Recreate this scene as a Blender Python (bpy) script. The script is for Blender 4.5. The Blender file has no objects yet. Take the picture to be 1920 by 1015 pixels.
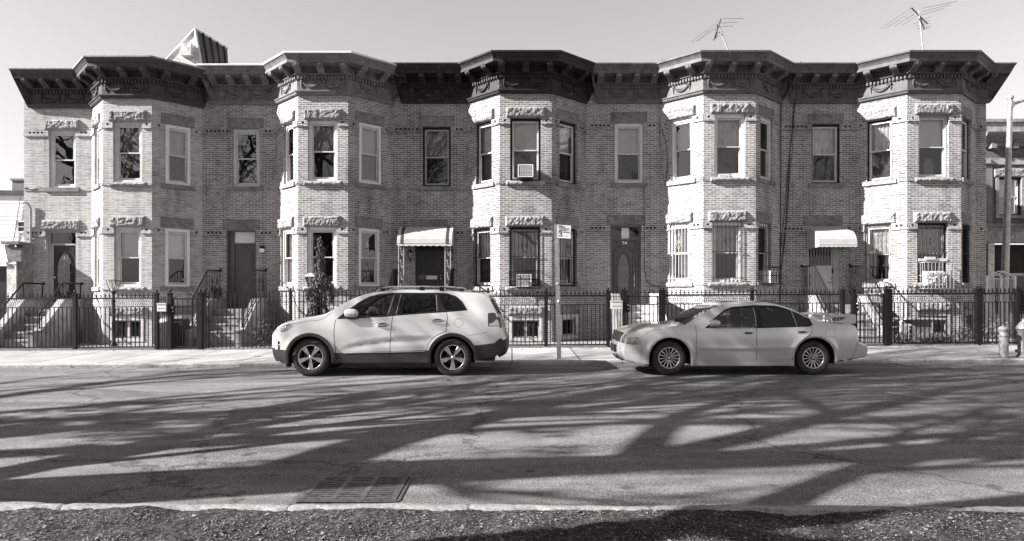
import bpy, bmesh, math, random
from mathutils import Vector, Matrix
from mathutils.geometry import delaunay_2d_cdt
R = math.radians
S = bpy.context.scene
COL = S.collection

# ------------------------------------------------------------------ camera
CAMH = 1.566
F = 1280.0
cam = bpy.data.cameras.new('camera'); camo = bpy.data.objects.new('camera', cam); COL.objects.link(camo)
camo.location = (0, 0, CAMH); camo.rotation_euler = (R(90), 0, 0)
cam.lens = 24; cam.sensor_width = 36; cam.shift_y = 42.5/1920; cam.clip_end = 2000; cam.clip_start = 0.05
S.camera = camo
# ------------------------------------------------------------------ light
SUN_EL, SUN_AZ = 30.5, 13.5
w = bpy.data.worlds.new("World"); S.world = w; w.use_nodes = True
nt = w.node_tree; nt.nodes.clear()
sky = nt.nodes.new('ShaderNodeTexSky'); sky.sky_type = 'NISHITA'; sky.sun_disc = False
sky.sun_elevation = R(SUN_EL); sky.sun_rotation = R(270-SUN_AZ); sky.altitude = 0; sky.air_density = 1.0; sky.dust_density = 0.3
bw = nt.nodes.new('ShaderNodeSeparateColor'); cb = nt.nodes.new('ShaderNodeCombineColor')
mu = nt.nodes.new('ShaderNodeMath'); mu.operation = 'MULTIPLY'; mu.inputs[1].default_value = 0.978; mg = nt.nodes.new('ShaderNodeMath'); mg.operation = 'MULTIPLY'; mg.inputs[1].default_value = 0.988
bg = nt.nodes.new('ShaderNodeBackground'); bg.inputs['Strength'].default_value = 0.05
wo = nt.nodes.new('ShaderNodeOutputWorld')
nt.links.new(sky.outputs[0], bw.inputs[0]); nt.links.new(bw.outputs[2], cb.inputs[0]); nt.links.new(bw.outputs[2], mg.inputs[0]); nt.links.new(mg.outputs[0], cb.inputs[1])
nt.links.new(bw.outputs[2], mu.inputs[0]); nt.links.new(mu.outputs[0], cb.inputs[2])
nt.links.new(cb.outputs[0], bg.inputs[0]); nt.links.new(bg.outputs[0], wo.inputs[0])
sl = bpy.data.lights.new('sun', 'SUN'); sl.energy = 5.0; sl.angle = R(0.53); sl.color = (1, .985, .97)
so = bpy.data.objects.new('sun', sl); COL.objects.link(so)
sd = Vector((-math.cos(R(SUN_EL))*math.cos(R(SUN_AZ)), -math.cos(R(SUN_EL))*math.sin(R(SUN_AZ)), math.sin(R(SUN_EL))))
so.rotation_euler = sd.to_track_quat('Z', 'Y').to_euler(); so.location = (-30, -10, 30)
S.view_settings.view_transform = 'Standard'; S.view_settings.look = 'None'
S.view_settings.gamma = 1; S.view_settings.use_curve_mapping = False
S.view_settings.exposure = 1.70

# ------------------------------------------------------------------ helpers
def gz(x): return 0.0055*x
def X(px, D): return (px-960)*D/F
def Z(py, D): return CAMH+(550-py)*D/F

def V3(a): return Vector(a)
class MB:
    def __init__(s): s.v = []; s.f = []; s.m = []; s.uv = []; s.sm = []
    def face(s, pts, mi=0, uv=None, smooth=False):
        b = len(s.v); s.v += [tuple(p) for p in pts]; s.f.append(list(range(b, b+len(pts)))); s.m.append(mi); s.uv.append(uv); s.sm.append(smooth)
    def grid(s, rows, mi=0, smooth=True, closed=False):
        b = len(s.v); n = len(rows[0])
        for r in rows: s.v += [tuple(p) for p in r]
        for i in range(len(rows)-1):
            for j in range(n if closed else n-1):
                j2 = (j+1) % n
                s.f.append([b+i*n+j, b+i*n+j2, b+(i+1)*n+j2, b+(i+1)*n+j]); s.m.append(mi); s.uv.append(None); s.sm.append(smooth)
    def box(s, x0, x1, y0, y1, z0, z1, mi=0, M=None):
        c = [(x, y, z) for x in (x0, x1) for y in (y0, y1) for z in (z0, z1)]
        if M: c = [tuple(M @ Vector(p)) for p in c]
        b = len(s.v); s.v += c
        for f in ((0,1,3,2),(4,6,7,5),(0,4,5,1),(2,3,7,6),(0,2,6,4),(1,5,7,3)):
            s.f.append([b+i for i in f]); s.m.append(mi); s.uv.append(None); s.sm.append(False)
    def tube(s, pts, r, n=6, mi=0, cap=True, smooth=True):
        pts = [Vector(p) for p in pts]; rr = r if isinstance(r, (list, tuple)) else [r]*len(pts)
        rows = []; up0 = None
        for i, p in enumerate(pts):
            d = (pts[min(i+1, len(pts)-1)]-pts[max(i-1, 0)])
            if d.length < 1e-9: d = Vector((0, 0, 1))
            d.normalize()
            if up0 is None: up0 = Vector((0, 0, 1)) if abs(d.z) < .9 else Vector((1, 0, 0))
            a = d.cross(up0)
            if a.length < 1e-4: a = d.cross(Vector((1, 0.3, 0)))
            a.normalize(); b_ = a.cross(d); up0 = b_ if b_.length > 0 else up0
            rows.append([p+(a*math.cos(2*math.pi*k/n)+b_*math.sin(2*math.pi*k/n))*rr[i] for k in range(n)])
        s.grid(rows, mi, smooth, True)
        if cap:
            s.face(rows[0], mi); s.face(rows[-1][::-1], mi)
    def lathe(s, c, prof, n=16, mi=0, axis='Z', smooth=True, cap=True):
        rows = []
        for r, h in prof:
            row = []
            for k in range(n):
                a = 2*math.pi*k/n; q = (r*math.cos(a), r*math.sin(a))
                if axis == 'Z': p = (c[0]+q[0], c[1]+q[1], c[2]+h)
                elif axis == 'Y': p = (c[0]+q[0], c[1]+h, c[2]+q[1])
                else: p = (c[0]+h, c[1]+q[0], c[2]+q[1])
                row.append(p)
            rows.append(row)
        s.grid(rows, mi, smooth, True)
        if cap:
            if prof[0][0] > 1e-3: s.face(rows[0], mi)
            if prof[-1][0] > 1e-3: s.face(rows[-1], mi)
    def prism(s, poly, fn, a, b, mi=0):
        """poly list of 2D pts; fn(p2, h)->3D ; extruded from h=a to h=b"""
        A = [fn(p, a) for p in poly]; B = [fn(p, b) for p in poly]
        s.face(A, mi); s.face(B[::-1], mi)
        for i in range(len(poly)):
            j = (i+1) % len(poly); s.face([A[i], A[j], B[j], B[i]], mi)
    def build(s, name, mats, parent=None, loc=None, recalc=False, weld=False):
        me = bpy.data.meshes.new(name); me.from_pydata(s.v, [], s.f)
        if not isinstance(mats, (list, tuple)): mats = [mats]
        for m in mats: me.materials.append(m)
        me.polygons.foreach_set('material_index', s.m); me.polygons.foreach_set('use_smooth', s.sm)
        if any(u is not None for u in s.uv):
            ul = me.uv_layers.new(name='UVMap'); k = 0
            for i, f in enumerate(s.f):
                for j in range(len(f)):
                    if s.uv[i] is not None: ul.data[k].uv = s.uv[i][j]
                    k += 1
        me.update()
        if recalc or weld:
            bm = bmesh.new(); bm.from_mesh(me)
            if weld: bmesh.ops.remove_doubles(bm, verts=bm.verts, dist=1e-4)
            if recalc: bmesh.ops.recalc_face_normals(bm, faces=bm.faces)
            bm.to_mesh(me); bm.free()
        o = bpy.data.objects.new(name, me); COL.objects.link(o)
        if loc is not None and parent is None:
            me.transform(Matrix.Translation(-Vector(loc))); o.location = loc
        if parent is not None:
            o.parent = parent
            wl = world_loc(parent)
            me.transform(Matrix.Translation(-wl))
        return o
def world_loc(o):
    v = Vector((0, 0, 0))
    while o is not None: v = v+o.location; o = o.parent
    return v
def tag(o, label=None, cat=None, group=None, kind=None):
    if label: o['label'] = label
    if cat: o['category'] = cat
    if group: o['group'] = group
    if kind: o['kind'] = kind
    return o
def thing(name, label, cat, loc=(0, 0, 0), group=None):
    o = bpy.data.objects.new(name, None); o.empty_display_size = .2; COL.objects.link(o); o.location = loc
    return tag(o, label, cat, group)
def copy_tree(o, parent=None):
    c = o.copy(); COL.objects.link(c); c.parent = parent
    for ch in [q for q in bpy.data.objects if q.parent == o]: copy_tree(ch, c)
    return c

# ------------------------------------------------------------------ materials
def G(v): return (v, v*.972, v*.945, 1)
def N(v): return (v, v, v, 1)
def out(n, c, b):
    n.links.new(mixc(n, c, (1, .972, .945, 1), 1.0, 'MULTIPLY'), b.inputs['Base Color'])
def newmat(name):
    m = bpy.data.materials.new(name); m.use_nodes = True; n = m.node_tree
    return m, n, n.nodes['Principled BSDF']
def nd(n, t, **k):
    x = n.nodes.new(t)
    for a, b in k.items(): setattr(x, a, b)
    return x
def ramp(n, fac, stops):
    r = nd(n, 'ShaderNodeValToRGB')
    while len(r.color_ramp.elements) > 1: r.color_ramp.elements.remove(r.color_ramp.elements[0])
    r.color_ramp.elements[0].position = stops[0][0]; r.color_ramp.elements[0].color = N(stops[0][1])
    for p, v in stops[1:]:
        e = r.color_ramp.elements.new(p); e.color = N(v)
    n.links.new(fac, r.inputs[0]); return r
def noise(n, vec, scale, detail=4, rough=.55, dim='3D'):
    x = nd(n, 'ShaderNodeTexNoise'); x.inputs['Scale'].default_value = scale; x.inputs['Detail'].default_value = detail
    x.inputs['Roughness'].default_value = rough
    if vec is not None: n.links.new(vec, x.inputs['Vector'])
    return x
def mapping(n, vec, sc=(1, 1, 1)):
    m = nd(n, 'ShaderNodeMapping'); m.inputs['Scale'].default_value = sc; n.links.new(vec, m.inputs['Vector']); return m.outputs[0]
def mixc(n, a, b, fac, mode='MIX'):
    m = nd(n, 'ShaderNodeMix', data_type='RGBA', blend_type=mode)
    for s_, val in ((6, a), (7, b)):
        if hasattr(val, 'links') or hasattr(val, 'is_linked'): n.links.new(val, m.inputs[s_])
        else: m.inputs[s_].default_value = val
    if hasattr(fac, 'is_linked'): n.links.new(fac, m.inputs[0])
    else: m.inputs[0].default_value = fac
    return m.outputs[2]
def bump(n, h, strength, dist, bs):
    b = nd(n, 'ShaderNodeBump'); b.inputs['Strength'].default_value = strength; b.inputs['Distance'].default_value = dist
    n.links.new(h, b.inputs['Height']); n.links.new(b.outputs[0], bs.inputs['Normal']); return b
def paint(name, v, rough=.55, metal=0, var=.25, scale=3, coat=0, bmp=0, spec=.5, fine=0):
    m, n, b = newmat(name); tc = nd(n, 'ShaderNodeTexCoord').outputs['Object']
    if var:
        no = noise(n, tc, scale, 6, .62)
        r = ramp(n, no.outputs[0], [(.3, v*(1-var)), (.7, min(v*(1+var), .95))]); c = r.outputs[0]
        if fine:
            n2 = noise(n, tc, 45, 3); r2 = ramp(n, n2.outputs[0], [(.35, 1-fine), (.65, 1)]); c = mixc(n, c, r2.outputs[0], 1.0, 'MULTIPLY')
        out(n, c, b)
        if bmp: bump(n, no.outputs[0], bmp, .02, b)
    else: b.inputs['Base Color'].default_value = G(v)
    b.inputs['Roughness'].default_value = rough; b.inputs['Metallic'].default_value = metal
    b.inputs['Coat Weight'].default_value = coat; b.inputs['Coat Roughness'].default_value = .04
    b.inputs['Specular IOR Level'].default_value = spec
    return m

def brick_mat(name, c1, c2, mort, row=.0625, wid=.205, stain=.45):
    m, n, b = newmat(name); uv = nd(n, 'ShaderNodeTexCoord').outputs['UV']; ob = nd(n, 'ShaderNodeTexCoord').outputs['Object']
    br = nd(n, 'ShaderNodeTexBrick'); n.links.new(uv, br.inputs['Vector'])
    br.inputs['Scale'].default_value = 1; br.inputs['Brick Width'].default_value = wid; br.inputs['Row Height'].default_value = row
    br.inputs['Mortar Size'].default_value = .0085; br.inputs['Mortar Smooth'].default_value = .15; br.inputs['Bias'].default_value = -.1
    br.inputs['Color1'].default_value = N(c1); br.inputs['Color2'].default_value = N(c2); br.inputs['Mortar'].default_value = N(mort)
    # second per-brick tone variation : stretched noise sampled coarsely
    nb = noise(n, mapping(n, uv, (1, 3.2, 1)), 5.2, 2, .5); r1 = ramp(n, nb.outputs[0], [(.3, .74), (.52, 1.0), (.7, 1.08)])
    c = mixc(n, br.outputs['Color'], r1.outputs[0], 1.0, 'MULTIPLY')
    n1 = noise(n, mapping(n, ob, (1, 1, .45)), 1.1, 7, .65); r2 = ramp(n, n1.outputs[0], [(.3, 1-stain), (.5, .95), (.72, 1.08)])
    c = mixc(n, c, r2.outputs[0], 1.0, 'MULTIPLY')
    n5 = noise(n, mapping(n, ob, (3.5, 3.5, .22)), 1.3, 5, .6); r5 = ramp(n, n5.outputs[0], [(.30, .72), (.46, 1.0), (.7, 1.06)])
    c = mixc(n, c, r5.outputs[0], 1.0, 'MULTIPLY')
    n2 = noise(n, ob, 26, 4, .7); r3 = ramp(n, n2.outputs[0], [(.3, .88), (.65, 1.04)])
    c = mixc(n, c, r3.outputs[0], 1.0, 'MULTIPLY')
    out(n, c, b); b.inputs['Roughness'].default_value = .9; b.inputs['Specular IOR Level'].default_value = .2
    inv = nd(n, 'ShaderNodeMath', operation='SUBTRACT'); inv.inputs[0].default_value = 1; n.links.new(br.outputs['Fac'], inv.inputs[1])
    ad = nd(n, 'ShaderNodeMath', operation='ADD'); n.links.new(inv.outputs[0], ad.inputs[0])
    mm = nd(n, 'ShaderNodeMath', operation='MULTIPLY'); mm.inputs[1].default_value = .5; n.links.new(n2.outputs[0], mm.inputs[0]); n.links.new(mm.outputs[0], ad.inputs[1])
    bump(n, ad.outputs[0], .6, .006, b)
    return m
M = {}
for k_, (a_, b_, c_, s_) in dict(brick2=(.32, .17, .62, .42), brick3=(.28, .145, .56, .55), brick4=(.35, .185, .66, .42), brick5=(.30, .15, .62, .5)).items(): M[k_] = brick_mat('tan_'+k_, a_, b_, c_, stain=s_)
M['brick_pale'] = brick_mat('pale_roman_brick', .44, .30, .58, row=.05, wid=.3, stain=.4)
M['brick_dark'] = brick_mat('dark_brick', .12, .07, .22)
def stone_mat(name, v, bm=.5, sc=9):
    m, n, b = newmat(name); ob = nd(n, 'ShaderNodeTexCoord').outputs['Object']
    a = noise(n, ob, sc, 8, .7); r = ramp(n, a.outputs[0], [(.28, v*.5), (.5, v), (.72, v*1.3)])
    a2 = noise(n, ob, 1.6, 5, .6); r2 = ramp(n, a2.outputs[0], [(.3, .6), (.6, 1.05)])
    c = mixc(n, r.outputs[0], r2.outputs[0], 1.0, 'MULTIPLY'); out(n, c, b)
    b.inputs['Roughness'].default_value = .92; b.inputs['Specular IOR Level'].default_value = .12; bump(n, a.outputs[0], bm, .012, b); return m
M['stone'] = stone_mat('brownstone', .30)
M['stone_dark'] = stone_mat('weathered_shaded_brownstone', .22)  # doubles as the shaded copy of brownstone on lintels and sills
M['cement'] = stone_mat('cement_render', .34, .3, 5)
M['cement_white'] = stone_mat('whitewashed_cement', .62, .3, 6)
for k, v in (('corn1', .065), ('corn2', .19), ('corn3', .026), ('corn4', .14), ('corn5', .11)):
    M[k] = paint('cornice_paint_'+k[-1], v, .6, var=.35, scale=5, fine=.25, spec=.28)
M['cap'] = paint('flashing_metal', .28, .45, var=.3, scale=8)
M['white'] = paint('white_window_paint', .72, .45, var=.08, scale=2)
M['offwhite'] = paint('aged_white_paint', .55, .5, var=.15, scale=3)
M['greyp'] = paint('grey_window_paint', .34, .5, var=.15)
M['black'] = paint('black_trim_paint', .010, .5, var=.3, spec=.25)
M['iron'] = paint('black_iron', .010, .5, var=.4, scale=12, spec=.22)
M['rusty'] = paint('weathered_iron', .035, .6, var=.5, scale=9)
M['slot'] = paint('recess_shade', .012, .95, var=0)  # near-black colour stands in for the shade inside recesses and openings
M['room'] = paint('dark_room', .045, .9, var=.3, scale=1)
M['blind'] = paint('light_blind', .78, .85, var=.08, scale=2)
M['blind2'] = paint('grey_blind', .42, .85, var=.12, scale=2)
M['drape'] = paint('dark_drape', .10, .9, var=.3, scale=3)
M['lace'] = paint('pale_curtain', .75, .9, var=.15, scale=6)
def glass_mat(name, tint, refl=.10, rough=0.0, wav=.0):
    m, n, b = newmat(name); n.nodes.remove(b); out = n.nodes['Material Output']
    t = nd(n, 'ShaderNodeBsdfTransparent'); t.inputs[0].default_value = (tint, tint, tint, 1)
    g = nd(n, 'ShaderNodeBsdfGlossy'); g.inputs['Roughness'].default_value = rough; g.inputs[0].default_value = (1, 1, 1, 1)
    fr = nd(n, 'ShaderNodeFresnel'); fr.inputs[0].default_value = 1.5
    ma = nd(n, 'ShaderNodeMath', operation='ADD'); ma.inputs[1].default_value = refl; ma.use_clamp = True
    mx = nd(n, 'ShaderNodeMixShader'); n.links.new(fr.outputs[0], ma.inputs[0]); n.links.new(ma.outputs[0], mx.inputs[0])
    n.links.new(t.outputs[0], mx.inputs[1]); n.links.new(g.outputs[0], mx.inputs[2]); n.links.new(mx.outputs[0], out.inputs['Surface'])
    if wav:
        ob = nd(n, 'ShaderNodeTexCoord').outputs['Object']; no = noise(n, ob, 2.2, 2)
        bp = nd(n, 'ShaderNodeBump'); bp.inputs['Strength'].default_value = wav; bp.inputs['Distance'].default_value = .03
        n.links.new(no.outputs[0], bp.inputs['Height']); n.links.new(bp.outputs[0], g.inputs['Normal']); n.links.new(bp.outputs[0], fr.inputs['Normal'])
    return m
M['glass'] = glass_mat('window_glass', .88, .05, 0, .04)
M['glass_sky'] = glass_mat('reflecting_glass', .75, .10, 0, .03)
M['glass_dark'] = glass_mat('screened_glass', .48, .03, .02, .04)
M['glass_car'] = glass_mat('car_glass', .62, .03)
M['glass_tint'] = glass_mat('tinted_car_glass', .16, .02)
M['lens'] = glass_mat('lamp_lens', .85, .06)

def asphalt():
    m, n, b = newmat('asphalt'); ob = nd(n, 'ShaderNodeTexCoord').outputs['Object']
    a = noise(n, ob, 95, 3, .75); r = ramp(n, a.outputs[0], [(.30, .035), (.5, .19), (.70, .52)])
    v = nd(n, 'ShaderNodeTexVoronoi'); v.inputs['Scale'].default_value = 120; n.links.new(ob, v.inputs['Vector'])
    rv = ramp(n, v.outputs['Distance'], [(.0, 1.25), (.35, .9), (.7, .7)])
    c = mixc(n, r.outputs[0], rv.outputs[0], 1.0, 'MULTIPLY')
    a2 = noise(n, mapping(n, ob, (.22, 1.3, 1)), 1.3, 7, .6); r2 = ramp(n, a2.outputs[0], [(.3, .6), (.5, .95), (.7, 1.25)])
    c = mixc(n, c, r2.outputs[0], 1.0, 'MULTIPLY')
    a3 = noise(n, ob, 6, 4, .7); r3 = ramp(n, a3.outputs[0], [(.25, .78), (.6, 1.04)])
    c = mixc(n, c, r3.outputs[0], 1.0, 'MULTIPLY')
    # hairline cracks
    cr = nd(n, 'ShaderNodeTexVoronoi', feature='DISTANCE_TO_EDGE'); cr.inputs['Scale'].default_value = .24
    wv = noise(n, ob, 1.7, 6, .7); mv = nd(n, 'ShaderNodeVectorMath', operation='ADD'); sc = nd(n, 'ShaderNodeVectorMath', operation='SCALE'); sc.inputs['Scale'].default_value = .9
    n.links.new(wv.outputs['Color'], sc.inputs[0]); n.links.new(sc.outputs[0], mv.inputs[0]); n.links.new(ob, mv.inputs[1]); n.links.new(mv.outputs[0], cr.inputs['Vector'])
    rc = ramp(n, cr.outputs['Distance'], [(.0, .3), (.004, .5), (.009, 1.0)])
    c = mixc(n, c, rc.outputs[0], .75, 'MULTIPLY')
    # oil spots
    sp = noise(n, ob, 2.6, 2, .4); rs = ramp(n, sp.outputs[0], [(.69, 1.0), (.74, .45)])
    c = mixc(n, c, rs.outputs[0], .8, 'MULTIPLY')
    out(n, c, b); b.inputs['Roughness'].default_value = .95; b.inputs['Specular IOR Level'].default_value = .08
    bump(n, a.outputs[0], .8, .006, b); return m
M['asphalt'] = asphalt()
def walk():
    m, n, b = newmat('sidewalk_concrete'); ob = nd(n, 'ShaderNodeTexCoord').outputs['Object']
    br = nd(n, 'ShaderNodeTexBrick'); n.links.new(ob, br.inputs['Vector']); br.offset = 0
    br.inputs['Scale'].default_value = 1; br.inputs['Brick Width'].default_value = 1.52; br.inputs['Row Height'].default_value = 1.5
    br.inputs['Mortar Size'].default_value = .015; br.inputs['Color1'].default_value = N(.40); br.inputs['Color2'].default_value = N(.31); br.inputs['Mortar'].default_value = N(.05)
    a = noise(n, ob, 1.2, 8, .65); r = ramp(n, a.outputs[0], [(.3, .72), (.65, 1.1)])
    c = mixc(n, br.outputs['Color'], r.outputs[0], 1, 'MULTIPLY')
    a2 = noise(n, ob, 60, 3, .7); r2 = ramp(n, a2.outputs[0], [(.3, .8), (.7, 1.1)]); c = mixc(n, c, r2.outputs[0], 1, 'MULTIPLY')
    sp = noise(n, ob, 7, 2, .4); rs = ramp(n, sp.outputs[0], [(.70, 1.0), (.73, .5)]); c = mixc(n, c, rs.outputs[0], .7, 'MULTIPLY')
    out(n, c, b); b.inputs['Roughness'].default_value = .9; b.inputs['Specular IOR Level'].default_value = .1; bump(n, a2.outputs[0], .3, .004, b); return m
M['walk'] = walk()
M['yard'] = stone_mat('yard_concrete', .26, .3, 3)
M['kerb'] = stone_mat('kerb_stone', .36, .6, 14)
M['kerb_near'] = stone_mat('kerb_granite', .28, 1, 30)
def dirt():
    m, n, b = newmat('dirt'); ob = nd(n, 'ShaderNodeTexCoord').outputs['Object']
    a = noise(n, ob, 42, 5, .75); r = ramp(n, a.outputs[0], [(.3, .01), (.5, .042), (.66, .13), (.75, .30)])
    a2 = noise(n, ob, 2.5, 5, .6); r2 = ramp(n, a2.outputs[0], [(.3, .55), (.65, 1.25)])
    c = mixc(n, r.outputs[0], r2.outputs[0], 1, 'MULTIPLY'); out(n, c, b)
    b.inputs['Roughness'].default_value = .95; b.inputs['Specular IOR Level'].default_value = .06; bump(n, a.outputs[0], .9, .012, b); return m
M['dirt'] = dirt()
M['litter'] = paint('dry_leaf', .15, .9, var=.9, scale=60, spec=.15)
M['pebble'] = paint('pebble', .24, .85, var=.7, scale=40)
M['bark'] = stone_mat('bark', .09, 1, 14)
M['leafdark'] = paint('conifer_foliage', .10, .8, var=.7, scale=16, spec=.2)
M['leafdry'] = paint('winter_foliage', .12, .8, var=.6, scale=12)
M['suv'] = paint('pearl_car_paint', .60, .22, .25, var=.0, coat=1)
M['silver'] = paint('silver_car_paint', .56, .25, .4, var=.0, coat=.9)
M['clad'] = paint('dark_plastic_cladding', .032, .55, var=.1, spec=.35)
M['rubber'] = paint('tyre_rubber', .022, .75, var=.25, scale=20)
M['blackgap'] = paint('black_gap', .004, .9, var=0)
M['alloy'] = paint('alloy', .62, .28, .85, var=0)
M['chrome'] = paint('chrome', .75, .1, 1, var=0)
M['darkmetal'] = paint('dark_metal', .03, .5, .5, var=0)
M['seat'] = paint('seat_fabric', .12, .9, var=.2)
M['redlens'] = paint('tail_lens', .035, .12, 0, var=0, coat=1)
M['reflector'] = paint('lamp_reflector', .42, .18, .85, var=.7, scale=22)
M['galv'] = paint('galvanised_steel', .38, .42, .6, var=.3, scale=6)
M['sign'] = paint('sign_white', .55, .4, var=.08, scale=10)
M['ink'] = paint('sign_ink', .07, .5, var=0)
M['awn'] = paint('white_aluminium', .43, .38, var=.1, scale=4)
M['stripe'] = paint('awning_stripe', .04, .5, var=.2)
M['wood'] = None
def wood():
    m, n, b = newmat('door_wood'); ob = nd(n, 'ShaderNodeTexCoord').outputs['Object']
    a = noise(n, mapping(n, ob, (9, 9, 1)), 4, 6, .6); r = ramp(n, a.outputs[0], [(.3, .055), (.7, .14)])
    out(n, r.outputs[0], b); b.inputs['Roughness'].default_value = .35; bump(n, a.outputs[0], .2, .01, b); return m
M['wood'] = wood()
M['doorgrey'] = paint('grey_door_paint', .085, .4, var=.1)
M['doorblack'] = paint('black_door_paint', .012, .35, var=.2)
M['doorwhite'] = paint('white_steel_door', .50, .45, var=.1)
M['stucco'] = stone_mat('white_stucco', .72, .8, 10)

def peel():
    m = M['corn3']; n = m.node_tree; b = n.nodes['Principled BSDF']; ob = nd(n, 'ShaderNodeTexCoord').outputs['Object']
    a = noise(n, mapping(n, ob, (1, 1, 2)), 7, 8, .75); r = ramp(n, a.outputs[0], [(.60, .018), (.66, .30)]); l = [k for k in n.links if k.to_socket == b.inputs['Base Color']][0].from_socket
    b2 = ramp(n, a.outputs[0], [(.62, 0), (.65, 1)]); out(n, mixc(n, l, r.outputs[0], b2.outputs[0]), b)
peel()
M['siding'] = paint('clapboard_paint', .62, .6, var=.12, scale=3)
M['tar'] = paint('roof_tar', .05, .9, var=.4)
M['seam'] = paint('standing_seam_metal', .07, .8, 0, var=.35, scale=4)
M['seamline'] = paint('seam_tar', .012, .9, var=0)
M['globe'] = paint('frosted_globe', .8, .3, var=0)
M['binp'] = paint('bin_plastic', .42, .5, var=.15)
M['castiron'] = paint('cast_iron', .085, .45, .3, var=.5, scale=14)
M['hydr'] = paint('hydrant_paint', .15, .45, var=.5, scale=12, bmp=.4)
M['bollard'] = paint('worn_bollard_paint', .24, .55, var=.6, scale=11, bmp=.3)
M['ac'] = paint('appliance_enamel', .66, .4, var=.1)
M['foil'] = paint('crumpled_plastic', .6, .25, .2, var=.3, scale=14)
M['cable'] = paint('cable_black', .008, .6, var=0)
# ------------------------------------------------------------------ ground
def sheet(name, x0, x1, y0, y1, z, mat, sub=1, kind='structure'):
    mb = MB(); n = sub
    for i in range(n):
        a, b = x0+(x1-x0)*i/n, x0+(x1-x0)*(i+1)/n
        mb.face([(a, y0, z+gz(a)), (b, y0, z+gz(b)), (b, y1, z+gz(b)), (a, y1, z+gz(a))])
    return tag(mb.build(name, mat), kind=kind)
KY = 14.85; FY = 18.0; DF = 21.06; DB = 20.0
road = sheet('road', -70, 70, 4.3, KY+.02, 0, M['asphalt'])
gm = MB(); gm.face([(-400, -400, -2.4), (400, -400, -2.4), (400, 400, 2.0), (-400, 400, 2.0)])
gm = MB(); gm.face([(-400, -400, -2.6), (400, -400, 1.9), (400, 400, 1.9), (-400, 400, -2.6)])
tag(gm.build('ground', M['dirt']), kind='structure')
sw = MB()
for a in range(-70, 70, 10):
    sw.face([(a, KY+.16, .074+gz(a)), (a+10, KY+.16, .074+gz(a+10)), (a+10, FY, .125+gz(a+10)), (a, FY, .125+gz(a))])
tag(sw.build('sidewalk', M['walk']), kind='structure')
random.seed(4)
kb = MB(); x = -60
while x < 60:
    L = 2.4; j = random.uniform(-.006, .006); g0, g1 = gz(x), gz(x+L)
    def kz(z, g): return z+g
    y0 = KY+j; y1 = KY+.158; zt = .076+random.uniform(-.004, .004)
    xa, xb = x+.006, x+L-.006
    if not (10.3 < x < 11.5 and False):
        A = [(xa, y0, -.1+g0), (xb, y0, -.1+g1), (xb, y0, zt-.02+g1), (xa, y0, zt-.02+g0)]
        kb.face(A); kb.face([(xa, y0, zt-.02+g0), (xb, y0, zt-.02+g1), (xb, y0+.02, zt+g1), (xa, y0+.02, zt+g0)], smooth=False)
        kb.face([(xa, y0+.02, zt+g0), (xb, y0+.02, zt+g1), (xb, y1, zt+g1), (xa, y1, zt+g0)])
        kb.face([(xa, y0, -.1+g0), (xa, y0, zt-.02+g0), (xa, y0+.02, zt+g0), (xa, y1, zt+g0), (xa, y1, -.1+g0)])
        kb.face([(xb, y0, -.1+g1), (xb, y0, zt-.02+g1), (xb, y0+.02, zt+g1), (xb, y1, zt+g1), (xb, y1, -.1+g1)])
    x += L
tag(kb.build('far_kerb', M['kerb']), kind='structure')
yd = MB(); yd.face([(-70, FY, .124+gz(-70)), (70, FY, .124+gz(70)), (70, 60, .15+gz(70)), (-70, 60, .15+gz(-70))])
tag(yd.build('yard_paving', M['yard']), kind='structure')

# near kerb and dirt strip
from mathutils import noise as mn
nk = MB(); x = -30; random.seed(8)
def nky(x): return 4.76-.030*x+.02*mn.noise(Vector((x*.8, 1, 1)))
while x < 30:
    L = random.choice([1.25, 1.6, 2.1]) if abs(x) < 8 else 3
    rows = []; N = 40
    for i in range(N+1):
        xx = x+.003+(L-.006)*i/N; e = min(i, N-i); dr = .007 if e == 0 else 0
        yy = nky(xx); g = gz(xx); q = mn.fractal(Vector((xx*3, 0, 5)), 1, 2, 4)*.028; q2 = mn.fractal(Vector((xx*3.3, 3, 5)), 1, 2, 4)*.05
        q3 = mn.noise(Vector((xx*.9, 9, 1)))*.01
        rows.append([(xx, yy+q, -.08+g), (xx, yy+q, .075-dr+g+q3), (xx, yy-.018+q, .098-dr+g+q3), (xx, yy-.085+q2*.4, .102-dr+g+q3+q2*.2), (xx, yy-.12+q2, .095-dr+g+q3), (xx, yy-.14+q2, .03+g)])
    nk.grid(rows); nk.face(rows[0]); nk.face(rows[-1]); x += L
tag(nk.build('near_kerb', M['kerb_near'], recalc=True), kind='structure')
dm = MB(); xs = [-4.2+8.4*i/560 for i in range(561)]; ys = [3.3+1.42*j/95 for j in range(96)]
def dirtz(x, y):
    v = Vector((x*2.1, y*2.1, 0)); a = mn.fractal(v, 1, 2, 6)*.035; b = mn.noise(Vector((x*28, y*28, 2)))*.007+mn.noise(Vector((x*60, y*60, 7)))*.004
    edge = max(0, min(1, (nky(x)-.04-y)/.10)); return .095+a*edge+b*edge+gz(x)-(.02*(1-edge))
dm.grid([[(x, y, dirtz(x, y)) for x in xs] for y in ys])
tag(dm.build('dirt_strip', M['dirt']), kind='structure')
db = MB()
db.face([(-60, -60, .07+gz(-60)), (60, -60, .07+gz(60)), (60, 3.32, .07+gz(60)), (-60, 3.32, .07+gz(-60))])
db.face([(-60, 3.32, .07+gz(-60)), (-4.19, 3.32, .07+gz(-4.2)), (-4.19, 4.75, .07+gz(-4.2)), (-60, 5.8, .07+gz(-60))])
db.face([(4.19, 3.32, .07+gz(4.2)), (60, 3.32, .07+gz(60)), (60, 3.4, .07+gz(60)), (4.19, 4.5, .07+gz(4.2))])
tag(db.build('park_ground', M['dirt']), kind='structure')
random.seed(21)
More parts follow.
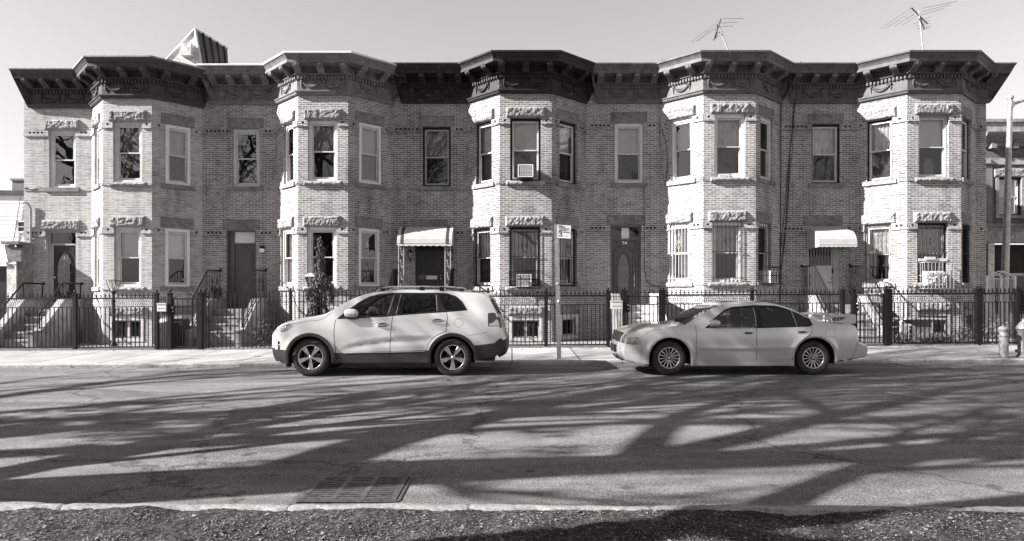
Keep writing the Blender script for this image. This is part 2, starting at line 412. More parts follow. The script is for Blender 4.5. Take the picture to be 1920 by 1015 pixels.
lt = MB(); pb = MB()
for i in range(26000):
    x = random.uniform(-3.6, 3.6); y = random.uniform(3.5, 4.62)
    if y > nky(x)-.10: 
        if random.random() > .3: continue
        y = min(y, nky(x)-.03)
    if mn.noise(Vector((x*1.7, y*2.2, 4))) < -.1 and random.random() < .75: continue
    z = max(dirtz(x, y), .10*(y > nky(x)-.15))+.004
    a = random.uniform(0, 6.28); l = random.uniform(.0025, .009)*(2.5 if random.random() < .05 else 1); wd = l*random.uniform(.25, .8); t = random.uniform(-.6, .6)
    c, s_ = math.cos(a), math.sin(a); zz = random.uniform(0, l*.8)
    lt.face([(x-c*l, y-s_*l, z), (x+s_*wd, y-c*wd, z+zz*.6), (x+c*l, y+s_*l, z+zz), (x-s_*wd, y+c*wd, z+t*wd+.003)])
tag(lt.build('leaf_litter', M['litter']), kind='stuff')
for i in range(900):
    x = random.uniform(-3.6, 3.6); y = random.uniform(3.5, 4.6)
    if y > nky(x)-.13 or (mn.noise(Vector((x*1.3+9, y*2, 1))) < 0 and random.random() < .7): continue
    r = random.uniform(.002, .006)*(2 if random.random() < .04 else 1); z = dirtz(x, y)+r*.3; n = 5
    p = [(x+r*1.3*math.cos(k*1.2566+i), y+r*math.sin(k*1.2566+i), z) for k in range(n)]; q = [(x+r*.7*math.cos(k*1.2566+i+.4), y+r*.6*math.sin(k*1.2566+i+.4), z+r*.8) for k in range(n)]
    for k in range(n): pb.face([p[k], p[(k+1) % n], q[(k+1) % n], q[k]])
    pb.face(q)
tag(pb.build('pebbles', M['pebble']), kind='stuff')

# ------------------------------------------------------------------ facade frames
class Fr:
    def __init__(s, p0, p1):
        s.p0 = Vector((p0[0], p0[1])); s.p1 = Vector((p1[0], p1[1])); s.L = (s.p1-s.p0).length
        s.d = (s.p1-s.p0)/s.L; s.n = Vector((s.d.y, -s.d.x))
    def pt(s, u, o, z):
        q = s.p0+s.d*u+s.n*o; return (q.x, q.y, z)
    def u(s, px, o=0):
        k = (px-960)/F; p = s.p0+s.n*o
        return (k*p.y-p.x)/(s.d.x-k*s.d.y)
    def box(s, mb, u0, u1, o0, o1, z0, z1, mi=0):
        c = [s.pt(u, o, z) for u in (u0, u1) for o in (o0, o1) for z in (z0, z1)]
        b = len(mb.v); mb.v += c
        for f in ((0,1,3,2),(4,6,7,5),(0,4,5,1),(2,3,7,6),(0,2,6,4),(1,5,7,3)):
            mb.f.append([b+i for i in f]); mb.m.append(mi); mb.uv.append(None); mb.sm.append(False)
    def quad(s, mb, u0, u1, o, z0, z1, mi=0, u_off=0, smooth=False):
        mb.face([s.pt(u0, o, z0), s.pt(u1, o, z0), s.pt(u1, o, z1), s.pt(u0, o, z1)], mi,
                [(u_off+u0, z0), (u_off+u1, z0), (u_off+u1, z1), (u_off+u0, z1)], smooth)
    def wall(s, mb, u0, u1, z0, z1, holes, o=0, depth=.16, mi=0, rmi=0, u_off=0, back=None):
        us = sorted(set([u0, u1]+[h[0] for h in holes]+[h[1] for h in holes])); zs = sorted(set([z0, z1]+[h[2] for h in holes]+[h[3] for h in holes]))
        us = [a for a in us if u0-1e-6 <= a <= u1+1e-6]; zs = [a for a in zs if z0-1e-6 <= a <= z1+1e-6]
        for i in range(len(us)-1):
            for j in range(len(zs)-1):
                cu, cz = (us[i]+us[i+1])/2, (zs[j]+zs[j+1])/2
                if any(h[0] < cu < h[1] and h[2] < cz < h[3] for h in holes): continue
                s.quad(mb, us[i], us[i+1], o, zs[j], zs[j+1], mi, u_off)
        for a, b, c, d in holes:
            q = o-depth
            for (pa, pb_) in (((a, c), (a, d)), ((b, d), (b, c)), ((a, d), (b, d)), ((b, c), (a, c))):
                mb.face([s.pt(pa[0], o, pa[1]), s.pt(pb_[0], o, pb_[1]), s.pt(pb_[0], q, pb_[1]), s.pt(pa[0], q, pa[1])], rmi,
                        [(pa[0]+pa[1], pa[1]), (pb_[0]+pb_[1], pb_[1]), (pb_[0]+pb_[1]+depth, pb_[1]), (pa[0]+pa[1]+depth, pa[1])])
            if back is not None: s.quad(mb, a, b, q, c, d, back)

def rough_stone(mb, fr, u0, u1, z0, z1, o, amp, seed, edge=.03):
    """rock-faced ashlar block : fractured chunky face standing proud of the wall"""
    n = max(10, int((u1-u0)/.028)); m = max(4, int((z1-z0)/.028)); random.seed(seed); rows = []
    for j in range(m+1):
        row = []
        for i in range(n+1):
            u = u0+(u1-u0)*i/n; z = z0+(z1-z0)*j/m
            e = min(i, n-i, j, m-j); k = 0 if e == 0 else (.75 if e == 1 else 1)
            q = mn.cell(Vector((u*11+seed*3.1, z*13, seed)))*.5+.5; q2 = mn.noise(Vector((u*16+seed, z*18, seed*2.)))*.5+.5; q3 = mn.noise(Vector((u*5+seed, z*6, 3)))*.5+.5
            row.append(fr.pt(u+random.uniform(-.004, .004)*k, o+k*(amp*.30+amp*(.35*q+.55*q2+.3*q3)*.8), z+random.uniform(-.004, .004)*k))
        rows.append(row)
    mb.grid(rows, smooth=False)
    for a, b in (((u0, z0), (u1, z0)), ((u1, z1), (u0, z1)), ((u0, z1), (u0, z0)), ((u1, z0), (u1, z1))):
        mb.face([fr.pt(a[0], o, a[1]), fr.pt(b[0], o, b[1]), fr.pt(b[0], 0, b[1]), fr.pt(a[0], 0, a[1])])

def frame_bars(mb, fr, u0, u1, z0, z1, w_, o0, o1, wt=None, wb=None, mi=0):
    wt = w_ if wt is None else wt; wb = w_ if wb is None else wb
    fr.box(mb, u0, u0+w_, o0, o1, z0, z1, mi); fr.box(mb, u1-w_, u1, o0, o1, z0, z1, mi)
    fr.box(mb, u0+w_, u1-w_, o0, o1-.001, z1-wt, z1, mi); fr.box(mb, u0+w_, u1-w_, o0, o1-.001, z0, z0+wb, mi)

def curtain(mb, fr, u0, u1, z0, z1, o, amp=.02, waves=7, seed=0):
    rows = []; N = waves*6; random.seed(seed); ph = [random.uniform(-.3, .3) for _ in range(N+1)]
    for j in range(4):
        z = z0+(z1-z0)*j/3
        rows.append([fr.pt(u0+(u1-u0)*i/N, o+amp*math.sin(2*math.pi*waves*i/N+ph[i]), z) for i in range(N+1)])
    mb.grid(rows)

def window(parent, fr, u0, u1, z0, z1, st, seed=0):
    """st: dict trim, sash, top, bot, o (depth of the trim face), tw"""
    tr = M[st.get('trim', 'white')]; sa = M[st.get('sash', 'white')]; tw = st.get('tw', .07); o = st.get('o', -.06)
    mb = MB(); frame_bars(mb, fr, u0+.004, u1-.004, z0+.004, z1-.004, tw, o-.09, o, tw*1.1, tw*.8)
    wf = mb.build('window', tr, parent)
    if st.get('label'): wf['label'] = st['label']
    a, b, c, d = u0+tw, u1-tw, z0+tw*.8, z1-tw*1.1
    m = (c+d)/2+st.get('mid', 0); s2 = .042
    mb = MB()
    frame_bars(mb, fr, a+.012, b-.012, m-.02, d-.01, s2, o-.07, o-.035, .05, .035)     # upper sash, nearer
    frame_bars(mb, fr, a+.012, b-.012, c+.005, m+.02, s2, o-.115, o-.078, .04, .065)
    fr.box(mb, a, a+.013, o-.1, o-.02, c, d); fr.box(mb, b-.013, b, o-.1, o-.02, c, d)
    mb.build('sash', sa, wf)
    mb = MB()
    fr.quad(mb, a+.05, b-.05, o-.05, m+.01, d-.055); fr.quad(mb, a+.05, b-.05, o-.095, c+.065, m-.015, 1)
    mb.build('pane', [M[st.get('gt', 'glass')], M[st.get('gb', 'glass_dark')]], wf)
    def cover(kind, za, zb, nm, oo):
        if not kind: return
        q = MB()
        if kind in ('blind', 'blind2'):
            fr.quad(q, a+.02, b-.02, oo, za, zb); 
            fr.box(q, a+.02, b-.02, oo-.01, oo+.006, za-.02, za)
            q.build(nm, M[kind], wf)
        else:
            curtain(q, fr, a-.02, b+.02, za, zb, oo-.02, .022, 6, seed); q.build(nm, M[kind], wf)
    cover(st.get('top'), m+.02 if st.get('bot') != 'same' else c, d+.02, 'blind' if 'blind' in str(st.get('top')) else 'curtain', o-.16)
    if st.get('bot') and st['bot'] != 'same': cover(st['bot'], c-.02, m+.0, 'curtain', o-.2)
    if st.get('bars'):
        q = MB(); n = int((u1-u0)/.115); bo = st.get('bo', .03); r = .008
        for i in range(n+1):
            uu = u0+.03+(u1-u0-.06)*i/n; q.tube([fr.pt(uu, bo, z0+.02), fr.pt(uu, bo, z1-.02)], r, 5)
        for zz in (z0+.12, (z0+z1)/2, z1-.14): q.tube([fr.pt(u0-.04, bo+.012, zz), fr.pt(u1+.04, bo+.012, zz)], r*1.2, 5)
        # scroll ornament
        for sg in (-1, 1):
            cu = (u0+u1)/2
            pts = [fr.pt(cu+sg*(.02+.075*math.sin(t*math.pi)), bo+.01, z1-.3-.45*t) for t in [k/12 for k in range(13)]]; q.tube(pts, .006, 4)
            pts = [fr.pt(cu+sg*(.07-.05*math.cos(t*5)*(1-t)), bo+.01, z1-.5-.12*math.sin(t*5)*(1-t)) for t in [k/12 for k in range(13)]]; q.tube(pts, .006, 4)
        q.build('window_grille', M[st['bars']], wf)
    return wf

def miter(path, o):
    out = []; n = len(path)
    segn = []
    for i in range(n-1):
        d = (Vector(path[i+1])-Vector(path[i])).normalized(); segn.append(Vector((d.y, -d.x)))
    for i in range(n):
        if i == 0: q = segn[0]*o
        elif i == n-1: q = segn[-1]*o
        else:
            a, b = segn[i-1], segn[i]; q = (a+b)/(1+a.dot(b))*o
        out.append(Vector(path[i])+q)
    return out
def sweep(mb, path, prof, e0=0, e1=0, cap=True):
    """prof list (o,z). e0/e1: how far ends run outward per unit offset"""
    d0 = (Vector(path[1])-Vector(path[0])).normalized(); d1 = (Vector(path[-1])-Vector(path[-2])).normalized(); rows = []
    for o, z in prof:
        p = miter(path, o); p[0] = p[0]-d0*(e0*o); p[-1] = p[-1]+d1*(e1*o); rows.append([(q.x, q.y, z) for q in p])
    for i in range(len(rows)-1):
        for j in range(len(path)-1):
            mb.face([rows[i][j], rows[i][j+1], rows[i+1][j+1], rows[i+1][j]])
    if cap: mb.face([r[0] for r in rows]); mb.face([r[-1] for r in rows])

# ------------------------------------------------------------------ the row
SX = [45, 379.5, 733.5, 1098, 1461.6]; LB = [172, 517.6, 876, 1238.6, 1603]; FL = [193, 558.6, 936.7, 1318.7, 1701]
FRX = [284.6, 652.5, 1034.6, 1417, 1802]; RB = [379.5, 733.5, 1098, 1461.6, 1829.5]
HU = [6.59, 6.64, 6.70, 6.81, 6.785]; SU = [4.82, 4.85, 4.86, 4.965, 4.955]; HL = [3.50, 3.505, 3.51, 3.655, 3.63]; SLO = [1.755, 1.77, 1.77, 1.89, 1.87]
CT = [8.34, 8.455, 8.49, 8.49, 8.49]
HN = [('leftmost row house with dark cornice, sunlit brick and an oval glass front door', 'brick_pale'),
      ('row house with pale cornice edged in white and a plain dark grey door', 'brick2'),
      ('middle row house with peeling black cornice and white awning on scrolled posts', 'brick3'),
      ('row house with a mid grey cornice, barred windows and a carved wooden door numbered 54', 'brick4'),
      ('rightmost row house with a small white awning over a white steel storm door', 'brick5')]
# windows : px x ranges [flat, left, front, right]
WU = [[(91.4, 142), (179.5, 191.7), (212, 266.5), (310, 357)], [(435.7, 486.8), (532, 550), (577.5, 632.7), (673, 714)],
      [(792.5, 845), (892, 922), (956.5, 1014), (1049, 1081)], [(1152.5, 1206), (1258, 1297.6), (1339, 1397), (1426, 1448)],
      [(1522, 1575), (1625.6, 1673), (1722.4, 1779), (1803, 1820)]]
WL = [[(86, 142.5), (179, 191.5), (214, 265), (309, 356)], [(425, 480), (526.7, 548), (576, 631), (672, 711)],
      [(778.5, 833), (888.5, 919.7), (955, 1012.6), (1048, 1080.6)], [(1144.6, 1202.4), (1255, 1293), (1335.4, 1392), (1422, 1444)],
      [(1513, 1572), (1621, 1671), (1720, 1776), (1801, 1818)]]
W1 = dict(trim='white', sash='offwhite'); WK = dict(trim='black', sash='offwhite', tw=.055)
def st(base, **k): q = dict(base); q.update(k); return q
SUP = [[st(W1, top=None, tw=.08, trim='offwhite', gt='glass_sky', gb='glass_sky'), st(W1, top='blind2'), st(W1, top='blind2', bot='drape', tw=.085, trim='offwhite', gt='glass_sky', gb='glass_sky'), st(W1, top='blind2', bot='drape', o=.012, tw=.085)],  # front window: grey blind stands in for sky reflected in the upper pane
       [st(W1, tw=.085, trim='offwhite', gt='glass_sky', gb='glass_sky'), st(W1), st(W1, tw=.085, top='blind2', bot='drape'), st(W1, top='blind2', bot='blind2', o=.012, tw=.075)],
       [st(WK, top='blind2', bot='drape', sash='greyp'), st(WK, top='lace', bot='blind2'), st(WK, top='blind', bot='blind2', tw=.06), st(WK, top='lace', bot='drape')],
       [st(W1, top='blind', bot='drape', tw=.075), st(W1, top='blind2', bot=None), st(W1, top='lace', bot='blind2', tw=.085), st(W1, top=None, bot='drape')],
       [st(WK, top='lace', bot='drape', tw=.05), st(WK, top='lace', bot='blind2', tw=.04), st(WK, top='blind', bot=None, tw=.05, trim='greyp'), st(WK, top='lace', bot='drape')]]
SLW = [[None, st(W1, top='blind', bot='drape'), st(W1, top='blind', bot='drape', tw=.085, trim='offwhite'), st(W1, top='blind', bot='drape', o=.012, tw=.085)],
       [None, st(W1, top='lace', bot='same', gb='glass'), st(W1, top=None, bot='drape', tw=.085), st(W1, top=None, bot='drape', o=.012, tw=.075)],
       [None, st(WK, top='lace', bot='drape', bars='iron'), st(WK, sash='greyp', top='blind2', bot='drape', bars='iron', tw=.06), st(WK, top='lace', bot='lace', bars='iron')],
       [None, st(W1, top='lace', bot='lace', gb='glass', bars='offwhite'), st(W1, top='lace', bot='blind2', tw=.085, bars='iron'), st(W1, top='drape', bot='drape', bars='iron')],
       [None, st(WK, trim='greyp', top='lace', bot='drape', bars='rusty', bo=-.02), st(WK, top='blind2', bot='blind2', bars='rusty', bo=-.02, sash='greyp'), st(WK, top='drape', bot='drape', sash='black', bars='iron', bo=-.02)]]
HOUSE = []; FRM = []
for h in range(5):
    s_ = (X(SX[h], DF), DF); lb = (X(LB[h], DF), DF); fl = (X(FL[h], DB), DB); fr_ = (X(FRX[h], DB), DB); rb = (X(RB[h], DF), DF)
    path = [s_, lb, fl, fr_, rb]
    if h == 4: path.append((X(1849, DF), DF))
    fs = [Fr(path[i], path[i+1]) for i in range(len(path)-1)]; FRM.append(fs)
    x0, x1 = path[0][0], path[-1][0]; zc = CT[h]; dz = HL[h]-3.51
    H = thing('row_house', HN[h][0], 'house', ((x0+x1)/2, DF, .12), 'brick row houses with angular bays'); HOUSE.append(H)
    bm_ = M[HN[h][1]]
    mb = MB(); uo = h*1.37; holes_all = []
    for k, f in enumerate(fs):
        holes = []
        if k < 4:
            a, b = f.u(WU[h][k][0]), f.u(WU[h][k][1])
            a = max(a, .12); b = min(b, f.L-.1); holes.append((a, b, SU[h], HU[h]))
            if h == 0 and k == 1: a, b = .36, 1.02; holes[-1] = (a, b, SU[h], HU[h])
            a2, b2 = f.u(WL[h][k][0]), f.u(WL[h][k][1]); a2 = max(a2, .12); b2 = min(b2, f.L-.1)
            if h == 0 and k == 1: a2, b2 = .36, 1.02
            if k == 0: holes.append((a2, b2, 1.10+dz, HL[h]))
            else: holes.append((a2, b2, SLO[h], HL[h]))
            if k == 2:  # basement window
                c_ = f.L/2; holes.append((c_-.40, c_+.40, .26+dz, .78+dz))
            if k == 3: c_ = f.L/2; holes.append((c_-.30, c_+.30, .30+dz, .80+dz))
        holes_all.append(holes)
        f.wall(mb, 0, f.L, 0.0, zc-.12, holes, depth=.15, u_off=uo); uo += f.L
    mb.uv = [u if u is not None else None for u in mb.uv]
    # side, rear walls
    for (pa, pb_) in (((x1, DF), (x1, DF+11)), ((x1, DF+11), (x0, DF+11)), ((x0, DF+11), (x0, DF))):
        L = (Vector(pb_)-Vector(pa)).length
        if h in (0, 4) or pa[1] == pb_[1] or True:
            e = .004 if h not in (0, 4) else 0
            mb.face([(pa[0]+(e if pa[0] == x0 else -e), pa[1], 0), (pb_[0]+(e if pb_[0] == x0 else -e), pb_[1], 0), (pb_[0]+(e if pb_[0] == x0 else -e), pb_[1], zc-.12), (pa[0]+(e if pa[0] == x0 else -e), pa[1], zc-.12)], 0,
                    [(0, 0), (L, 0), (L, zc), (0, zc)])
    mb.build('wall', bm_, H)
    # interior floors / dark rooms
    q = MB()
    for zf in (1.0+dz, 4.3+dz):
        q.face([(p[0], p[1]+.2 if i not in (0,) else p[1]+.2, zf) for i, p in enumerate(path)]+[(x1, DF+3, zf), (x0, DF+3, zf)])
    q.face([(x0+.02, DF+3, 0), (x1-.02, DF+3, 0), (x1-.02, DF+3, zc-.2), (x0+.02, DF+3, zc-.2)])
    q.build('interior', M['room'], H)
    q = MB(); zr = zc-.14
    q.face([(p[0], p[1], zr) for p in path]+[(x1-.01, DF+11, zr-.3), (x0+.01, DF+11, zr-.3)]); q.build('roof', M['tar'], H)
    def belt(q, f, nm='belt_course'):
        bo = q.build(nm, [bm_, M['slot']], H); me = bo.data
        ul = me.uv_layers.get('UVMap') or me.uv_layers.new(name='UVMap'); wl = world_loc(bo)
        for p in me.polygons:
            for li in p.loop_indices:
                v = me.vertices[me.loops[li].vertex_index].co+wl; qq = Vector((v.x, v.y))-f.p0; ul.data[li].uv = (qq.dot(f.d), v.z)
    for k, f in enumerate(fs):
        for (a, b, c, d) in holes_all[k]:
            base = c < 1.0 and not (k == 0)
            door = (k == 0 and c < 1.3)
            a_, b_ = max(a-.12, .02), min(b+.12, f.L-.02)
            q = MB()
            if base: rough_stone(q, f, a_, b_, d+.14, d+.40, .02, .07, h*10+k+60)
            else:
                rough = (k in (1, 2)) or h == 0 and k == 0
                rough_stone(q, f, a_, b_, d+.006, d+.325, .012, .085 if rough else .022, h*10+k+int(c*3))
            q.build('lintel', M['stone'] if (k in (1, 2) or (h == 0 and k == 0)) else M['stone_dark'], H)  # sunlit faces get the pale stone, shaded faces the darker copy
            if door: continue
            q = MB()
            if base:
                f.box(q, a-.10, b+.10, -.14, .018, c-.10, c, 0); f.box(q, a-.10, a, -.05, .014, c, d+.0, 0); f.box(q, b, b+.10, -.05, .014, c, d, 0); f.box(q, a-.1, b+.1, -.05, .016, d, d+.13)
                q.build('window_surround', M['cement_white'] if h in (0, 2) else M['cement'], H)
            elif k == 2 and True:
                rough_stone(q, f, a_, b_, c-.135, c-.004, .03, .07, h*7+k+int(c)); f.box(q, a, b, -.15, .02, c-.05, c-.003); q.build('sill', M['stone'], H)
            else:
                f.box(q, a_, b_, -.15, .055, c-.125, c-.003); q.build('sill', M['stone'] if k == 1 else M['stone_dark'], H)  # shade put into the colour: only the sun-facing facet keeps pale stone
        # belt courses
        for (ht, zt) in ((HU[h], 1), (HL[h], 0)):
            ops = [(a, b) for (a, b, c, d) in holes_all[k] if abs(d-ht) < .01]
            segs = [(0, f.L)] if not ops else [(0, ops[0][0]-.002), (ops[0][1]+.002, f.L)]
            for (ua, ub) in segs:
                if ub-ua < .12: continue
                q = MB(); L = ub-ua; n = max(1, min(7, int((L-.16)/.125))); w0 = .068; pitch = .125
                st_ = (ua+ub)/2-(n*pitch)/2; hs = []
                for i in range(n):
                    a = st_+i*pitch+.03; hs.append((a, a+w0, ht-.105, ht-.045))
                if L < .2: hs = []
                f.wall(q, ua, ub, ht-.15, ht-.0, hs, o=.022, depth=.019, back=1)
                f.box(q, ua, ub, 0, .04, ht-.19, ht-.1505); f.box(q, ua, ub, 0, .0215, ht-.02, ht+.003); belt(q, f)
        # sill-level ledge
        for (zs, wnd) in ((SU[h]-.02, 1), (SLO[h]-.02, 0)):
            ops = [(a-.121, b+.121) for (a, b, c, d) in holes_all[k] if (c < zs+.1 < d)]
            cur = 0; segs = []
            for a, b in ops: segs.append((cur, a)); cur = b
            segs.append((cur, f.L))
            for a, b in segs:
                if b-a > .05: q = MB(); f.box(q, a, b, 0, .022, zs-.075, zs-.01); belt(q, f, 'sill_course')
    # ---------------- windows
    for k, f in enumerate(fs[:4]):
        for (a, b, c, d) in holes_all[k]:
            if c > 4: window(H, f, a, b, c, d, SUP[h][k], h*8+k)
            elif k and c > 1.2: window(H, f, a, b, c, d, SLW[h][k], h*8+k+40)
            elif k:
                q = MB(); frame_bars(q, f, a+.003, b-.003, c+.003, d-.003, .035, -.12, -.06)
                wd = q.build('basement_window', M['greyp'] if h != 2 else M['offwhite'], H)
                if k == 2: q = MB(); f.box(q, (a+b)/2-.03, (a+b)/2+.03, -.115, -.065, c+.04, d-.04); q.build('mullion', M['offwhite'], wd)
                q = MB(); f.quad(q, a+.03, b-.03, -.10, c+.03, d-.03); q.build('pane', M['glass_dark'], wd)
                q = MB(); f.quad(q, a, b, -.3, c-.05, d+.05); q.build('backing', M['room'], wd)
                q = MB(); n = 6
                for i in range(n): uu = a+.04+(b-a-.08)*i/(n-1); q.tube([f.pt(uu, -.03, c+.0), f.pt(uu, -.03, d)], .006, 4)
                q.build('window_grille', M['rusty'], wd)
    # ---------------- cornice
    zt = zc; cm = M['corn%d' % (h+1)]
    prof = [(0, zt-1.08), (.06, zt-1.08), (.075, zt-1.06), (.085, zt-1.02), (.115, zt-1.0), (.115, zt-.975), (.05, zt-.955), (.035, zt-.95), (.035, zt-.645), (.05, zt-.64), (.05, zt-.53), (.115, zt-.515), (.125, zt-.49), (.09, zt-.47), (.06, zt-.46),
            (.06, zt-.275), (.44, zt-.27), (.44, zt-.16), (.455, zt-.155), (.46, zt-.135), (.475, zt-.11), (.505, zt-.07), (.52, zt-.055), (.52, zt-.045), (.535, zt-.04)]
    st0 = .22 if h == 0 else .36
    cp = [(path[0][0]+st0, DF)]+path[1:]
    q = MB(); e1 = 1.0 if h == 4 else .3
    sweep(q, cp, prof, .55, e1)
    # dentils
    dent = miter(cp, .05)
    for i in range(len(cp)-1):
        f = Fr(dent[i], dent[i+1]); n = int(f.L/.098)
        for j in range(n):
            a = (j+.25)*f.L/n; f.box(q, a, a+.052, -.01, .055, zt-.635, zt-.545)
    co = q.build('cornice', cm, H)
    # cap flashing
    q = MB(); sweep(q, cp, [(-.3, zt-.02), (-.3, zt+.012), (.545, zt+.012), (.55, zt-.0), (.545, zt-.039), (.3, zt-.039)], .55, e1)
    q.build('cap_flashing', M['white'] if h == 1 else (cm if h in (2,) else M['cap'] if h == 0 else cm), co)
    # roof upstand behind the cap keeps the edge slightly ragged
    bp = [(.05, zt-.272), (.425, zt-.272), (.43, zt-.31), (.42, zt-.35), (.38, zt-.385), (.32, zt-.40), (.27, zt-.415), (.235, zt-.44), (.195, zt-.47), (.165, zt-.495), (.12, zt-.50), (.05, zt-.50)]
    for i, f0 in enumerate([Fr(cp[j], cp[j+1]) for j in range(len(cp)-1)]):
        if i == 0: us = [.07+(f0.L-.32)*j/3 for j in range(4)]
        elif i in (1, 3): us = [f0.L*.33, f0.L*.83] if i == 1 else [f0.L*.20, f0.L*.72]
        elif i == 2: us = [.06, f0.L/2, f0.L-.06]
        else: us = [f0.L-.02]
        for uu in us:
            q = MB(); q.prism(bp, lambda p, hh, f0=f0, uu=uu: f0.pt(uu+hh, p[0], p[1]), -.095, .095)
            q.prism([(p[0]*1.0+.012, p[1]-.004) for p in bp[1:-1]], lambda p, hh, f0=f0, uu=uu: f0.pt(uu+hh, p[0], p[1]), -.02, .02)
            q.build('bracket', cm, co)
    # garlands
    for i, f0 in enumerate([Fr(cp[j], cp[j+1]) for j in range(len(cp)-1)][:4]):
        cs = {0: [f0.L*.33, f0.L*.72], 1: [f0.L*.52], 2: [f0.L*.27, f0.L*.72], 3: [f0.L*.45]}[i]
        for cu in cs:
            q = MB(); wv = .27; zg = zt-.70
            pts = []; rr = []
            for t in range(13):
                a = -1+2*t/12; pts.append(f0.pt(cu+a*wv, .05, zg-.16*(1-a*a))); rr.append(.014+.026*(1-a*a))
            q.tube(pts, rr, 6)
            pts = [f0.pt(cu+(-1+2*t/12)*wv*.8, .045, zg-.02-.075*(1-(-1+2*t/12)**2)) for t in range(13)]; q.tube(pts, .012, 5)
            for sg in (-1, 1):
                q.lathe(f0.pt(cu+sg*wv, .055, zg), [(.0, -.045), (.04, -.03), (.045, 0), (.03, .03), (0, .04)], 8)
                q.tube([f0.pt(cu+sg*wv, .05, zg-.03), f0.pt(cu+sg*(wv+.015), .05, zg-.11), f0.pt(cu+sg*wv, .05, zg-.19)], [.022, .018, .006], 5)
                q.tube([f0.pt(cu+sg*wv, .05, zg+.02), f0.pt(cu+sg*(wv-.07), .05, zg+.035), f0.pt(cu+sg*(wv-.13), .05, zg+.0)], [.012, .014, .005], 5)
            for t in range(9): q.lathe(f0.pt(cu+(-1+2*(t+.5)/9)*wv*.85, .07, zg-.15*(1-((-1+2*(t+.5)/9)*.85)**2)), [(0, -.03), (.025, -.01), (.022, .02), (0, .03)], 6)
            q.build('garland', cm, co)
HOL = None
# ------------------------------------------------------------------ cars
def catmull(P, step=.03):
    out_ = []; n = len(P)
    for i in range(n-1):
        p0 = Vector(P[max(i-1, 0)]); p1 = Vector(P[i]); p2 = Vector(P[i+1]); p3 = Vector(P[min(i+2, n-1)])
        L = (p2-p1).length; k = max(1, int(L/step))
        # centripetal-ish tangents limited by chord
        t1 = (p2-p0); t2 = (p3-p1)
        t1 = t1*(L/max(t1.length, 1e-6)); t2 = t2*(L/max(t2.length, 1e-6))
        for j in range(k):
            t = j/k; a = 2*t**3-3*t**2+1; b = t**3-2*t**2+t; c = -2*t**3+3*t**2; d = t**3-t**2
            out_.append(p1*a+t1*b+p2*c+t2*d)
    out_.append(Vector(P[-1])); return out_
def densify(P, step=.035, closed=True):
    o = []; n = len(P)
    for i in range(n if closed else n-1):
        a = Vector(P[i]); b = Vector(P[(i+1) % n]); k = max(1, int((b-a).length/step+.5))
        for j in range(k): o.append(a.lerp(b, j/k))
    if not closed: o.append(Vector(P[-1]))
    return o
def inpoly(p, P):
    x, y = p; r = False; n = len(P); j = n-1
    for i in range(n):
        xi, yi = P[i][0], P[i][1]; xj, yj = P[j][0], P[j][1]
        if (yi > y) != (yj > y) and x < (xj-xi)*(y-yi)/(yj-yi)+xi: r = not r
        j = i
    return r
def strip_poly(P, w_):
    P = [Vector(p) for p in P]; L = []; Rr = []
    for i, p in enumerate(P):
        d = (P[min(i+1, len(P)-1)]-P[max(i-1, 0)]).normalized(); nn = Vector((-d.y, d.x))
        L.append(p+nn*w_/2); Rr.append(p-nn*w_/2)
    return L+Rr[::-1]
def circ(c, r, n=48, a0=0, a1=2*math.pi, closed=True):
    k = n if closed else n+1
    return [Vector((c[0]+r*math.cos(a0+(a1-a0)*i/n), c[1]+r*math.sin(a0+(a1-a0)*i/n))) for i in range(k)]

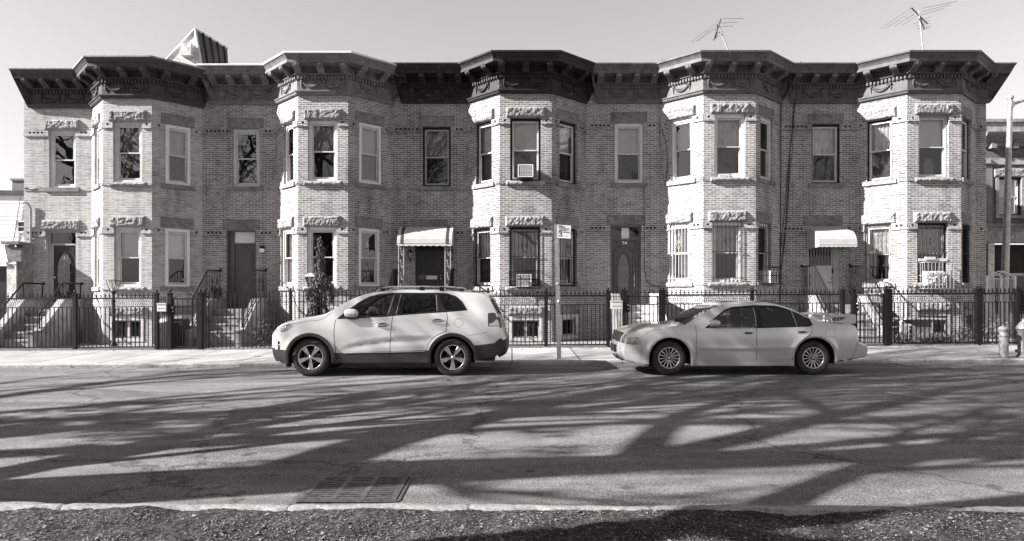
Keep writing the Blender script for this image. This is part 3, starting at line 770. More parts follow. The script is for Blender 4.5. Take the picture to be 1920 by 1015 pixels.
def make_wheel(parent, c, Rt, Rr, wd, kind, side, near=True):
    """c = centre of outer face; side -1: outer face towards -Y"""
    w_ = thing('wheel', None, None, (0, 0, 0)); w_.parent = parent; w_.location = Vector(c)-world_loc(parent)
    s = side
    def Yv(o): return c[1]-s*o     # o inward from outer face
    mb = MB()
    pr = [(Rr-.004, .028), (Rr+.006, .012), (Rr+.02, .004), (Rt-.075, -.002), (Rt-.045, .001), (Rt-.02, .012), (Rt-.006, .03), (Rt, .055), (Rt, wd-.055), (Rt-.02, wd-.012), (Rt-.05, wd), (Rr, wd)]
    rows = []; n = 56
    for k in range(n):
        a = 2*math.pi*k/n; rows.append([(c[0]+r*math.cos(a), Yv(o), c[2]+r*math.sin(a)) for r, o in pr])
    rows.append(rows[0]); mb.grid(rows)
    # tread blocks
    for k in range(70):
        a = 2*math.pi*(k+.3)/70; b = 2*math.pi*(k+.55)/70
        mb.face([(c[0]+(Rt+.001)*math.cos(t), Yv(o), c[2]+(Rt+.001)*math.sin(t)) for t, o in ((a, .03), (b, .03), (b, wd-.03), (a, wd-.03))], 1)
    mb.build('tyre', [M['rubber'], M['blackgap']], w_)
    mb = MB(); pr = [(Rr-.002, .03), (Rr-.004, .012), (Rr-.016, .010), (Rr-.022, .02), (Rr-.03, .06), (Rr-.035, .13)]
    rows = []
    for k in range(n+1):
        a = 2*math.pi*k/n; rows.append([(c[0]+r*math.cos(a), Yv(o), c[2]+r*math.sin(a)) for r, o in pr])
    mb.grid(rows)
    def P(r, a, o): return (c[0]+r*math.cos(a), Yv(o), c[2]+r*math.sin(a))
    if kind == 'five':
        for k in range(5):
            A = math.pi/2*3+2*math.pi*k/5
            def loc(rr, hw, o): x = rr; y = hw; return (c[0]+x*math.cos(A)-y*math.sin(A), Yv(o), c[2]+x*math.sin(A)+y*math.cos(A))
            st = [(.028, .020), (.07, .021), (.12, .031), (.17, .040), (Rr-.018, .046)]
            rows = []
            for rr, hw in st:
                oo = .018+.02*(1-rr/Rr)*0
                rows.append([loc(rr, -hw, oo+.035), loc(rr, -hw, oo+.006), loc(rr, -hw*.82, oo), loc(rr, -hw*.36, oo), loc(rr, -hw*.3, oo+.006), loc(rr, -hw*.18, oo+.006), loc(rr, -hw*.12, oo), loc(rr, hw*.12, oo), loc(rr, hw*.18, oo+.006), loc(rr, hw*.3, oo+.006), loc(rr, hw*.36, oo), loc(rr, hw*.82, oo), loc(rr, hw, oo+.006), loc(rr, hw, oo+.035)])
            mb.grid(rows, smooth=False)
            B = A+math.pi/5; mb.lathe(P(.055, B, 0) if False else (c[0]+.052*math.cos(B), c[1], c[2]+.052*math.sin(B)), [(.0, -s*-.0-s*.02), (.010, -s*.02), (.010, -s*.045)], 8, 1, 'Y')
        mb.lathe((c[0], c[1], c[2]), [(0, -s*.006), (.024, -s*.008), (.03, -s*.018), (.045, -s*.026), (.05, -s*.05)], 20, 0, 'Y')
    else:
        for k in range(15):
            A = math.pi/2+2*math.pi*k/15
            def loc(rr, hw, o): return (c[0]+rr*math.cos(A)-hw*math.sin(A), Yv(o), c[2]+rr*math.sin(A)+hw*math.cos(A))
            rows = []
            for rr, hw, oo in ((.03, .005, .028), (.07, .0065, .022), (.13, .0075, .016), (Rr-.018, .010, .013)):
                rows.append([loc(rr, -hw, oo+.03), loc(rr, -hw, oo+.003), loc(rr, 0, oo), loc(rr, hw, oo+.003), loc(rr, hw, oo+.03)])
            mb.grid(rows, smooth=False)
        mb.lathe((c[0], c[1], c[2]), [(0, -s*.012), (.022, -s*.012), (.024, -s*.018)], 16, 0, 'Y')
        mb.lathe((c[0], c[1], c[2]), [(.024, -s*.020), (.036, -s*.018), (.042, -s*.03), (.045, -s*.06)], 20, 1, 'Y', cap=False)
    mb.build('rim', [M['alloy'], M['darkmetal']], w_)
    mb = MB(); mb.lathe((c[0], c[1], c[2]), [(0, -s*.075), (Rr*.62, -s*.075), (Rr*.62, -s*.09)], 32, 0, 'Y'); mb.lathe((c[0], c[1], c[2]), [(0, -s*.12), (Rr-.03, -s*.12)], 32, 1, 'Y')
    mb.box(c[0]+Rr*.35, c[0]+Rr*.72, min(Yv(.065), Yv(.1)), max(Yv(.065), Yv(.1)), c[2]-.06, c[2]+.07, 2)
    mb.build('brake_disc', [M['darkmetal'], M['blackgap'], M['rusty']], w_)
    return w_

def squash(cfg):
    a, f, b, g = cfg['squash']
    def q(p): u = p[0]; u = a+(u-a)*f if u < a else b+(u-b)*g if u > b else u; return Vector((u, p[1]))
    cfg['top'] = [q(p) for p in cfg['top']]; cfg['inset'] = [(q(p)[0], p[1], p[2]) for p in cfg['inset']]; cfg['bottom'] = [q(p) for p in cfg['bottom']]
    cfg['regions'] = [(n, [q(p) for p in P]) for n, P in cfg['regions']]; cfg['zones'] = [(q(p), q(r), n, c, d) for p, r, n, c, d in cfg['zones']]; return q
def make_car(cfg):
    loc = Vector(cfg['loc']); car = thing(cfg['name'], cfg['label'], 'car', loc)
    W = cfg['W']; C = catmull(cfg['top'], .035); zb = cfg['belt']; lean = cfg['lean']; nose, tail = cfg['ends']
    u0f, Lf, af = cfg['front']; u0r, Lr, ar = cfg['rear']
    def Yw(u, z):
        y = W
        s = max(0, (u0f-u)/Lf); y -= W*af*min(s, 1.3)**2.6
        s = max(0, (u-u0r)/Lr); y -= W*ar*min(s, 1.3)**2.6
        zz = (z-cfg['bulge'])/.5
        y -= .045*zz*zz if z < zb else .045*((zb-cfg['bulge'])/.5)**2
        k = 40; d = z-zb; sp = math.log(1+math.exp(max(-30, min(30, k*d))))/k
        y -= lean*sp+.12*max(0, d)**2
        y += cfg['relief'](u, z)
        return y
    # silhouette and side outline
    T = [0]*len(C)
    lab = cfg['inset']          # list of (u,z, inset) anchors -> interpolate by arclength index
    s_arc = [0]
    for i in range(1, len(C)): s_arc.append(s_arc[-1]+(C[i]-C[i-1]).length)
    # anchor indices
    anc = []
    for (u, z, dd) in lab:
        j = min(range(len(C)), key=lambda i: (C[i]-Vector((u, z))).length); anc.append((s_arc[j], dd))
    anc.sort()
    def ins(s):
        if s <= anc[0][0]: return anc[0][1]
        for a, b in zip(anc, anc[1:]):
            if a[0] <= s <= b[0]:
                t = (s-a[0])/max(b[0]-a[0], 1e-6); t = t*t*(3-2*t); return a[1]+(b[1]-a[1])*t
        return anc[-1][1]
    E = []
    for i, c in enumerate(C):
        d = (C[min(i+2, len(C)-1)]-C[max(i-2, 0)]).normalized(); nn = Vector((d.y, -d.x))
        E.append(c+nn*ins(s_arc[i]))
    # smooth E
    for _ in range(4): E = [E[0]]+[(E[i-1]+E[i]*2+E[i+1])/4 for i in range(1, len(E)-1)]+[E[-1]]
    outline = [e.copy() for e in E]+densify([E[-1]]+[Vector(p) for p in cfg['bottom']]+[E[0]], .04, False)[1:-1]
    regs = cfg['regions']
    verts = []; edges = []
    def addloop(P, closed=True):
        b = len(verts); verts.extend([Vector((p[0], p[1])) for p in P])
        for i in range(len(P) if closed else len(P)-1): edges.append((b+i, b+(i+1) % len(P)))
    addloop(outline)
    for nm, P in regs: addloop(densify(P, .035))
    zmin = min(p.y for p in outline); zmax = max(p.y for p in outline); umin = min(p.x for p in outline); umax = max(p.x for p in outline)
    g = .04; i = 0
    u = umin
    while u < umax:
        z = zmin
        while z < zmax: verts.append(Vector((u+(.5*g if int((z-zmin)/g) % 2 else 0), z))); z += g
        u += g
    rv, re, rf = delaunay_2d_cdt(verts, edges, [], 0, 1e-4)[:3]
    tris = {}
    for f in rf:
        c = (sum(rv[i].x for i in f)/len(f), sum(rv[i].y for i in f)/len(f))
        if not inpoly(c, outline): continue
        nm = 'body'
        for r, P in regs:
            if inpoly(c, P): nm = r; break
        tris.setdefault(nm, []).append(f)
    sx, sy, sz = loc
    def P3(u, z, y, sd): return (sx+u, sy+cfg['half']+sd*y, sz+z)
    mats = cfg['mats']
    meshes = {}   # (name, side) -> MB
    for nm, fl in tris.items():
        if nm in ('hole',): continue
        for sd in (-1, 1):
            base = nm
            key = (nm, sd) if nm in cfg['sided'] else ('body', 0) if nm in ('body', 'gap') else (nm, 0)
            mb = meshes.setdefault(key, MB()); off = cfg['offset'].get(nm, 0); idx = {}
            for f in fl:
                ff = []
                for i in f:
                    if i not in idx:
                        idx[i] = len(mb.v); p = rv[i]; mb.v.append(P3(p.x, p.y, Yw(p.x, p.y)+off, sd))
                    ff.append(idx[i])
                # orient outwards (towards sd*Y)
                a, b, c = [rv[i] for i in f[:3]]; cr = (b.x-a.x)*(c.y-a.y)-(b.y-a.y)*(c.x-a.x)
                # normal y comp = -(cr) for xz order
                if (cr > 0) == (sd > 0): ff = ff[::-1]
                mb.f.append(ff); mb.m.append(1 if nm == 'gap' else 0); mb.uv.append(None); mb.sm.append(True)
    # over strip
    nT = 14; pw = cfg.get('pw', 2.7)
    def sval(u, z): j = min(range(len(C)), key=lambda i: (C[i]-Vector((u, z))).length); return j
    zones = [(sval(a[0], a[1]), sval(b[0], b[1]), nm, ta, tb) for (a, b, nm, ta, tb) in cfg['zones']]
    rows = []
    for i in range(len(C)):
        row = []
        ye = Yw(E[i].x, E[i].y)
        for j in range(-nT, nT+1):
            t = j/nT; a = abs(t)*math.pi/2; y = ye*(math.sin(a)**(2/pw))*(1 if t >= 0 else -1); dr = 1-math.cos(a)**(2/pw)
            q = C[i]+(E[i]-C[i])*dr; row.append(P3(q.x, q.y, y, 1))
        rows.append(row)
    for i in range(len(C)-1):
        for j in range(2*nT):
            t = abs((j+.5)-nT)/nT; nm = 'body'
            for (a, b, z_, ta, tb) in zones:
                if a <= i < b and ta <= t <= tb: nm = z_
            mb = meshes.setdefault((nm, 0), MB()); b = len(mb.v)
            mb.v += [rows[i][j], rows[i][j+1], rows[i+1][j+1], rows[i+1][j]]; mb.f.append([b, b+1, b+2, b+3][::-1]); mb.m.append(0); mb.uv.append(None); mb.sm.append(True)
    objs = {}
    for (nm, sd), mb in meshes.items():
        pn, mt = mats[nm]; par = car
        o = mb.build(pn, [M[mt], M['blackgap']] if nm == 'body' else M[mt], car, weld=True); objs[(nm, sd)] = o
        if nm == 'body':
            pass
    # floor and dark inner shell
    mb = MB(); q = cfg['floor']; y0, y1 = sy+cfg['half']-W+.14, sy+cfg['half']+W-.14
    f0, r0 = cfg['wheels'][0][0], cfg['wheels'][1][0]; ra = cfg['ra']
    mb.box(sx+f0+ra+.03, sx+r0-ra-.03, y0+.0, y1-.0, sz+q[2], sz+q[3], 0)
    mb.box(sx+q[0], sx+f0+ra+.03, y0+.2, y1-.2, sz+q[2]+.05, sz+q[4], 0); mb.box(sx+r0-ra-.03, sx+q[1], y0+.2, y1-.2, sz+q[2]+.03, sz+q[5], 0)
    # wheel wells
    for (wu, wz) in cfg['wheels']:
        for sd in (-1, 1):
            rw = []
            for k in range(25):
                a = math.pi*(-.1+1.2*k/24); cc = (sx+wu+(ra+.01)*math.cos(a), sz+wz+(ra+.01)*math.sin(a)); yy = sy+cfg['half']+sd*(W-.035); yi = sy+cfg['half']+sd*(W-.34)
                rw.append([(cc[0], yy, cc[1]), (cc[0], yi, cc[1]), (sx+wu, yi, sz+wz)])
            mb.grid(rw, 1)
    mb.build('underbody', [M['darkmetal'], M['blackgap']], car)
    # wheels
    for (wu, wz) in cfg['wheels']:
        for sd in (-1, 1):
            make_wheel(car, (sx+wu, sy+cfg['half']+sd*(W-cfg['winset']), sz+cfg['Rt']), cfg['Rt'], cfg['Rr'], .22, cfg['wkind'], sd)
    # seats, wheel
    hy = sy+cfg['half']
    for (u, z, hgt) in cfg['seats']:
        for yy in (-.37, .37):
            mb = MB()
            mb.box(sx+u-.25, sx+u+.25, hy+yy-.24, hy+yy+.24, sz+z, sz+z+.14)
            rr = []
            for k in range(7):
                t = k/6; hw = .24-.05*t; uu = sx+u+.22+.16*t; zz = sz+z+.1+hgt*t
                rr.append([(uu-.05, hy+yy-hw, zz), (uu-.07, hy+yy, zz), (uu-.05, hy+yy+hw, zz), (uu+.06, hy+yy+hw, zz), (uu+.06, hy+yy-hw, zz)])
            mb.grid(rr, closed=True); mb.face(rr[-1])
            mb.box(sx+u+.33, sx+u+.44, hy+yy-.12, hy+yy+.12, sz+z+.12+hgt, sz+z+.31+hgt)
            mb.build('seat', M['seat'], car)
    mb = MB(); cu, cz = cfg['steer']
    pts = [(sx+cu+.10*math.sin(a)*.5-.0, hy-.37+.18*math.cos(a), sz+cz+.17*math.sin(a)) for a in [2*math.pi*k/20 for k in range(21)]]
    mb.tube(pts, .014, 6, cap=False); mb.tube([(sx+cu, hy-.37, sz+cz), (sx+cu-.3, hy-.37, sz+cz-.12)], .03, 6)
    mb.build('steering_wheel', M['clad'], car)
    mb = MB(); d = cfg['dash']; mb.face([(sx+d[0], hy-.68, sz+d[2]), (sx+d[0], hy+.68, sz+d[2]), (sx+d[1], hy+.68, sz+d[3]), (sx+d[1], hy-.68, sz+d[3])]); mb.box(sx+d[1]-.05, sx+d[1], hy-.68, hy+.68, sz+d[3]-.3, sz+d[3]-.003)
    mb.build('dashboard', M['clad'], car)
    return car, objs, Yw, P3, C, E

def blob(mb, pts_rings, mi=0):
    mb.grid(pts_rings, mi, True, True); mb.face(pts_rings[0], mi); mb.face(pts_rings[-1], mi)
def ellip(mb, c, r, n=12, m=8, mi=0, sq=1.0):
    rows = []
    for j in range(m+1):
        b = -math.pi/2+math.pi*j/m; row = []
        for i in range(n):
            a = 2*math.pi*i/n
            f_ = lambda v: math.copysign(abs(v)**sq, v)
            row.append((c[0]+r[0]*f_(math.cos(b))*f_(math.cos(a)), c[1]+r[1]*f_(math.cos(b))*f_(math.sin(a)), c[2]+r[2]*f_(math.sin(b))))
        rows.append(row)
    mb.grid(rows, mi, True, True)

# ---------- SUV : px/py from the photograph at the near side plane
def su(zx): return (500+zx/4-960)*.010117+3.834
def sv(zy): return (707-(520+zy/4))*.010117
def gu(zx): return (500+zx/4-960)*.01030+3.834
def gv(zy): return 1.566-.0+(550-(520+zy/4))*.01030+.02
SUVR, SUVH = .41, .36
def su_p(L): return [(su(a), sv(b)) for a, b in L]
def gg_p(L): return [(gu(a), gv(b)) for a, b in L]
fc, rc = (0, SUVH), (2.706, SUVH)
def relief_suv(u, z):
    y = 0
    # sculpted crease sweeping along the doors
    if .55 < u < 2.35:
        zc = .56+.16*min(1, max(0, (u-.62)/.9))**.6+.035*max(0, u-1.3); d = zc-z
        k = min(1, (u-.55)/.3)*min(1, (2.35-u)/.25)
        if d > 0: y -= .028*k*math.exp(-(d/.10)**2)*min(1, d/.06)
        else: y += .006*k*math.exp(-(d/.06)**2)
    for c in (fc, rc):
        r = math.hypot(u-c[0], z-c[1])
        if .36 < r < .7: y += .022*math.exp(-((r-.45)/.07)**2)
    return y
gapw = .012
front_door_front = su_p([(515, 322), (508, 360), (505, 420), (509, 480), (518, 560), (524, 612)])
mid_seam = su_p([(945, 288), (938, 340), (931, 420), (926, 500), (925, 560), (925, 606)])
rear_seam = su_p([(1345, 262), (1355, 300), (1352, 350), (1346, 408), (1300, 425), (1252, 450), (1215, 500), (1200, 545), (1196, 600)])
suvcfg = dict(name='parked_suv', label='white sport utility vehicle with roof rails, dark lower cladding and tinted rear glass', loc=(-3.834, 12.93-.0, -.02), half=.945, W=.935,
    belt=1.12, lean=.50, bulge=.72, ends=(-.92, 3.76), pw=2.9,
    front=(-.05, .95, .20), rear=(2.9, .95, .10), relief=relief_suv,
    top=[(-.80, .26), (-.885, .36), (-.925, .50), (-.93, .66), (-.915, .80), (-.845, .895), (-.74, .965), (-.60, 1.03), (-.35, 1.09), (-.07, 1.14), (.22, 1.20), (.40, 1.285), (.75, 1.49), (1.02, 1.59), (1.30, 1.645), (1.83, 1.675), (2.64, 1.655), (3.10, 1.61), (3.34, 1.585), (3.42, 1.55),
         (3.50, 1.42), (3.62, 1.20), (3.68, 1.05), (3.70, .90), (3.735, .76), (3.765, .68), (3.77, .52), (3.72, .40), (3.60, .33)],
    inset=[(-.8, .26, .10), (-.93, .66, .13), (-.60, 1.03, .075), (-.07, 1.14, .06), (.25, 1.2, .05), (.45, 1.3, .03), (.75, 1.49, .035), (1.3, 1.645, .055), (2.64, 1.655, .06), (3.2, 1.6, .08), (3.5, 1.42, .09), (3.70, .9, .10), (3.77, .52, .10), (3.6, .33, .08)],
    bottom=[(3.12, .30), (2.9, .275), (2.4, .27), (.5, .265), (-.4, .26), (-.55, .24)],
    regions=[('hole', circ(fc, SUVR)), ('hole', circ(rc, SUVR)),
        ('hole', [(-.41, .0), (.41, .0), (.41, .36), (-.41, .36)]), ('hole', [(2.296, 0), (3.116, 0), (3.116, .36), (2.296, .36)]),
        ('gap', strip_poly(front_door_front, gapw)), ('gap', strip_poly(mid_seam, gapw)), ('gap', strip_poly(rear_seam, gapw)),
        ('gap', strip_poly(su_p([(200, 352), (300, 331), (390, 325), (440, 300), (480, 270)]), .007)), ('gap', strip_poly(su_p([(1520, 438), (1660, 415)]), .006)), ('gap', strip_poly(circ(rc and (su(1440), sv(343)), .083, 28)+[circ((su(1440), sv(343)), .083, 28)[0]], .006)),
        ('divider', strip_poly(gg_p([(1272, 132), (1284, 250)]), .012)), ('divider', strip_poly(gg_p([(957, 132), (940, 205), (919, 283)]), .010)), ('divider', strip_poly(gg_p([(1006, 131), (992, 210), (983, 276)]), .010)),
        ('glass_f', gg_p([(640, 248), (700, 196), (765, 158), (830, 139), (900, 131), (952, 130), (936, 200), (914, 284), (800, 292), (690, 297), (600, 292)])),
        ('glass_r', gg_p([(1012, 130), (1100, 128), (1252, 130), (1270, 185), (1280, 252), (1150, 264), (988, 276), (998, 200)])),
        ('glass_q', gg_p([(1288, 130), (1345, 134), (1400, 150), (1450, 185), (1494, 242), (1420, 248), (1348, 250), (1318, 195)])),
        ('trim', gg_p([(545, 312), (600, 262), (700, 184), (770, 146), (830, 128), (900, 120), (1000, 116), (1280, 116), (1350, 121), (1420, 142), (1470, 182), (1512, 248), (1345, 262), (1150, 274), (985, 287), (915, 294), (690, 306)])),
        ('headlight', su_p([(92, 412), (98, 385), (122, 366), (160, 354), (204, 349), (192, 372), (160, 395), (120, 410)])),
        ('fog', su_p([(58, 545), (56, 490), (66, 478), (80, 486), (84, 515), (80, 545)])),
        ('gap', strip_poly(su_p([(92, 412), (98, 385), (122, 366), (160, 354), (204, 349), (192, 372), (160, 395), (120, 410), (92, 412)]), .012)), ('gap', strip_poly(su_p([(1660, 274), (1700, 270), (1742, 278), (1758, 305), (1758, 368), (1662, 370), (1660, 274)]), .009)),
        ('tail_low', su_p([(1668, 366), (1672, 350), (1700, 342), (1720, 318), (1756, 330), (1757, 364)])),
        ('tail', su_p([(1660, 274), (1700, 270), (1742, 278), (1758, 305), (1758, 368), (1662, 370)])),
        ('clad', circ(fc, .475)), ('clad', circ(rc, .475)),
        ('clad', [(-1.1, 0), (-.42, 0), (-.42, .505), (-1.1, .525)]), ('clad', [(0, 0), (2.7, 0), (2.7, .50), (2.35, .505), (1.2, .475), (.62, .452), (0, .452)]),
        ('clad', [(2.9, 0), (3.9, 0), (3.9, .72), (3.60, .725), (3.50, .64), (3.2, .60), (2.9, .60)]),
        ('door_f', [front_door_front[0]]+su_p([(508, 360), (505, 420), (509, 480), (518, 560)])+[(su(524), sv(612))]+su_p([(925, 606), (925, 560), (926, 500), (931, 420), (938, 340), (945, 288)])),
        ('door_r', su_p([(945, 288), (938, 340), (931, 420), (926, 500), (925, 560), (925, 606), (1196, 600), (1200, 545), (1215, 500), (1252, 450), (1300, 425), (1346, 408), (1352, 350), (1355, 300), (1345, 262)]))],
    sided=('divider', 'trim', 'door_f', 'door_r', 'glass_f', 'glass_r', 'glass_q', 'headlight', 'tail', 'tail_low', 'fog'),
    offset=dict(gap=-.012, trim=-.003, clad=.012, glass_f=-.008, glass_r=-.008, glass_q=-.006, fog=-.01),
    mats=dict(divider=('window_divider', 'galv'), body=('body', 'suv'), gap=('panel_gap', 'blackgap'), trim=('window_trim', 'black'), clad=('cladding', 'clad'), door_f=('door', 'suv'), door_r=('door', 'suv'),
        glass_f=('door_window', 'glass_car'), glass_r=('door_window', 'glass_tint'), glass_q=('quarter_window', 'glass_tint'), headlight=('headlight', 'reflector'), tail=('tail_light', 'redlens'), tail_low=('reversing_lens', 'alloy'), fog=('fog_lamp', 'darkmetal'),
        windshield=('windshield', 'glass_car'), rearglass=('rear_window', 'glass_tint'), grille=('grille', 'darkmetal'), roofglass=('sunroof', 'glass_tint')),
    zones=[((-.8, .26), (-.93, .52), 'clad', 0, 1), ((-.93, .62), (-.90, .82), 'grille', 0, .55), ((-.9, .82), (-.76, .955), 'headlight', .6, .93), ((.26, 1.21), (1.0, 1.58), 'windshield', 0, .80), ((3.46, 1.48), (3.63, 1.19), 'rearglass', 0, .84), ((3.63, 1.15), (3.71, .93), 'tail', .72, 1.0), ((3.75, .72), (3.6, .33), 'clad', 0, 1)],
    floor=(-.72, 3.5, .24, .44, .95, .80), wheels=[fc, rc], ra=SUVR, Rt=.364, Rr=.245, winset=.035, wkind='five',
    seats=[(1.45, .60, .62), (2.35, .62, .60)], steer=(.98, 1.05), dash=(.25, .85, 1.12, 1.10))
suvcfg['squash'] = (-.48, .74, 9, 1); SQ = squash(suvcfg)
car, OB, Yw_, P3_, C_, E_ = make_car(suvcfg)
cx_, cy_, cz_ = suvcfg['loc']; hy_ = cy_+suvcfg['half']
def doors_group(OB, parts):
    """door leaf parents its window and handle (thing > part > sub-part)"""
    for door, subs in parts:
        for sd in (-1, 1):
            d = OB.get((door, sd))
            for s_ in subs:
                g = OB.get((s_, sd))
                if d and g: g.parent = d
doors_group(OB, [('door_f', ['glass_f']), ('door_r', ['glass_r']), ('tail', ['tail_low'])])
for sd in (-1, 1):
    for dn, hu, hz in (('door_f', su(872), sv(360)), ('door_r', su(1283), sv(330))):
        d = OB[(dn, sd)]; mb = MB()
        y = Yw_(hu, hz)
        # recess cup and bar
        P = circ((hu, hz), 1, 20); cup = [P3_(hu+.105*(p.x-hu), hz+.042*(p.y-hz), y+.003, sd) for p in P]
        mb.face(cup, 1)
        pts = [P3_(hu-.13, hz-.008, y+.012, sd), P3_(hu-.08, hz-.0, y+.035, sd), P3_(hu, hz+.004, y+.042, sd), P3_(hu+.08, hz+.006, y+.036, sd), P3_(hu+.13, hz+.006, y+.012, sd)]
        mb.tube(pts, [.010, .014, .015, .014, .010], 8); mb.build('handle', [M['chrome'], M['clad']], d)
    # mirror
    mb = MB(); mu_, mz = su(628), sv(272)+.0; yb = Yw_(mu_, 1.12)
    c = P3_(mu_+.02, mz+.0, yb+.05, sd); ellip(mb, c, (.135, .05, .085), 16, 10, 0, .75)
    mb.box(c[0]-.02, c[0]+.10, min(c[1], c[1]-sd*.08), max(c[1], c[1]-sd*.08), c[2]-.11, c[2]-.07, 1)
    mb.box(c[0]-.125, c[0]+.12, c[1]-.05, c[1]+.05, c[2]-.086, c[2]-.070, 1)
    mb.box(c[0]-.05, c[0]+.11, c[1]+sd*.044, c[1]+sd*.054, c[2]-.028, c[2]-.008, 2)
    mb.build('mirror', [M['suv'], M['clad'], M['lens']], car)
    # roof rail
    mb = MB(); pts = []; 
    for k in range(15):
        t = k/14; uu = 1.20+t*1.78; zz = 1.715 if 0 < k < 14 else 1.655
        zz = 1.64+.072*min(1, math.sin(min(t, 1-t)*math.pi*1.0)*3.2) - .03*abs(t-.45)**2*2; pts.append(P3_(uu, zz, .60, sd))
    mb.tube(pts, [.016]*15, 8)
    for k in (1, 7, 10, 13): uu = 1.20+k/14*1.78; mb.box(cx_+uu-.045, cx_+uu+.045, pts[k][1]-.018, pts[k][1]+.018, cz_+1.63, pts[k][2], 1)
    mb.build('roof_rail', [M['galv'], M['black']], car)
# cross bars, rear spoiler lip, wiper, side moulding
mb = MB()
for uu in (1.98, 2.66): mb.box(cx_+uu-.04, cx_+uu+.04, hy_-.60, hy_+.60, cz_+1.70, cz_+1.722)
mb.build('roof_bar', M['black'], car)
mb = MB(); rr = []
for k in range(13):
    y = -.58+1.16*k/12; a = 1-(abs(y)/.62)**4*.35
    rr.append([(cx_+3.22, hy_+y, cz_+1.605), (cx_+3.40+.03*a, hy_+y, cz_+1.585), (cx_+3.47+.03*a, hy_+y, cz_+1.567), (cx_+3.465+.03*a, hy_+y, cz_+1.55), (cx_+3.38, hy_+y, cz_+1.545)])
mb.grid(rr); mb.face(rr[0]); mb.face(rr[-1]); mb.build('rear_spoiler', M['suv'], car)
mb = MB(); mb.tube([(cx_+3.66, hy_+.1, cz_+1.21), (cx_+3.62, hy_-.35, cz_+1.27)], .012, 6); mb.lathe((cx_+3.66, hy_+.1, cz_+1.20), [(.03, 0), (.03, .03)], 10); mb.build('wiper', M['black'], car)
for sd in (-1, 1):
    mb = MB(); rr = []
    for k in range(25):
        t = k/24; uu = su(580)+t*(su(1185)-su(580)); zz = .462-.01+t*.032; y = Yw_(uu, zz)+.016
        rr.append([P3_(uu, zz-.010, y, sd), P3_(uu, zz-.004, y+.006, sd), P3_(uu, zz+.005, y, sd)])
    mb.grid(rr); mb.build('side_moulding', M['galv'], car)
mb = MB()
for sd in (-1, 1):
    mb.face([P3_(2.706-.43, .30, .80, sd), P3_(2.706-.41, .10, .80, sd), P3_(2.706-.41, .10, .62, sd), P3_(2.706-.43, .30, .62, sd)])
    for k in (-.45,): mb.box(cx_+k-.03, cx_+k+.02, hy_+sd*.75-.1, hy_+sd*.75+.1, cz_+.17, cz_+.3)
mb.build('mud_flap', M['rubber'], car)
mb = MB(); fu, fz = SQ((su(70), 0))[0], sv(512); ellip(mb, P3_(fu+.01, fz-.01, Yw_(fu, fz)-.004, -1), (.018, .012, .04), 10, 8); ellip(mb, P3_(fu+.01, fz-.01, Yw_(fu, fz)-.004, 1), (.018, .012, .04), 10, 8); mb.build('fog_bulb', M['reflector'], car)
# headlight bulbs / lens
for sd in (-1, 1):
    mb = MB(); h = OB[('headlight', sd)]
    for (a, b) in ((112, 392), (135, 378)):
        uu, zz = SQ((su(a), 0))[0], sv(b); ellip(mb, P3_(uu+.02, zz, Yw_(uu, zz)-.005, sd), (.034, .02, .034), 12, 8)
    mb.build('bulb', M['chrome'], h)

# ---------- sedan
def eu(zx): return (1130+zx/3.692-1256.5)*.00994
def ev(zy): return (704.4-(550+zy/3.692))*.00994
def hu_(zx): return (1130+zx/3.692-1256.5)*.0101+.0101*(1256.5-960)-.00994*(1256.5-960)
def hv(zy): return 1.566+(550-(550+zy/3.692))*.0102-.031
def e_p(L): return [(eu(a), ev(b)) for a, b in L]
def h_p(L): return [(hu_(a), hv(b)) for a, b in L]
SR = .39; fc2 = (0, .318); rc2 = (2.70, .33)
def relief_sed(u, z):
    y = 0
    d = z-.50
    if .5 < u < 2.3: y += .004*math.exp(-(d/.03)**2)
    y -= .012*math.exp(-((z-.83)/.02)**2)*0
    for c in (fc2, rc2):
        r = math.hypot(u-c[0], z-c[1])
        if .36 < r < .6: y += .020*math.exp(-((r-.42)/.035)**2)
    return y
fd = e_p([(648, 228), (650, 300), (650, 440), (662, 462)]); md = e_p([(1066, 90), (1068, 240), (1068, 462)]); rd = e_p([(1452, 210), (1453, 250), (1442, 285), (1400, 308), (1350, 352), (1326, 400), (1314, 462)])
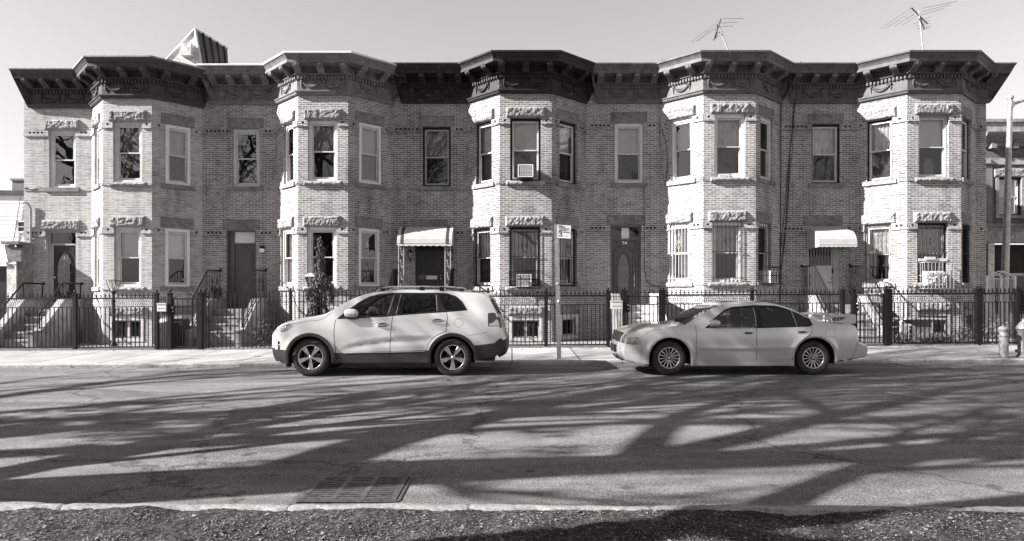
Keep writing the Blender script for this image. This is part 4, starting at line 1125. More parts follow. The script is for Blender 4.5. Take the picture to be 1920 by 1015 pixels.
sedcfg = dict(name='parked_sedan', label='silver four door sedan with a raised rear spoiler and fifteen spoke wheels', loc=(2.947, 12.72, .03), half=.885, W=.875,
    belt=.90, lean=.56, bulge=.58, ends=(-1, 3.65), pw=2.7,
    front=(-.15, .85, .24), rear=(2.9, .85, .12), relief=relief_sed,
    top=[(-.74, .20), (-.93, .235), (-1.05, .33), (-1.095, .44), (-1.08, .53), (-1.06, .60), (-1.03, .70), (-.95, .775), (-.82, .835), (-.60, .885), (-.30, .93), (.12, .955), (.22, .965), (.45, 1.09), (.75, 1.25), (.98, 1.335), (1.2, 1.375), (1.55, 1.392), (1.9, 1.38), (2.15, 1.34), (2.40, 1.25), (2.68, 1.10), (2.88, 1.005), (3.05, .985), (3.40, .965), (3.47, .94),
         (3.50, .88), (3.49, .70), (3.50, .64), (3.66, .60), (3.70, .54), (3.695, .40), (3.66, .32), (3.4, .26)],
    inset=[(-.74, .2, .06), (-1.09, .44, .10), (-.95, .775, .06), (-.3, .93, .07), (.18, .96, .07), (.45, 1.09, .075), (.98, 1.335, .06), (1.55, 1.392, .06), (2.15, 1.34, .06), (2.6, 1.14, .06), (3.05, .985, .035), (3.45, .94, .035), (3.5, .75, .03), (3.68, .55, .06), (3.66, .32, .06)],
    bottom=[(3.1, .27), (3.0, .20), (2.3, .185), (.4, .185), (-.38, .20)],
    regions=[('hole', circ(fc2, SR)), ('hole', circ(rc2, SR-.01)), ('hole', [(-.39, -.1), (.39, -.1), (.39, .318), (-.39, .318)]), ('hole', [(2.32, -.1), (3.08, -.1), (3.08, .33), (2.32, .33)]),
        ('gap', strip_poly(fd, .008)), ('gap', strip_poly([md[1], md[2]], .009)), ('gap', strip_poly(rd, .008)),
        ('gap', strip_poly(e_p([(1548, 250), (1613, 250), (1613, 303), (1548, 303), (1548, 250)]), .005)),
        ('gap', strip_poly(e_p([(258, 345), (258, 475)]), .006)), ('gap', strip_poly(e_p([(1765, 325), (1738, 400), (1725, 460)]), .006)), ('gap', strip_poly(e_p([(120, 312), (250, 309), (330, 262), (430, 240), (520, 229)]), .005)),
        ('divider', strip_poly(h_p([(1303, 104), (1310, 160), (1320, 222)]), .014)), ('divider', strip_poly(h_p([(1047, 98), (1048, 160), (1041, 228)]), .011)), ('divider', strip_poly(h_p([(712, 232), (900, 233), (1030, 231)]), .008)),
        ('glass_f', h_p([(712, 229), (775, 172), (850, 122), (905, 106), (1040, 96), (1043, 160), (1036, 226), (900, 230)])),
        ('glass_r', h_p([(1088, 100), (1200, 98), (1292, 106), (1302, 160), (1312, 220), (1190, 226), (1085, 228)])),
        ('glass_q', h_p([(1308, 110), (1362, 132), (1400, 168), (1416, 205), (1404, 216), (1322, 220)])),
        ('trim', h_p([(690, 237), (765, 168), (846, 112), (900, 94), (1050, 82), (1200, 84), (1302, 92), (1372, 120), (1412, 160), (1430, 214), (1405, 226), (1320, 229), (1085, 236), (900, 238)])),
        ('headlight', e_p([(122, 352), (128, 316), (180, 312), (250, 312), (258, 330), (240, 353), (180, 356)])), ('corner', e_p([(84, 352), (90, 322), (104, 312), (120, 314), (112, 348)])),
        ('marker', e_p([(104, 413), (104, 398), (240, 396), (240, 413)])),
        ('tail', e_p([(1768, 322), (1776, 262), (1800, 250), (1800, 322)])),
        ('gap', strip_poly(e_p([(122, 352), (128, 316), (180, 312), (250, 312), (258, 330), (240, 353), (180, 356), (122, 352)]), .010)),
        ('sill', [(.39, 0), (2.31, 0), (2.31, ev(462)), (.39, ev(466))]),
        ('door_f', fd+[md[2], md[1], (md[1][0], ev(232)), (fd[0][0], ev(228))]), ('door_r', [md[1], md[2]]+rd[::-1])],
    sided=('divider', 'sill', 'trim', 'door_f', 'door_r', 'glass_f', 'glass_r', 'glass_q', 'headlight', 'tail', 'corner', 'marker'),
    offset=dict(gap=-.01, trim=-.002, glass_f=-.008, glass_r=-.008, glass_q=-.006, sill=.022, marker=.003),
    mats=dict(divider=('window_divider', 'galv'), body=('body', 'silver'), gap=('panel_gap', 'blackgap'), trim=('window_trim', 'black'), sill=('side_skirt', 'silver'), door_f=('door', 'silver'), door_r=('door', 'silver'),
        glass_f=('door_window', 'glass_car'), glass_r=('door_window', 'glass_tint'), glass_q=('quarter_window', 'glass_tint'), headlight=('headlight', 'reflector'), corner=('turn_signal', 'reflector'), marker=('side_marker', 'greyp'), tail=('tail_light', 'redlens'),
        windshield=('windshield', 'glass_car'), rearglass=('rear_window', 'glass_tint'), grille=('grille', 'darkmetal')),
    zones=[((-1.05, .62), (-1.0, .73), 'grille', 0, .45), ((-1.05, .60), (-.97, .76), 'headlight', .5, .9), ((.24, .975), (.96, 1.33), 'windshield', 0, .86), ((2.2, 1.33), (2.84, 1.02), 'rearglass', 0, .80), ((3.495, .88), (3.49, .70), 'tail', .35, 1)],
    floor=(-.85, 3.4, .20, .34, .78, .80), wheels=[fc2, rc2], ra=SR, Rt=.322, Rr=.208, winset=.045, wkind='fifteen',
    seats=[(1.25, .45, .50), (2.1, .45, .50)], steer=(.80, .88), dash=(.2, .62, .93, .92))
sedcfg['squash'] = (-.45, .72, 3.15, 1.15); SQ2 = squash(sedcfg)
car2, OB2, Yw2, P32, C2_, E2_ = make_car(sedcfg)
doors_group(OB2, [('door_f', ['glass_f']), ('door_r', ['glass_r'])])
cx2, cy2, cz2 = sedcfg['loc']; hy2 = cy2+sedcfg['half']
for sd in (-1, 1):
    for dn, a, b in (('door_f', 1014, 276), ('door_r', 1388, 270)):
        d = OB2[(dn, sd)]; mb = MB(); uu, zz = eu(a), ev(b); y = Yw2(uu, zz)
        P = circ((0, 0), 1, 20); mb.face([P32(uu+.098*math.copysign(abs(p.x)**.6, p.x), zz+.028*math.copysign(abs(p.y)**.6, p.y), y+.004, sd) for p in P], 0)
        mb.face([P32(uu-.01+.070*math.copysign(abs(p.x)**.6, p.x), zz+.017*math.copysign(abs(p.y)**.6, p.y), y+.008, sd) for p in P], 1)
        mb.build('handle', [M['alloy'], M['clad']], d)
    mb = MB(); uu, zz = eu(772), ev(208); yb = Yw2(uu, .93)
    c = P32(uu, zz, yb+.055, sd); ellip(mb, c, (.115, .05, .06), 16, 10, 0, .7); mb.box(c[0]-.02, c[0]+.08, min(c[1], c[1]-sd*.1), max(c[1], c[1]-sd*.1), c[2]-.07, c[2]-.04, 1)
    mb.build('mirror', [M['silver'], M['clad']], car2)
    rr = []; mb = MB()
    for k in range(31):
        t = k/30; uu = eu(667)+t*(eu(1320)-eu(667)); zz = ev(380); y = Yw2(uu, zz)
        rr.append([P32(uu, zz-.022, y-.004, sd), P32(uu, zz-.018, y+.012, sd), P32(uu, zz+.014, y+.014, sd), P32(uu, zz+.022, y-.004, sd)])
    mb.grid(rr, smooth=False); mb.face(rr[0]); mb.face(rr[-1]); mb.build('side_moulding', M['silver'], car2)
# roof, pillar trims, spoiler
mb = MB(); rr = []
SP = [(1548, 182), (1600, 156), (1700, 149), (1770, 152), (1776, 160), (1776, 209), (1755, 214), (1700, 215), (1650, 206), (1600, 196)]
inn = [(1585, 190), (1625, 168), (1700, 168), (1706, 172), (1690, 188), (1655, 199), (1620, 197), (1600, 194)]
def spz(a, b): return (eu(a)+.02, ev(b)+.005)
for sd in (-1, 1):
    # side post with an open window : outline minus hole via CDT
    o1 = densify([Vector(spz(*p)) for p in catmull([Vector(q) for q in SP+[SP[0]]], 8)[:-1]], .03); i1 = densify([Vector(spz(*p)) for p in inn], .03)
    vv = o1+i1; ee = [(i, (i+1) % len(o1)) for i in range(len(o1))]+[(len(o1)+i, len(o1)+(i+1) % len(i1)) for i in range(len(i1))]
    rv, re_, rf = delaunay_2d_cdt(vv, ee, [], 0, 1e-5)[:3]
    for f in rf:
        c = (sum(rv[i].x for i in f)/3, sum(rv[i].y for i in f)/3)
        if inpoly(c, o1) and not inpoly(c, i1):
            for y in (.72, .66): mb.face([P32(rv[i].x, rv[i].y, y, sd) for i in f])
    for L in (o1, i1):
        for i in range(len(L)): a, b = L[i], L[(i+1) % len(L)]; mb.face([P32(a.x, a.y, .72, sd), P32(b.x, b.y, .72, sd), P32(b.x, b.y, .66, sd), P32(a.x, a.y, .66, sd)])
blade = [spz(*p) for p in ((1690, 152), (1700, 149), (1740, 149), (1770, 152), (1778, 160), (1770, 168), (1700, 169), (1688, 160))]
mb.prism(blade, lambda p, h: (cx2+p[0], hy2+h, cz2+p[1]), -.70, .70)
mb.build('rear_spoiler', M['silver'], car2)
mb = MB(); rr = []
mb.box(cx2-.945, cx2-.915, hy2-.27, hy2+.27, cz2+.39, cz2+.53); mb.build('licence_plate', M['darkmetal'], car2)
mb = MB()
for k in range(3): mb.tube([P32(-.885+.01*k+.10*(y/.6)**2, .31-.03*k+.0, y, 1) for y in [-.6+.1*i for i in range(13)]], .006, 4)
mb.build('bumper_vent', M['darkmetal'], car2)
for o, p in ((car, suvcfg), (car2, sedcfg)): pass
# ------------------------------------------------------------------ doors, stoops, awnings
def ring_pts(f, cu, cz, ru, rz, o, n=28, a0=0, a1=2*math.pi): return [f.pt(cu+ru*math.cos(a0+(a1-a0)*i/n), o, cz+rz*math.sin(a0+(a1-a0)*i/n)) for i in range(n+1)]
def disc(mb, f, cu, cz, ru, rz, o, mi=0): mb.face(ring_pts(f, cu, cz, ru, rz, o)[:-1], mi)
def text_mesh(s, size, name, mat, parent, fr, u, o, z, align='CENTER'):
    cu = bpy.data.curves.new('t', 'FONT'); cu.body = s; cu.size = size; cu.align_x = align; cu.extrude = .002
    ob = bpy.data.objects.new('t', cu); COL.objects.link(ob)
    dg = bpy.context.evaluated_depsgraph_get(); me = bpy.data.meshes.new_from_object(ob.evaluated_get(dg))
    bpy.data.objects.remove(ob)
    for v in me.vertices:
        p = fr.pt(u+v.co.x, o+v.co.z, z+v.co.y); v.co = Vector(p)-(world_loc(parent) if parent else Vector((0, 0, 0)))
    me.materials.clear(); me.materials.append(mat); o_ = bpy.data.objects.new(name, me); COL.objects.link(o_); o_.parent = parent; return o_
def door_open(h):
    f = FRM[h][0]; a, b = f.u(WL[h][0][0]), f.u(WL[h][0][1]); dz = HL[h]-3.51
    return f, max(a, .12), b, 1.10+dz, HL[h]
DO = [door_open(h) for h in range(5)]
# house 1 : transom, framed door with a leaded oval
f, a, b, zb_, zt_ = DO[0]; H = HOUSE[0]
q = MB(); frame_bars(q, f, a+.003, b-.003, zb_, zt_-.003, .07, -.16, -.10, .06, .02); f.box(q, a+.07, b-.07, -.155, -.105, zt_-.45, zt_-.40); f.box(q, a+.07, a+.16, -.15, -.11, zb_+.02, zt_-.45)
fr = q.build('door_frame', M['greyp'], H)
q = MB(); f.quad(q, a+.07, b-.07, -.14, zt_-.40, zt_-.06); q.build('transom_window', M['glass_dark'], fr)
q = MB(); ua, ub, za, zz_ = a+.16, b-.07, zb_+.02, zt_-.45; cu, cz = (ua+ub)/2, (za+zz_)/2+.05
f.box(q, ua, ub, -.18, -.13, za, zz_); 
for (k1, k2) in ((.10, .0), ): pass
for rz_, ru_ in ((.74, .27), (.70, .25)): q.tube(ring_pts(f, cu, cz, ru_, rz_, -.125), .012, 5, cap=False)
for sg in (-1, 1):
    for z0_ in (za+.12, zz_-.30):
        q.tube([f.pt(cu+sg*.29, -.125, z0_), f.pt(cu+sg*.29, -.125, z0_+.2)], .012, 5)
D1 = q.build('door', M['doorblack'], H)
q = MB(); disc(q, f, cu, cz, .235, .68, -.122); q.build('pane', M['glass'], D1)
q = MB(); q.tube(ring_pts(f, cu, cz, .15, .5, -.118), .008, 4, cap=False); q.tube(ring_pts(f, cu, cz, .07, .28, -.118), .008, 4, cap=False)
for k in range(12):
    an = 2*math.pi*k/12; q.tube([f.pt(cu+.07*math.cos(an), -.118, cz+.28*math.sin(an)), f.pt(cu+.235*math.cos(an+.15), -.118, cz+.68*math.sin(an+.15))], .006, 4)
for k in range(9): z_ = cz-.55+k*.137; q.lathe(f.pt(cu, -.115, z_), [(0, -.035), (.03, 0), (0, .035)], 6)
q.build('leaded_ornament', M['galv'], D1)
q = MB(); ellip(q, f.pt(ua+.06, -.09, za+.95), (.03, .03, .03)); q.build('handle', M['chrome'], D1)
# house 2 : dark grey panel door, light transom
f, a, b, zb_, zt_ = DO[1]; H = HOUSE[1]
q = MB(); frame_bars(q, f, a+.003, b-.003, zb_, zt_-.003, .035, -.16, -.02, .035, .02); f.box(q, a+.035, a+.20, -.155, -.10, zb_, zt_-.035); f.box(q, a+.20, b-.035, -.155, -.10, zt_-.44, zt_-.39); fr = q.build('door_frame', M['doorgrey'], H)
q = MB(); f.quad(q, a+.20, b-.035, -.135, zt_-.39, zt_-.04); q.build('transom_window', M['blind'], fr)
q = MB(); ua, ub = a+.205, b-.04; za, zz_ = zb_+.02, zt_-.445; f.box(q, ua, ub, -.17, -.14, za, zz_)
for (z0_, z1_) in ((.12, .85), (1.0, zz_-za-.15)):
    frame_bars(q, f, ua+.09, ub-.09, za+z0_, za+z1_, .018, -.145, -.128); f.box(q, ua+.16, ub-.16, -.142, -.132, za+z0_+.08, za+z1_-.08)
D2 = q.build('door', M['doorgrey'], H); q = MB(); ellip(q, f.pt(ub-.06, -.10, za+.95), (.03, .03, .03)); q.build('handle', M['galv'], D2)
# house 3 : black door behind white posts
f, a, b, zb_, zt_ = DO[2]; H = HOUSE[2]
q = MB(); frame_bars(q, f, a+.003, b-.003, zb_, zt_-.003, .06, -.16, -.06); q.build('door_frame', M['doorblack'], H)
q = MB(); ua, ub, za, zz_ = a+.06, b-.06, zb_+.02, zt_-.06; f.box(q, ua, ub, -.14, -.12, za, zz_)
n = 9
for i in range(n+1): uu = ua+.04+(ub-ua-.08)*i/n; q.tube([f.pt(uu, -.10, za+.95), f.pt(uu, -.10, zz_-.03)], .007, 5)
frame_bars(q, f, ua, ub, za, zz_, .04, -.12, -.095); f.box(q, ua, ub, -.12, -.09, za+.9, za+.95); f.box(q, ua, ub, -.118, -.095, za+.55, za+.58)
D3 = q.build('door', M['doorblack'], H)
q = MB(); f.box(q, f.u(798.5), f.u(819), -.095, -.08, Z(524, 21.1), Z(517, 21.1)); q.build('letter_plate', M['offwhite'], D3)
q = MB(); f.box(q, f.u(784), f.u(797), -.095, -.082, Z(524, 21.1), Z(515, 21.1)); q.build('kick_plate', M['doorgrey'], D3)
q = MB(); ellip(q, f.pt(ub-.05, -.07, Z(517, 21)), (.022, .022, .022)); ellip(q, f.pt(ub-.05, -.07, Z(523, 21)), (.026, .026, .026)); q.build('handle', M['chrome'], D3)
# house 4 : carved wooden door
f, a, b, zb_, zt_ = DO[3]; H = HOUSE[3]
q = MB(); frame_bars(q, f, a+.003, b-.003, zb_, zt_-.003, .05, -.16, -.03, .05, .02); f.box(q, a+.05, b-.05, -.15, -.08, zt_-.46, zt_-.40); f.box(q, b-.16, b-.05, -.15, -.10, zb_, zt_-.46); fr = q.build('door_frame', M['wood'], H)
q = MB(); f.quad(q, a+.05, b-.05, -.12, zt_-.40, zt_-.05); q.build('transom_window', M['glass_dark'], fr)
q = MB(); f.box(q, (a+b)/2-.115, (a+b)/2+.115, -.119, -.112, zt_-.42, zt_-.06); q.build('transom_blind', M['lace'], fr)
q = MB(); ua, ub, za, zz_ = a+.055, b-.165, zb_+.02, zt_-.465; cu = (ua+ub)/2; cz = za+.83; f.box(q, ua, ub, -.17, -.13, za, zz_)
for ru_, rz_, r_ in ((.245, .77, .02), (.195, .70, .014)): q.tube(ring_pts(f, cu, cz, ru_, rz_, -.12), r_, 6, cap=False)
q.tube([f.pt(ua+.07, -.12, za+.1), f.pt(ua+.07, -.12, zz_-.32), f.pt(ua+.14, -.12, zz_-.33), f.pt(ua+.22, -.12, zz_-.22), f.pt(cu, -.12, zz_-.17), f.pt(ub-.22, -.12, zz_-.22), f.pt(ub-.14, -.12, zz_-.33), f.pt(ub-.07, -.12, zz_-.32), f.pt(ub-.07, -.12, za+.1)], .014, 6)
q.tube([f.pt(ua+.14, -.12, zz_-.29), f.pt(ua+.22, -.12, zz_-.18), f.pt(cu, -.12, zz_-.12), f.pt(ub-.22, -.12, zz_-.18), f.pt(ub-.14, -.12, zz_-.29)], .022, 6)
D4 = q.build('door', M['wood'], H)
q = MB(); disc(q, f, cu, cz, .18, .68, -.125); q.build('pane', M['glass'], D4)
q = MB()
q.tube(ring_pts(f, cu, cz, .10, .56, -.12), .006, 4, cap=False)
for k in range(-2, 3): q.tube([f.pt(cu+k*.035, -.12, cz-.2), f.pt(cu+k*.035, -.12, cz+.2)], .005, 4)
for zz0 in (cz-.27, cz+.22):
    for k in range(5):
        q.tube([f.pt(cu-.09+.045*k, -.12, zz0-.03), f.pt(cu-.045+.045*k, -.12, zz0+.05)], .006, 4); q.tube([f.pt(cu-.09+.045*k, -.12, zz0+.05), f.pt(cu-.045+.045*k, -.12, zz0-.03)], .006, 4)
for zz0 in (-.62, -.4, .4, .5): q.tube([f.pt(cu, -.12, cz+zz0-.05), f.pt(cu, -.12, cz+zz0+.08)], .006, 4)
q.build('leaded_ornament', M['galv'], D4)
q = MB(); ellip(q, f.pt(ub-.03, -.10, za+1.05), (.022, .02, .022)); q.tube([f.pt(ub-.03, -.10, za+.9), f.pt(ub-.045, -.06, za+.8), f.pt(ub-.045, -.06, za+.62), f.pt(ub-.03, -.10, za+.52)], .013, 6); q.build('handle', M['chrome'], D4)
text_mesh('54', .145, 'house_number', M['chrome'], D4, f, cu+.03, -.112, zz_-.115)
# house 5 : white storm door
f, a, b, zb_, zt_ = DO[4]; H = HOUSE[4]
q = MB(); frame_bars(q, f, a+.003, b-.003, zb_, zt_-.003, .03, -.12, .005); f.box(q, b-.17, b-.03, -.10, .0, zb_, zt_-.03); f.box(q, a+.03, b-.17, -.11, -.02, zt_-.34, zt_-.03); q.build('door_frame', M['greyp'], H)
q = MB(); ua, ub, za, zz_ = a+.035, b-.175, zb_+.02, zt_-.345; zm = Z(500, 21.06)
f.box(q, ua, ub, -.06, -.02, za, zm); frame_bars(q, f, ua, ub, zm, zz_, .03, -.055, -.02); D5 = q.build('door', M['doorwhite'], H)
q = MB(); f.quad(q, ua, ub, -.09, zm, zz_); q.build('backing', M['doorblack'], D5)
q = MB(); n = 8
for i in range(n+1):
    uu = ua+.03+(ub-ua-.06)*i/n; q.tube([f.pt(uu, -.035, zm), f.pt(uu, -.035, zz_)], .010, 5)
    if i < n:
        m_ = uu+(ub-ua-.06)/n/2; q.tube([f.pt(m_, -.035, zm), f.pt(m_, -.035, zm+.26)], .007, 4)
        pts = [f.pt(m_+.030*math.sin(t*2*math.pi), -.035, zm+.26+(zz_-zm-.3)*t) for t in [k/12 for k in range(13)]]; q.tube(pts, .007, 4)
q.build('door_grille', M['doorwhite'], D5)
q = MB(); f.box(q, f.u(1560.5), f.u(1562), -.02, .02, Z(513, 21), Z(504, 21)); ellip(q, f.pt(f.u(1559.5), -.0, Z(522, 21)), (.018, .018, .018)); q.tube([f.pt(f.u(1551), -.01, Z(530, 21)), f.pt(f.u(1566), -.01, Z(530, 21))], .008, 5); q.build('handle', M['black'], D5)

# ---- stoops
def stoop(h, xl, xr, mat, rail, zl=None, nst=5, mat_l=None):
    H = HOUSE[h]; f, a, b, zb_, zt_ = DO[h]; zl = zb_ if zl is None else zl; g = .135+gz((xl+xr)/2)
    y1 = DF-.002; yl = DF-.92; rise = (zl-g)/nst; run = .275; ct = .17
    q = MB(); q.box(xl+ct, xr-ct, yl, y1, g-.1, zl)
    for i in range(1, nst):
        zt = zl-rise*i; q.box(xl+ct, xr-ct, yl-run*i, yl-run*(i-1)-.002, g-.1, zt); q.box(xl+ct+.002, xr-ct-.002, yl-run*i-.02, yl-run*i-.001, zt-.045, zt-.002)
    s_ = q.build('stoop', mat, H)
    yb = yl-run*(nst-1)-.25
    for sg, xx in ((0, xl), (1, xr-ct)):
        q = MB(); top = zl+.26; lo = g+.42
        prof = [(y1, g-.1), (y1, top), (yl-.05, top), (yb+.30, lo), (yb, lo), (yb, g-.1)]
        q.prism(prof, lambda p, hh: (hh, p[0], p[1]), xx, xx+ct)
        cap = [(y1, top+.002), (y1, top+.05), (yl-.07, top+.05), (yb+.28, lo+.05), (yb-.03, lo+.05), (yb-.03, lo+.002), (yb+.30, lo+.002), (yl-.05, top+.002)]
        q.prism(cap, lambda p, hh: (hh, p[0], p[1]), xx-.02, xx+ct+.02)
        cw = q.build('cheek_wall', mat_l if (mat_l and sg == 0) else mat, s_)
        if rail:
            q = MB(); xm = xx+ct/2; zr = .85 if rail == 'bal' else .46; t0 = top+.05
            pts = [(xm, y1-.03, t0+zr), (xm, yl-.02, t0+zr), (xm, yb+.34, lo+.05+zr)]
            q.tube(pts, .022 if rail == 'bal' else .026, 6)
            if rail == 'bal':
                q.tube([(xm, y1-.03, t0+.08), (xm, yl-.02, t0+.08), (xm, yb+.34, lo+.13)], .012, 5)
                n = 8
                for i in range(n+1):
                    yy = y1-.05+(yl-.02-y1+.05)*i/n; q.tube([(xm, yy, t0), (xm, yy, t0+zr)], .009, 4)
                n = 12
                for i in range(1, n+1):
                    t = i/n; yy = (yl-.02)*(1-t)+(yb+.34)*t; zz = (t0)*(1-t)+(lo+.05)*t; q.tube([(xm, yy, zz), (xm, yy, zz+zr)], .009 if i < n else .02, 4)
                for yy in (y1-.35, yl+.25):
                    for sg2 in (-1, 1): q.tube([(xm, yy+sg2*.045*math.sin(k/8*math.pi), t0+.25+.35*k/8) for k in range(9)], .008, 4)
                q.lathe((xm, y1-.06, t0+zr+.0), [(.03, 0), (.045, .03), (.03, .06), (0, .07)], 8)
            else:
                for yy in (y1-.1, yl-.02): q.tube([(xm, yy, t0), (xm, yy, t0+zr)], .02, 5)
                q.tube([(xm, yb+.34, lo+.05), (xm, yb+.34, lo+.05+zr)], .02, 5); ellip(q, (xm, y1-.04, t0+zr), (.04, .04, .04))
            q.build('handrail', M['iron'], s_)
    return s_
def stoop_px(h, pl, pr, **k): return stoop(h, X(pl, 20.6), X(pr, 20.6), **k)
stoop(0, -14.50, -13.16, M['cement'], 'pipe')
stoop(1, -9.05, -7.48, M['cement'], 'bal')
stoop(2, X(757, 21)-.28, X(848, 21)+.12, M['cement'], 'bal')
stoop(3, X(1140, 21)+.02, X(1236, 20.2), M['cement_white'], None, mat_l=M['stone_dark'])
stoop(4, X(1492, 21)+.1, X(1612, 20.6), M['cement'], 'bal')

# ---- awnings
f = FRM[2][0]; H = HOUSE[2]
D_a = 20.25; xa, xb = X(744, D_a), X(846, D_a)+.02; ztop = Z(425.5, 21); zbot = Z(458, D_a)
prof = []
for k in range(9):
    t = k/8; an = math.pi/2*t; prof.append((DF-.002-.86*math.sin(an)**.9*1.0, zbot+.02+(ztop-zbot-.02)*(math.cos(an)**.62 if k < 8 else 0)))
prof = [(DF-.002, ztop), (DF-.22, ztop-.03), (DF-.42, ztop-.10), (DF-.58, ztop-.20), (DF-.70, ztop-.32), (DF-.77, ztop-.44), (DF-.80, zbot+.015)]
q = MB(); slats = []
for i in range(len(prof)-1):
    (y0, z0), (y1, z1) = prof[i], prof[i+1]
    for k in range(2):
        a0 = k/2; a1 = (k+1)/2-.04
        p = (y0+(y1-y0)*a0, z0+(z1-z0)*a0); r = (y0+(y1-y0)*a1, z0+(z1-z0)*a1); dn = Vector((-(z1-z0), (y1-y0))).normalized()*.012
        if dn.y > 0: dn = dn
        for (xx0, xx1, mi) in ((xa, xa+.10, 0), (xa+.10, xa+.19, 1), (xa+.19, xb-.19, 0), (xb-.19, xb-.10, 1), (xb-.10, xb, 0)):
            if mi and k == 0: q.prism([prof[i], prof[i+1], (prof[i+1][0]-.016, prof[i+1][1]+.004), (prof[i][0]-.016, prof[i][1]+.012)], lambda pp, hh: (hh, pp[0], pp[1]), xx0, xx1, 1)
            elif not mi: q.prism([p, r, (r[0]-.010, r[1]+.006), (p[0]-.010, p[1]+.006)], lambda pp, hh: (hh, pp[0], pp[1]), xx0, xx1, 0)
side = [(DF-.002, ztop)]+prof[1:]+[(DF-.80, zbot-.03), (DF-.002, zbot-.06)]
for xx in (xa, xb-.012): q.prism(side, lambda p, hh: (hh, p[0], p[1]), xx, xx+.012, 0)
rows = [[(xa+(xb-xa)*i/96, DF-.80, zbot+.02) for i in range(97)], [(xa+(xb-xa)*i/96, DF-.81, zbot-.035-.025*abs(math.sin(i/96*math.pi*9))) for i in range(97)]]
q.grid(rows, smooth=False); aw = q.build('awning', [M['awn'], M['stripe']], H)
f3 = Fr((xa, DF-.74), (xb, DF-.74)); zg = 1.10
for (u0, u1) in ((.04, .19), (xb-xa-.21, xb-xa-.05)):
    q = MB()
    for u_ in (u0, u1): f3.box(q, u_-.012, u_+.012, -.012, .012, zg, zbot)
    n = 5; L = (zbot-zg-.1)/n
    for i in range(n):
        z0 = zg+.08+i*L; w_ = u1-u0
        pts = []
        for k in range(25):
            t = k/24
            if t < .38: an = (.38-t)/.38*4.2; r_ = .030*(1-.35*an/4.2); pts.append(f3.pt(u0+w_*.62-.0+r_*math.sin(an), 0, z0+.075-r_*math.cos(an)))
            elif t > .62: an = (t-.62)/.38*4.2; r_ = .030*(1-.35*an/4.2); pts.append(f3.pt(u0+w_*.38-r_*math.sin(an), 0, z0+L-.10+r_*math.cos(an)))
            else: s2 = (t-.38)/.24; pts.append(f3.pt(u0+w_*(.62-.24*s2), 0, z0+.045+(L-.115)*s2))
        q.tube(pts, .0065, 5)
    q.build('awning_post', M['awn'], H)
# small awning of house 5 (projecting box, light slats)
f = FRM[4][0]; H = HOUSE[4]
xa, xb = X(1514, 21), X(1572, 21)+.18; ztop = Z(427, 21); zbot = Z(461, 20.2)
prof = [(DF-.002, ztop), (DF-.35, ztop-.10), (DF-.60, ztop-.17), (DF-.74, ztop-.28), (DF-.82, ztop-.42), (DF-.85, zbot+.02)]
q = MB()
for i in range(len(prof)-1):
    (y0, z0), (y1, z1) = prof[i], prof[i+1]
    for k in range(3):
        a0 = k/3; a1 = (k+1)/3-.03; p = (y0+(y1-y0)*a0, z0+(z1-z0)*a0); r = (y0+(y1-y0)*a1, z0+(z1-z0)*a1)
        q.prism([p, r, (r[0]-.010, r[1]+.006), (p[0]-.010, p[1]+.006)], lambda pp, hh: (hh, pp[0], pp[1]), xa+.0, xb)
side = prof+[(DF-.85, zbot-.03), (DF-.002, zbot-.06)]
for xx in (xa, xb-.012): q.prism(side, lambda p, hh: (hh, p[0], p[1]), xx, xx+.012, 0)
q.grid([[(xa+(xb-xa)*i/96, DF-.85, zbot+.02) for i in range(97)], [(xa+(xb-xa)*i/96, DF-.86, zbot-.02-.02*abs(math.sin(i/96*math.pi*8))) for i in range(97)]], smooth=False)
q.build('awning', M['awn'], H)

# ---- air conditioners
def ac_unit(f, uc, zc, w_, h_, out_, label, o0=-.1, wrapped=False):
    root = thing('air_conditioner', label, 'air conditioner', f.pt(uc, o0, zc-h_/2), 'air conditioners set in the house windows')
    q = MB(); f.box(q, uc-w_/2, uc+w_/2, o0, out_, zc-h_/2, zc+h_/2); frame_bars(q, f, uc-w_/2-.002, uc+w_/2+.002, zc-h_/2-.002, zc+h_/2+.002, .03, out_-.01, out_+.014)
    q.build('housing', M['ac'], root)
    q = MB(); f.quad(q, uc-w_/2+.03, uc+w_/2-.03, out_+.001, zc-h_/2+.03, zc+h_/2-.03); q.build('grille_opening', M['slot'], root)
    q = MB(); nx, nz = 8, 8
    for i in range(1, nx): uu = uc-w_/2+.03+(w_-.06)*i/nx; f.box(q, uu-.005, uu+.005, out_+.002, out_+.009, zc-h_/2+.03, zc+h_/2-.03)
    for i in range(1, nz): zz = zc-h_/2+.03+(h_-.06)*i/nz; f.box(q, uc-w_/2+.03, uc+w_/2-.03, out_+.003, out_+.008, zz-.005, zz+.005)
    q.build('fin_grille', M['ac'], root)
    q = MB(); f.box(q, uc-w_/2, uc+w_/2, -.02, out_-.03, zc-h_/2-.035, zc-h_/2-.012); q.build('support_bracket', M['rusty'], root); return root
def cage(H, f, u0, u1, z0, z1, o, mat, n=9, name='window_cage'):
    q = MB()
    for i in range(n+1):
        uu = u0+(u1-u0)*i/n; q.tube([f.pt(uu, o, z0), f.pt(uu, o, z1)], .009, 5)
    for uu in (u0, u1):
        for t in (.33, .66): q.tube([f.pt(uu, o*t, z0), f.pt(uu, o*t, z1)], .009, 5)
    for zz in (z0, (z0+z1)/2, z1): q.tube([f.pt(u0, 0, zz), f.pt(u0, o, zz), f.pt(u1, o, zz), f.pt(u1, 0, zz)], .010, 5)
    q.build(name, mat, H)
f = FRM[2][2]; u0, u1 = f.u(970), f.u(1000)
ac_unit(f, (u0+u1)/2, Z(320, 19.7), .44, .36, .28, 'white window air conditioner in the upper bay window of the black corniced house')
u0, u1 = f.u(967), f.u(997)
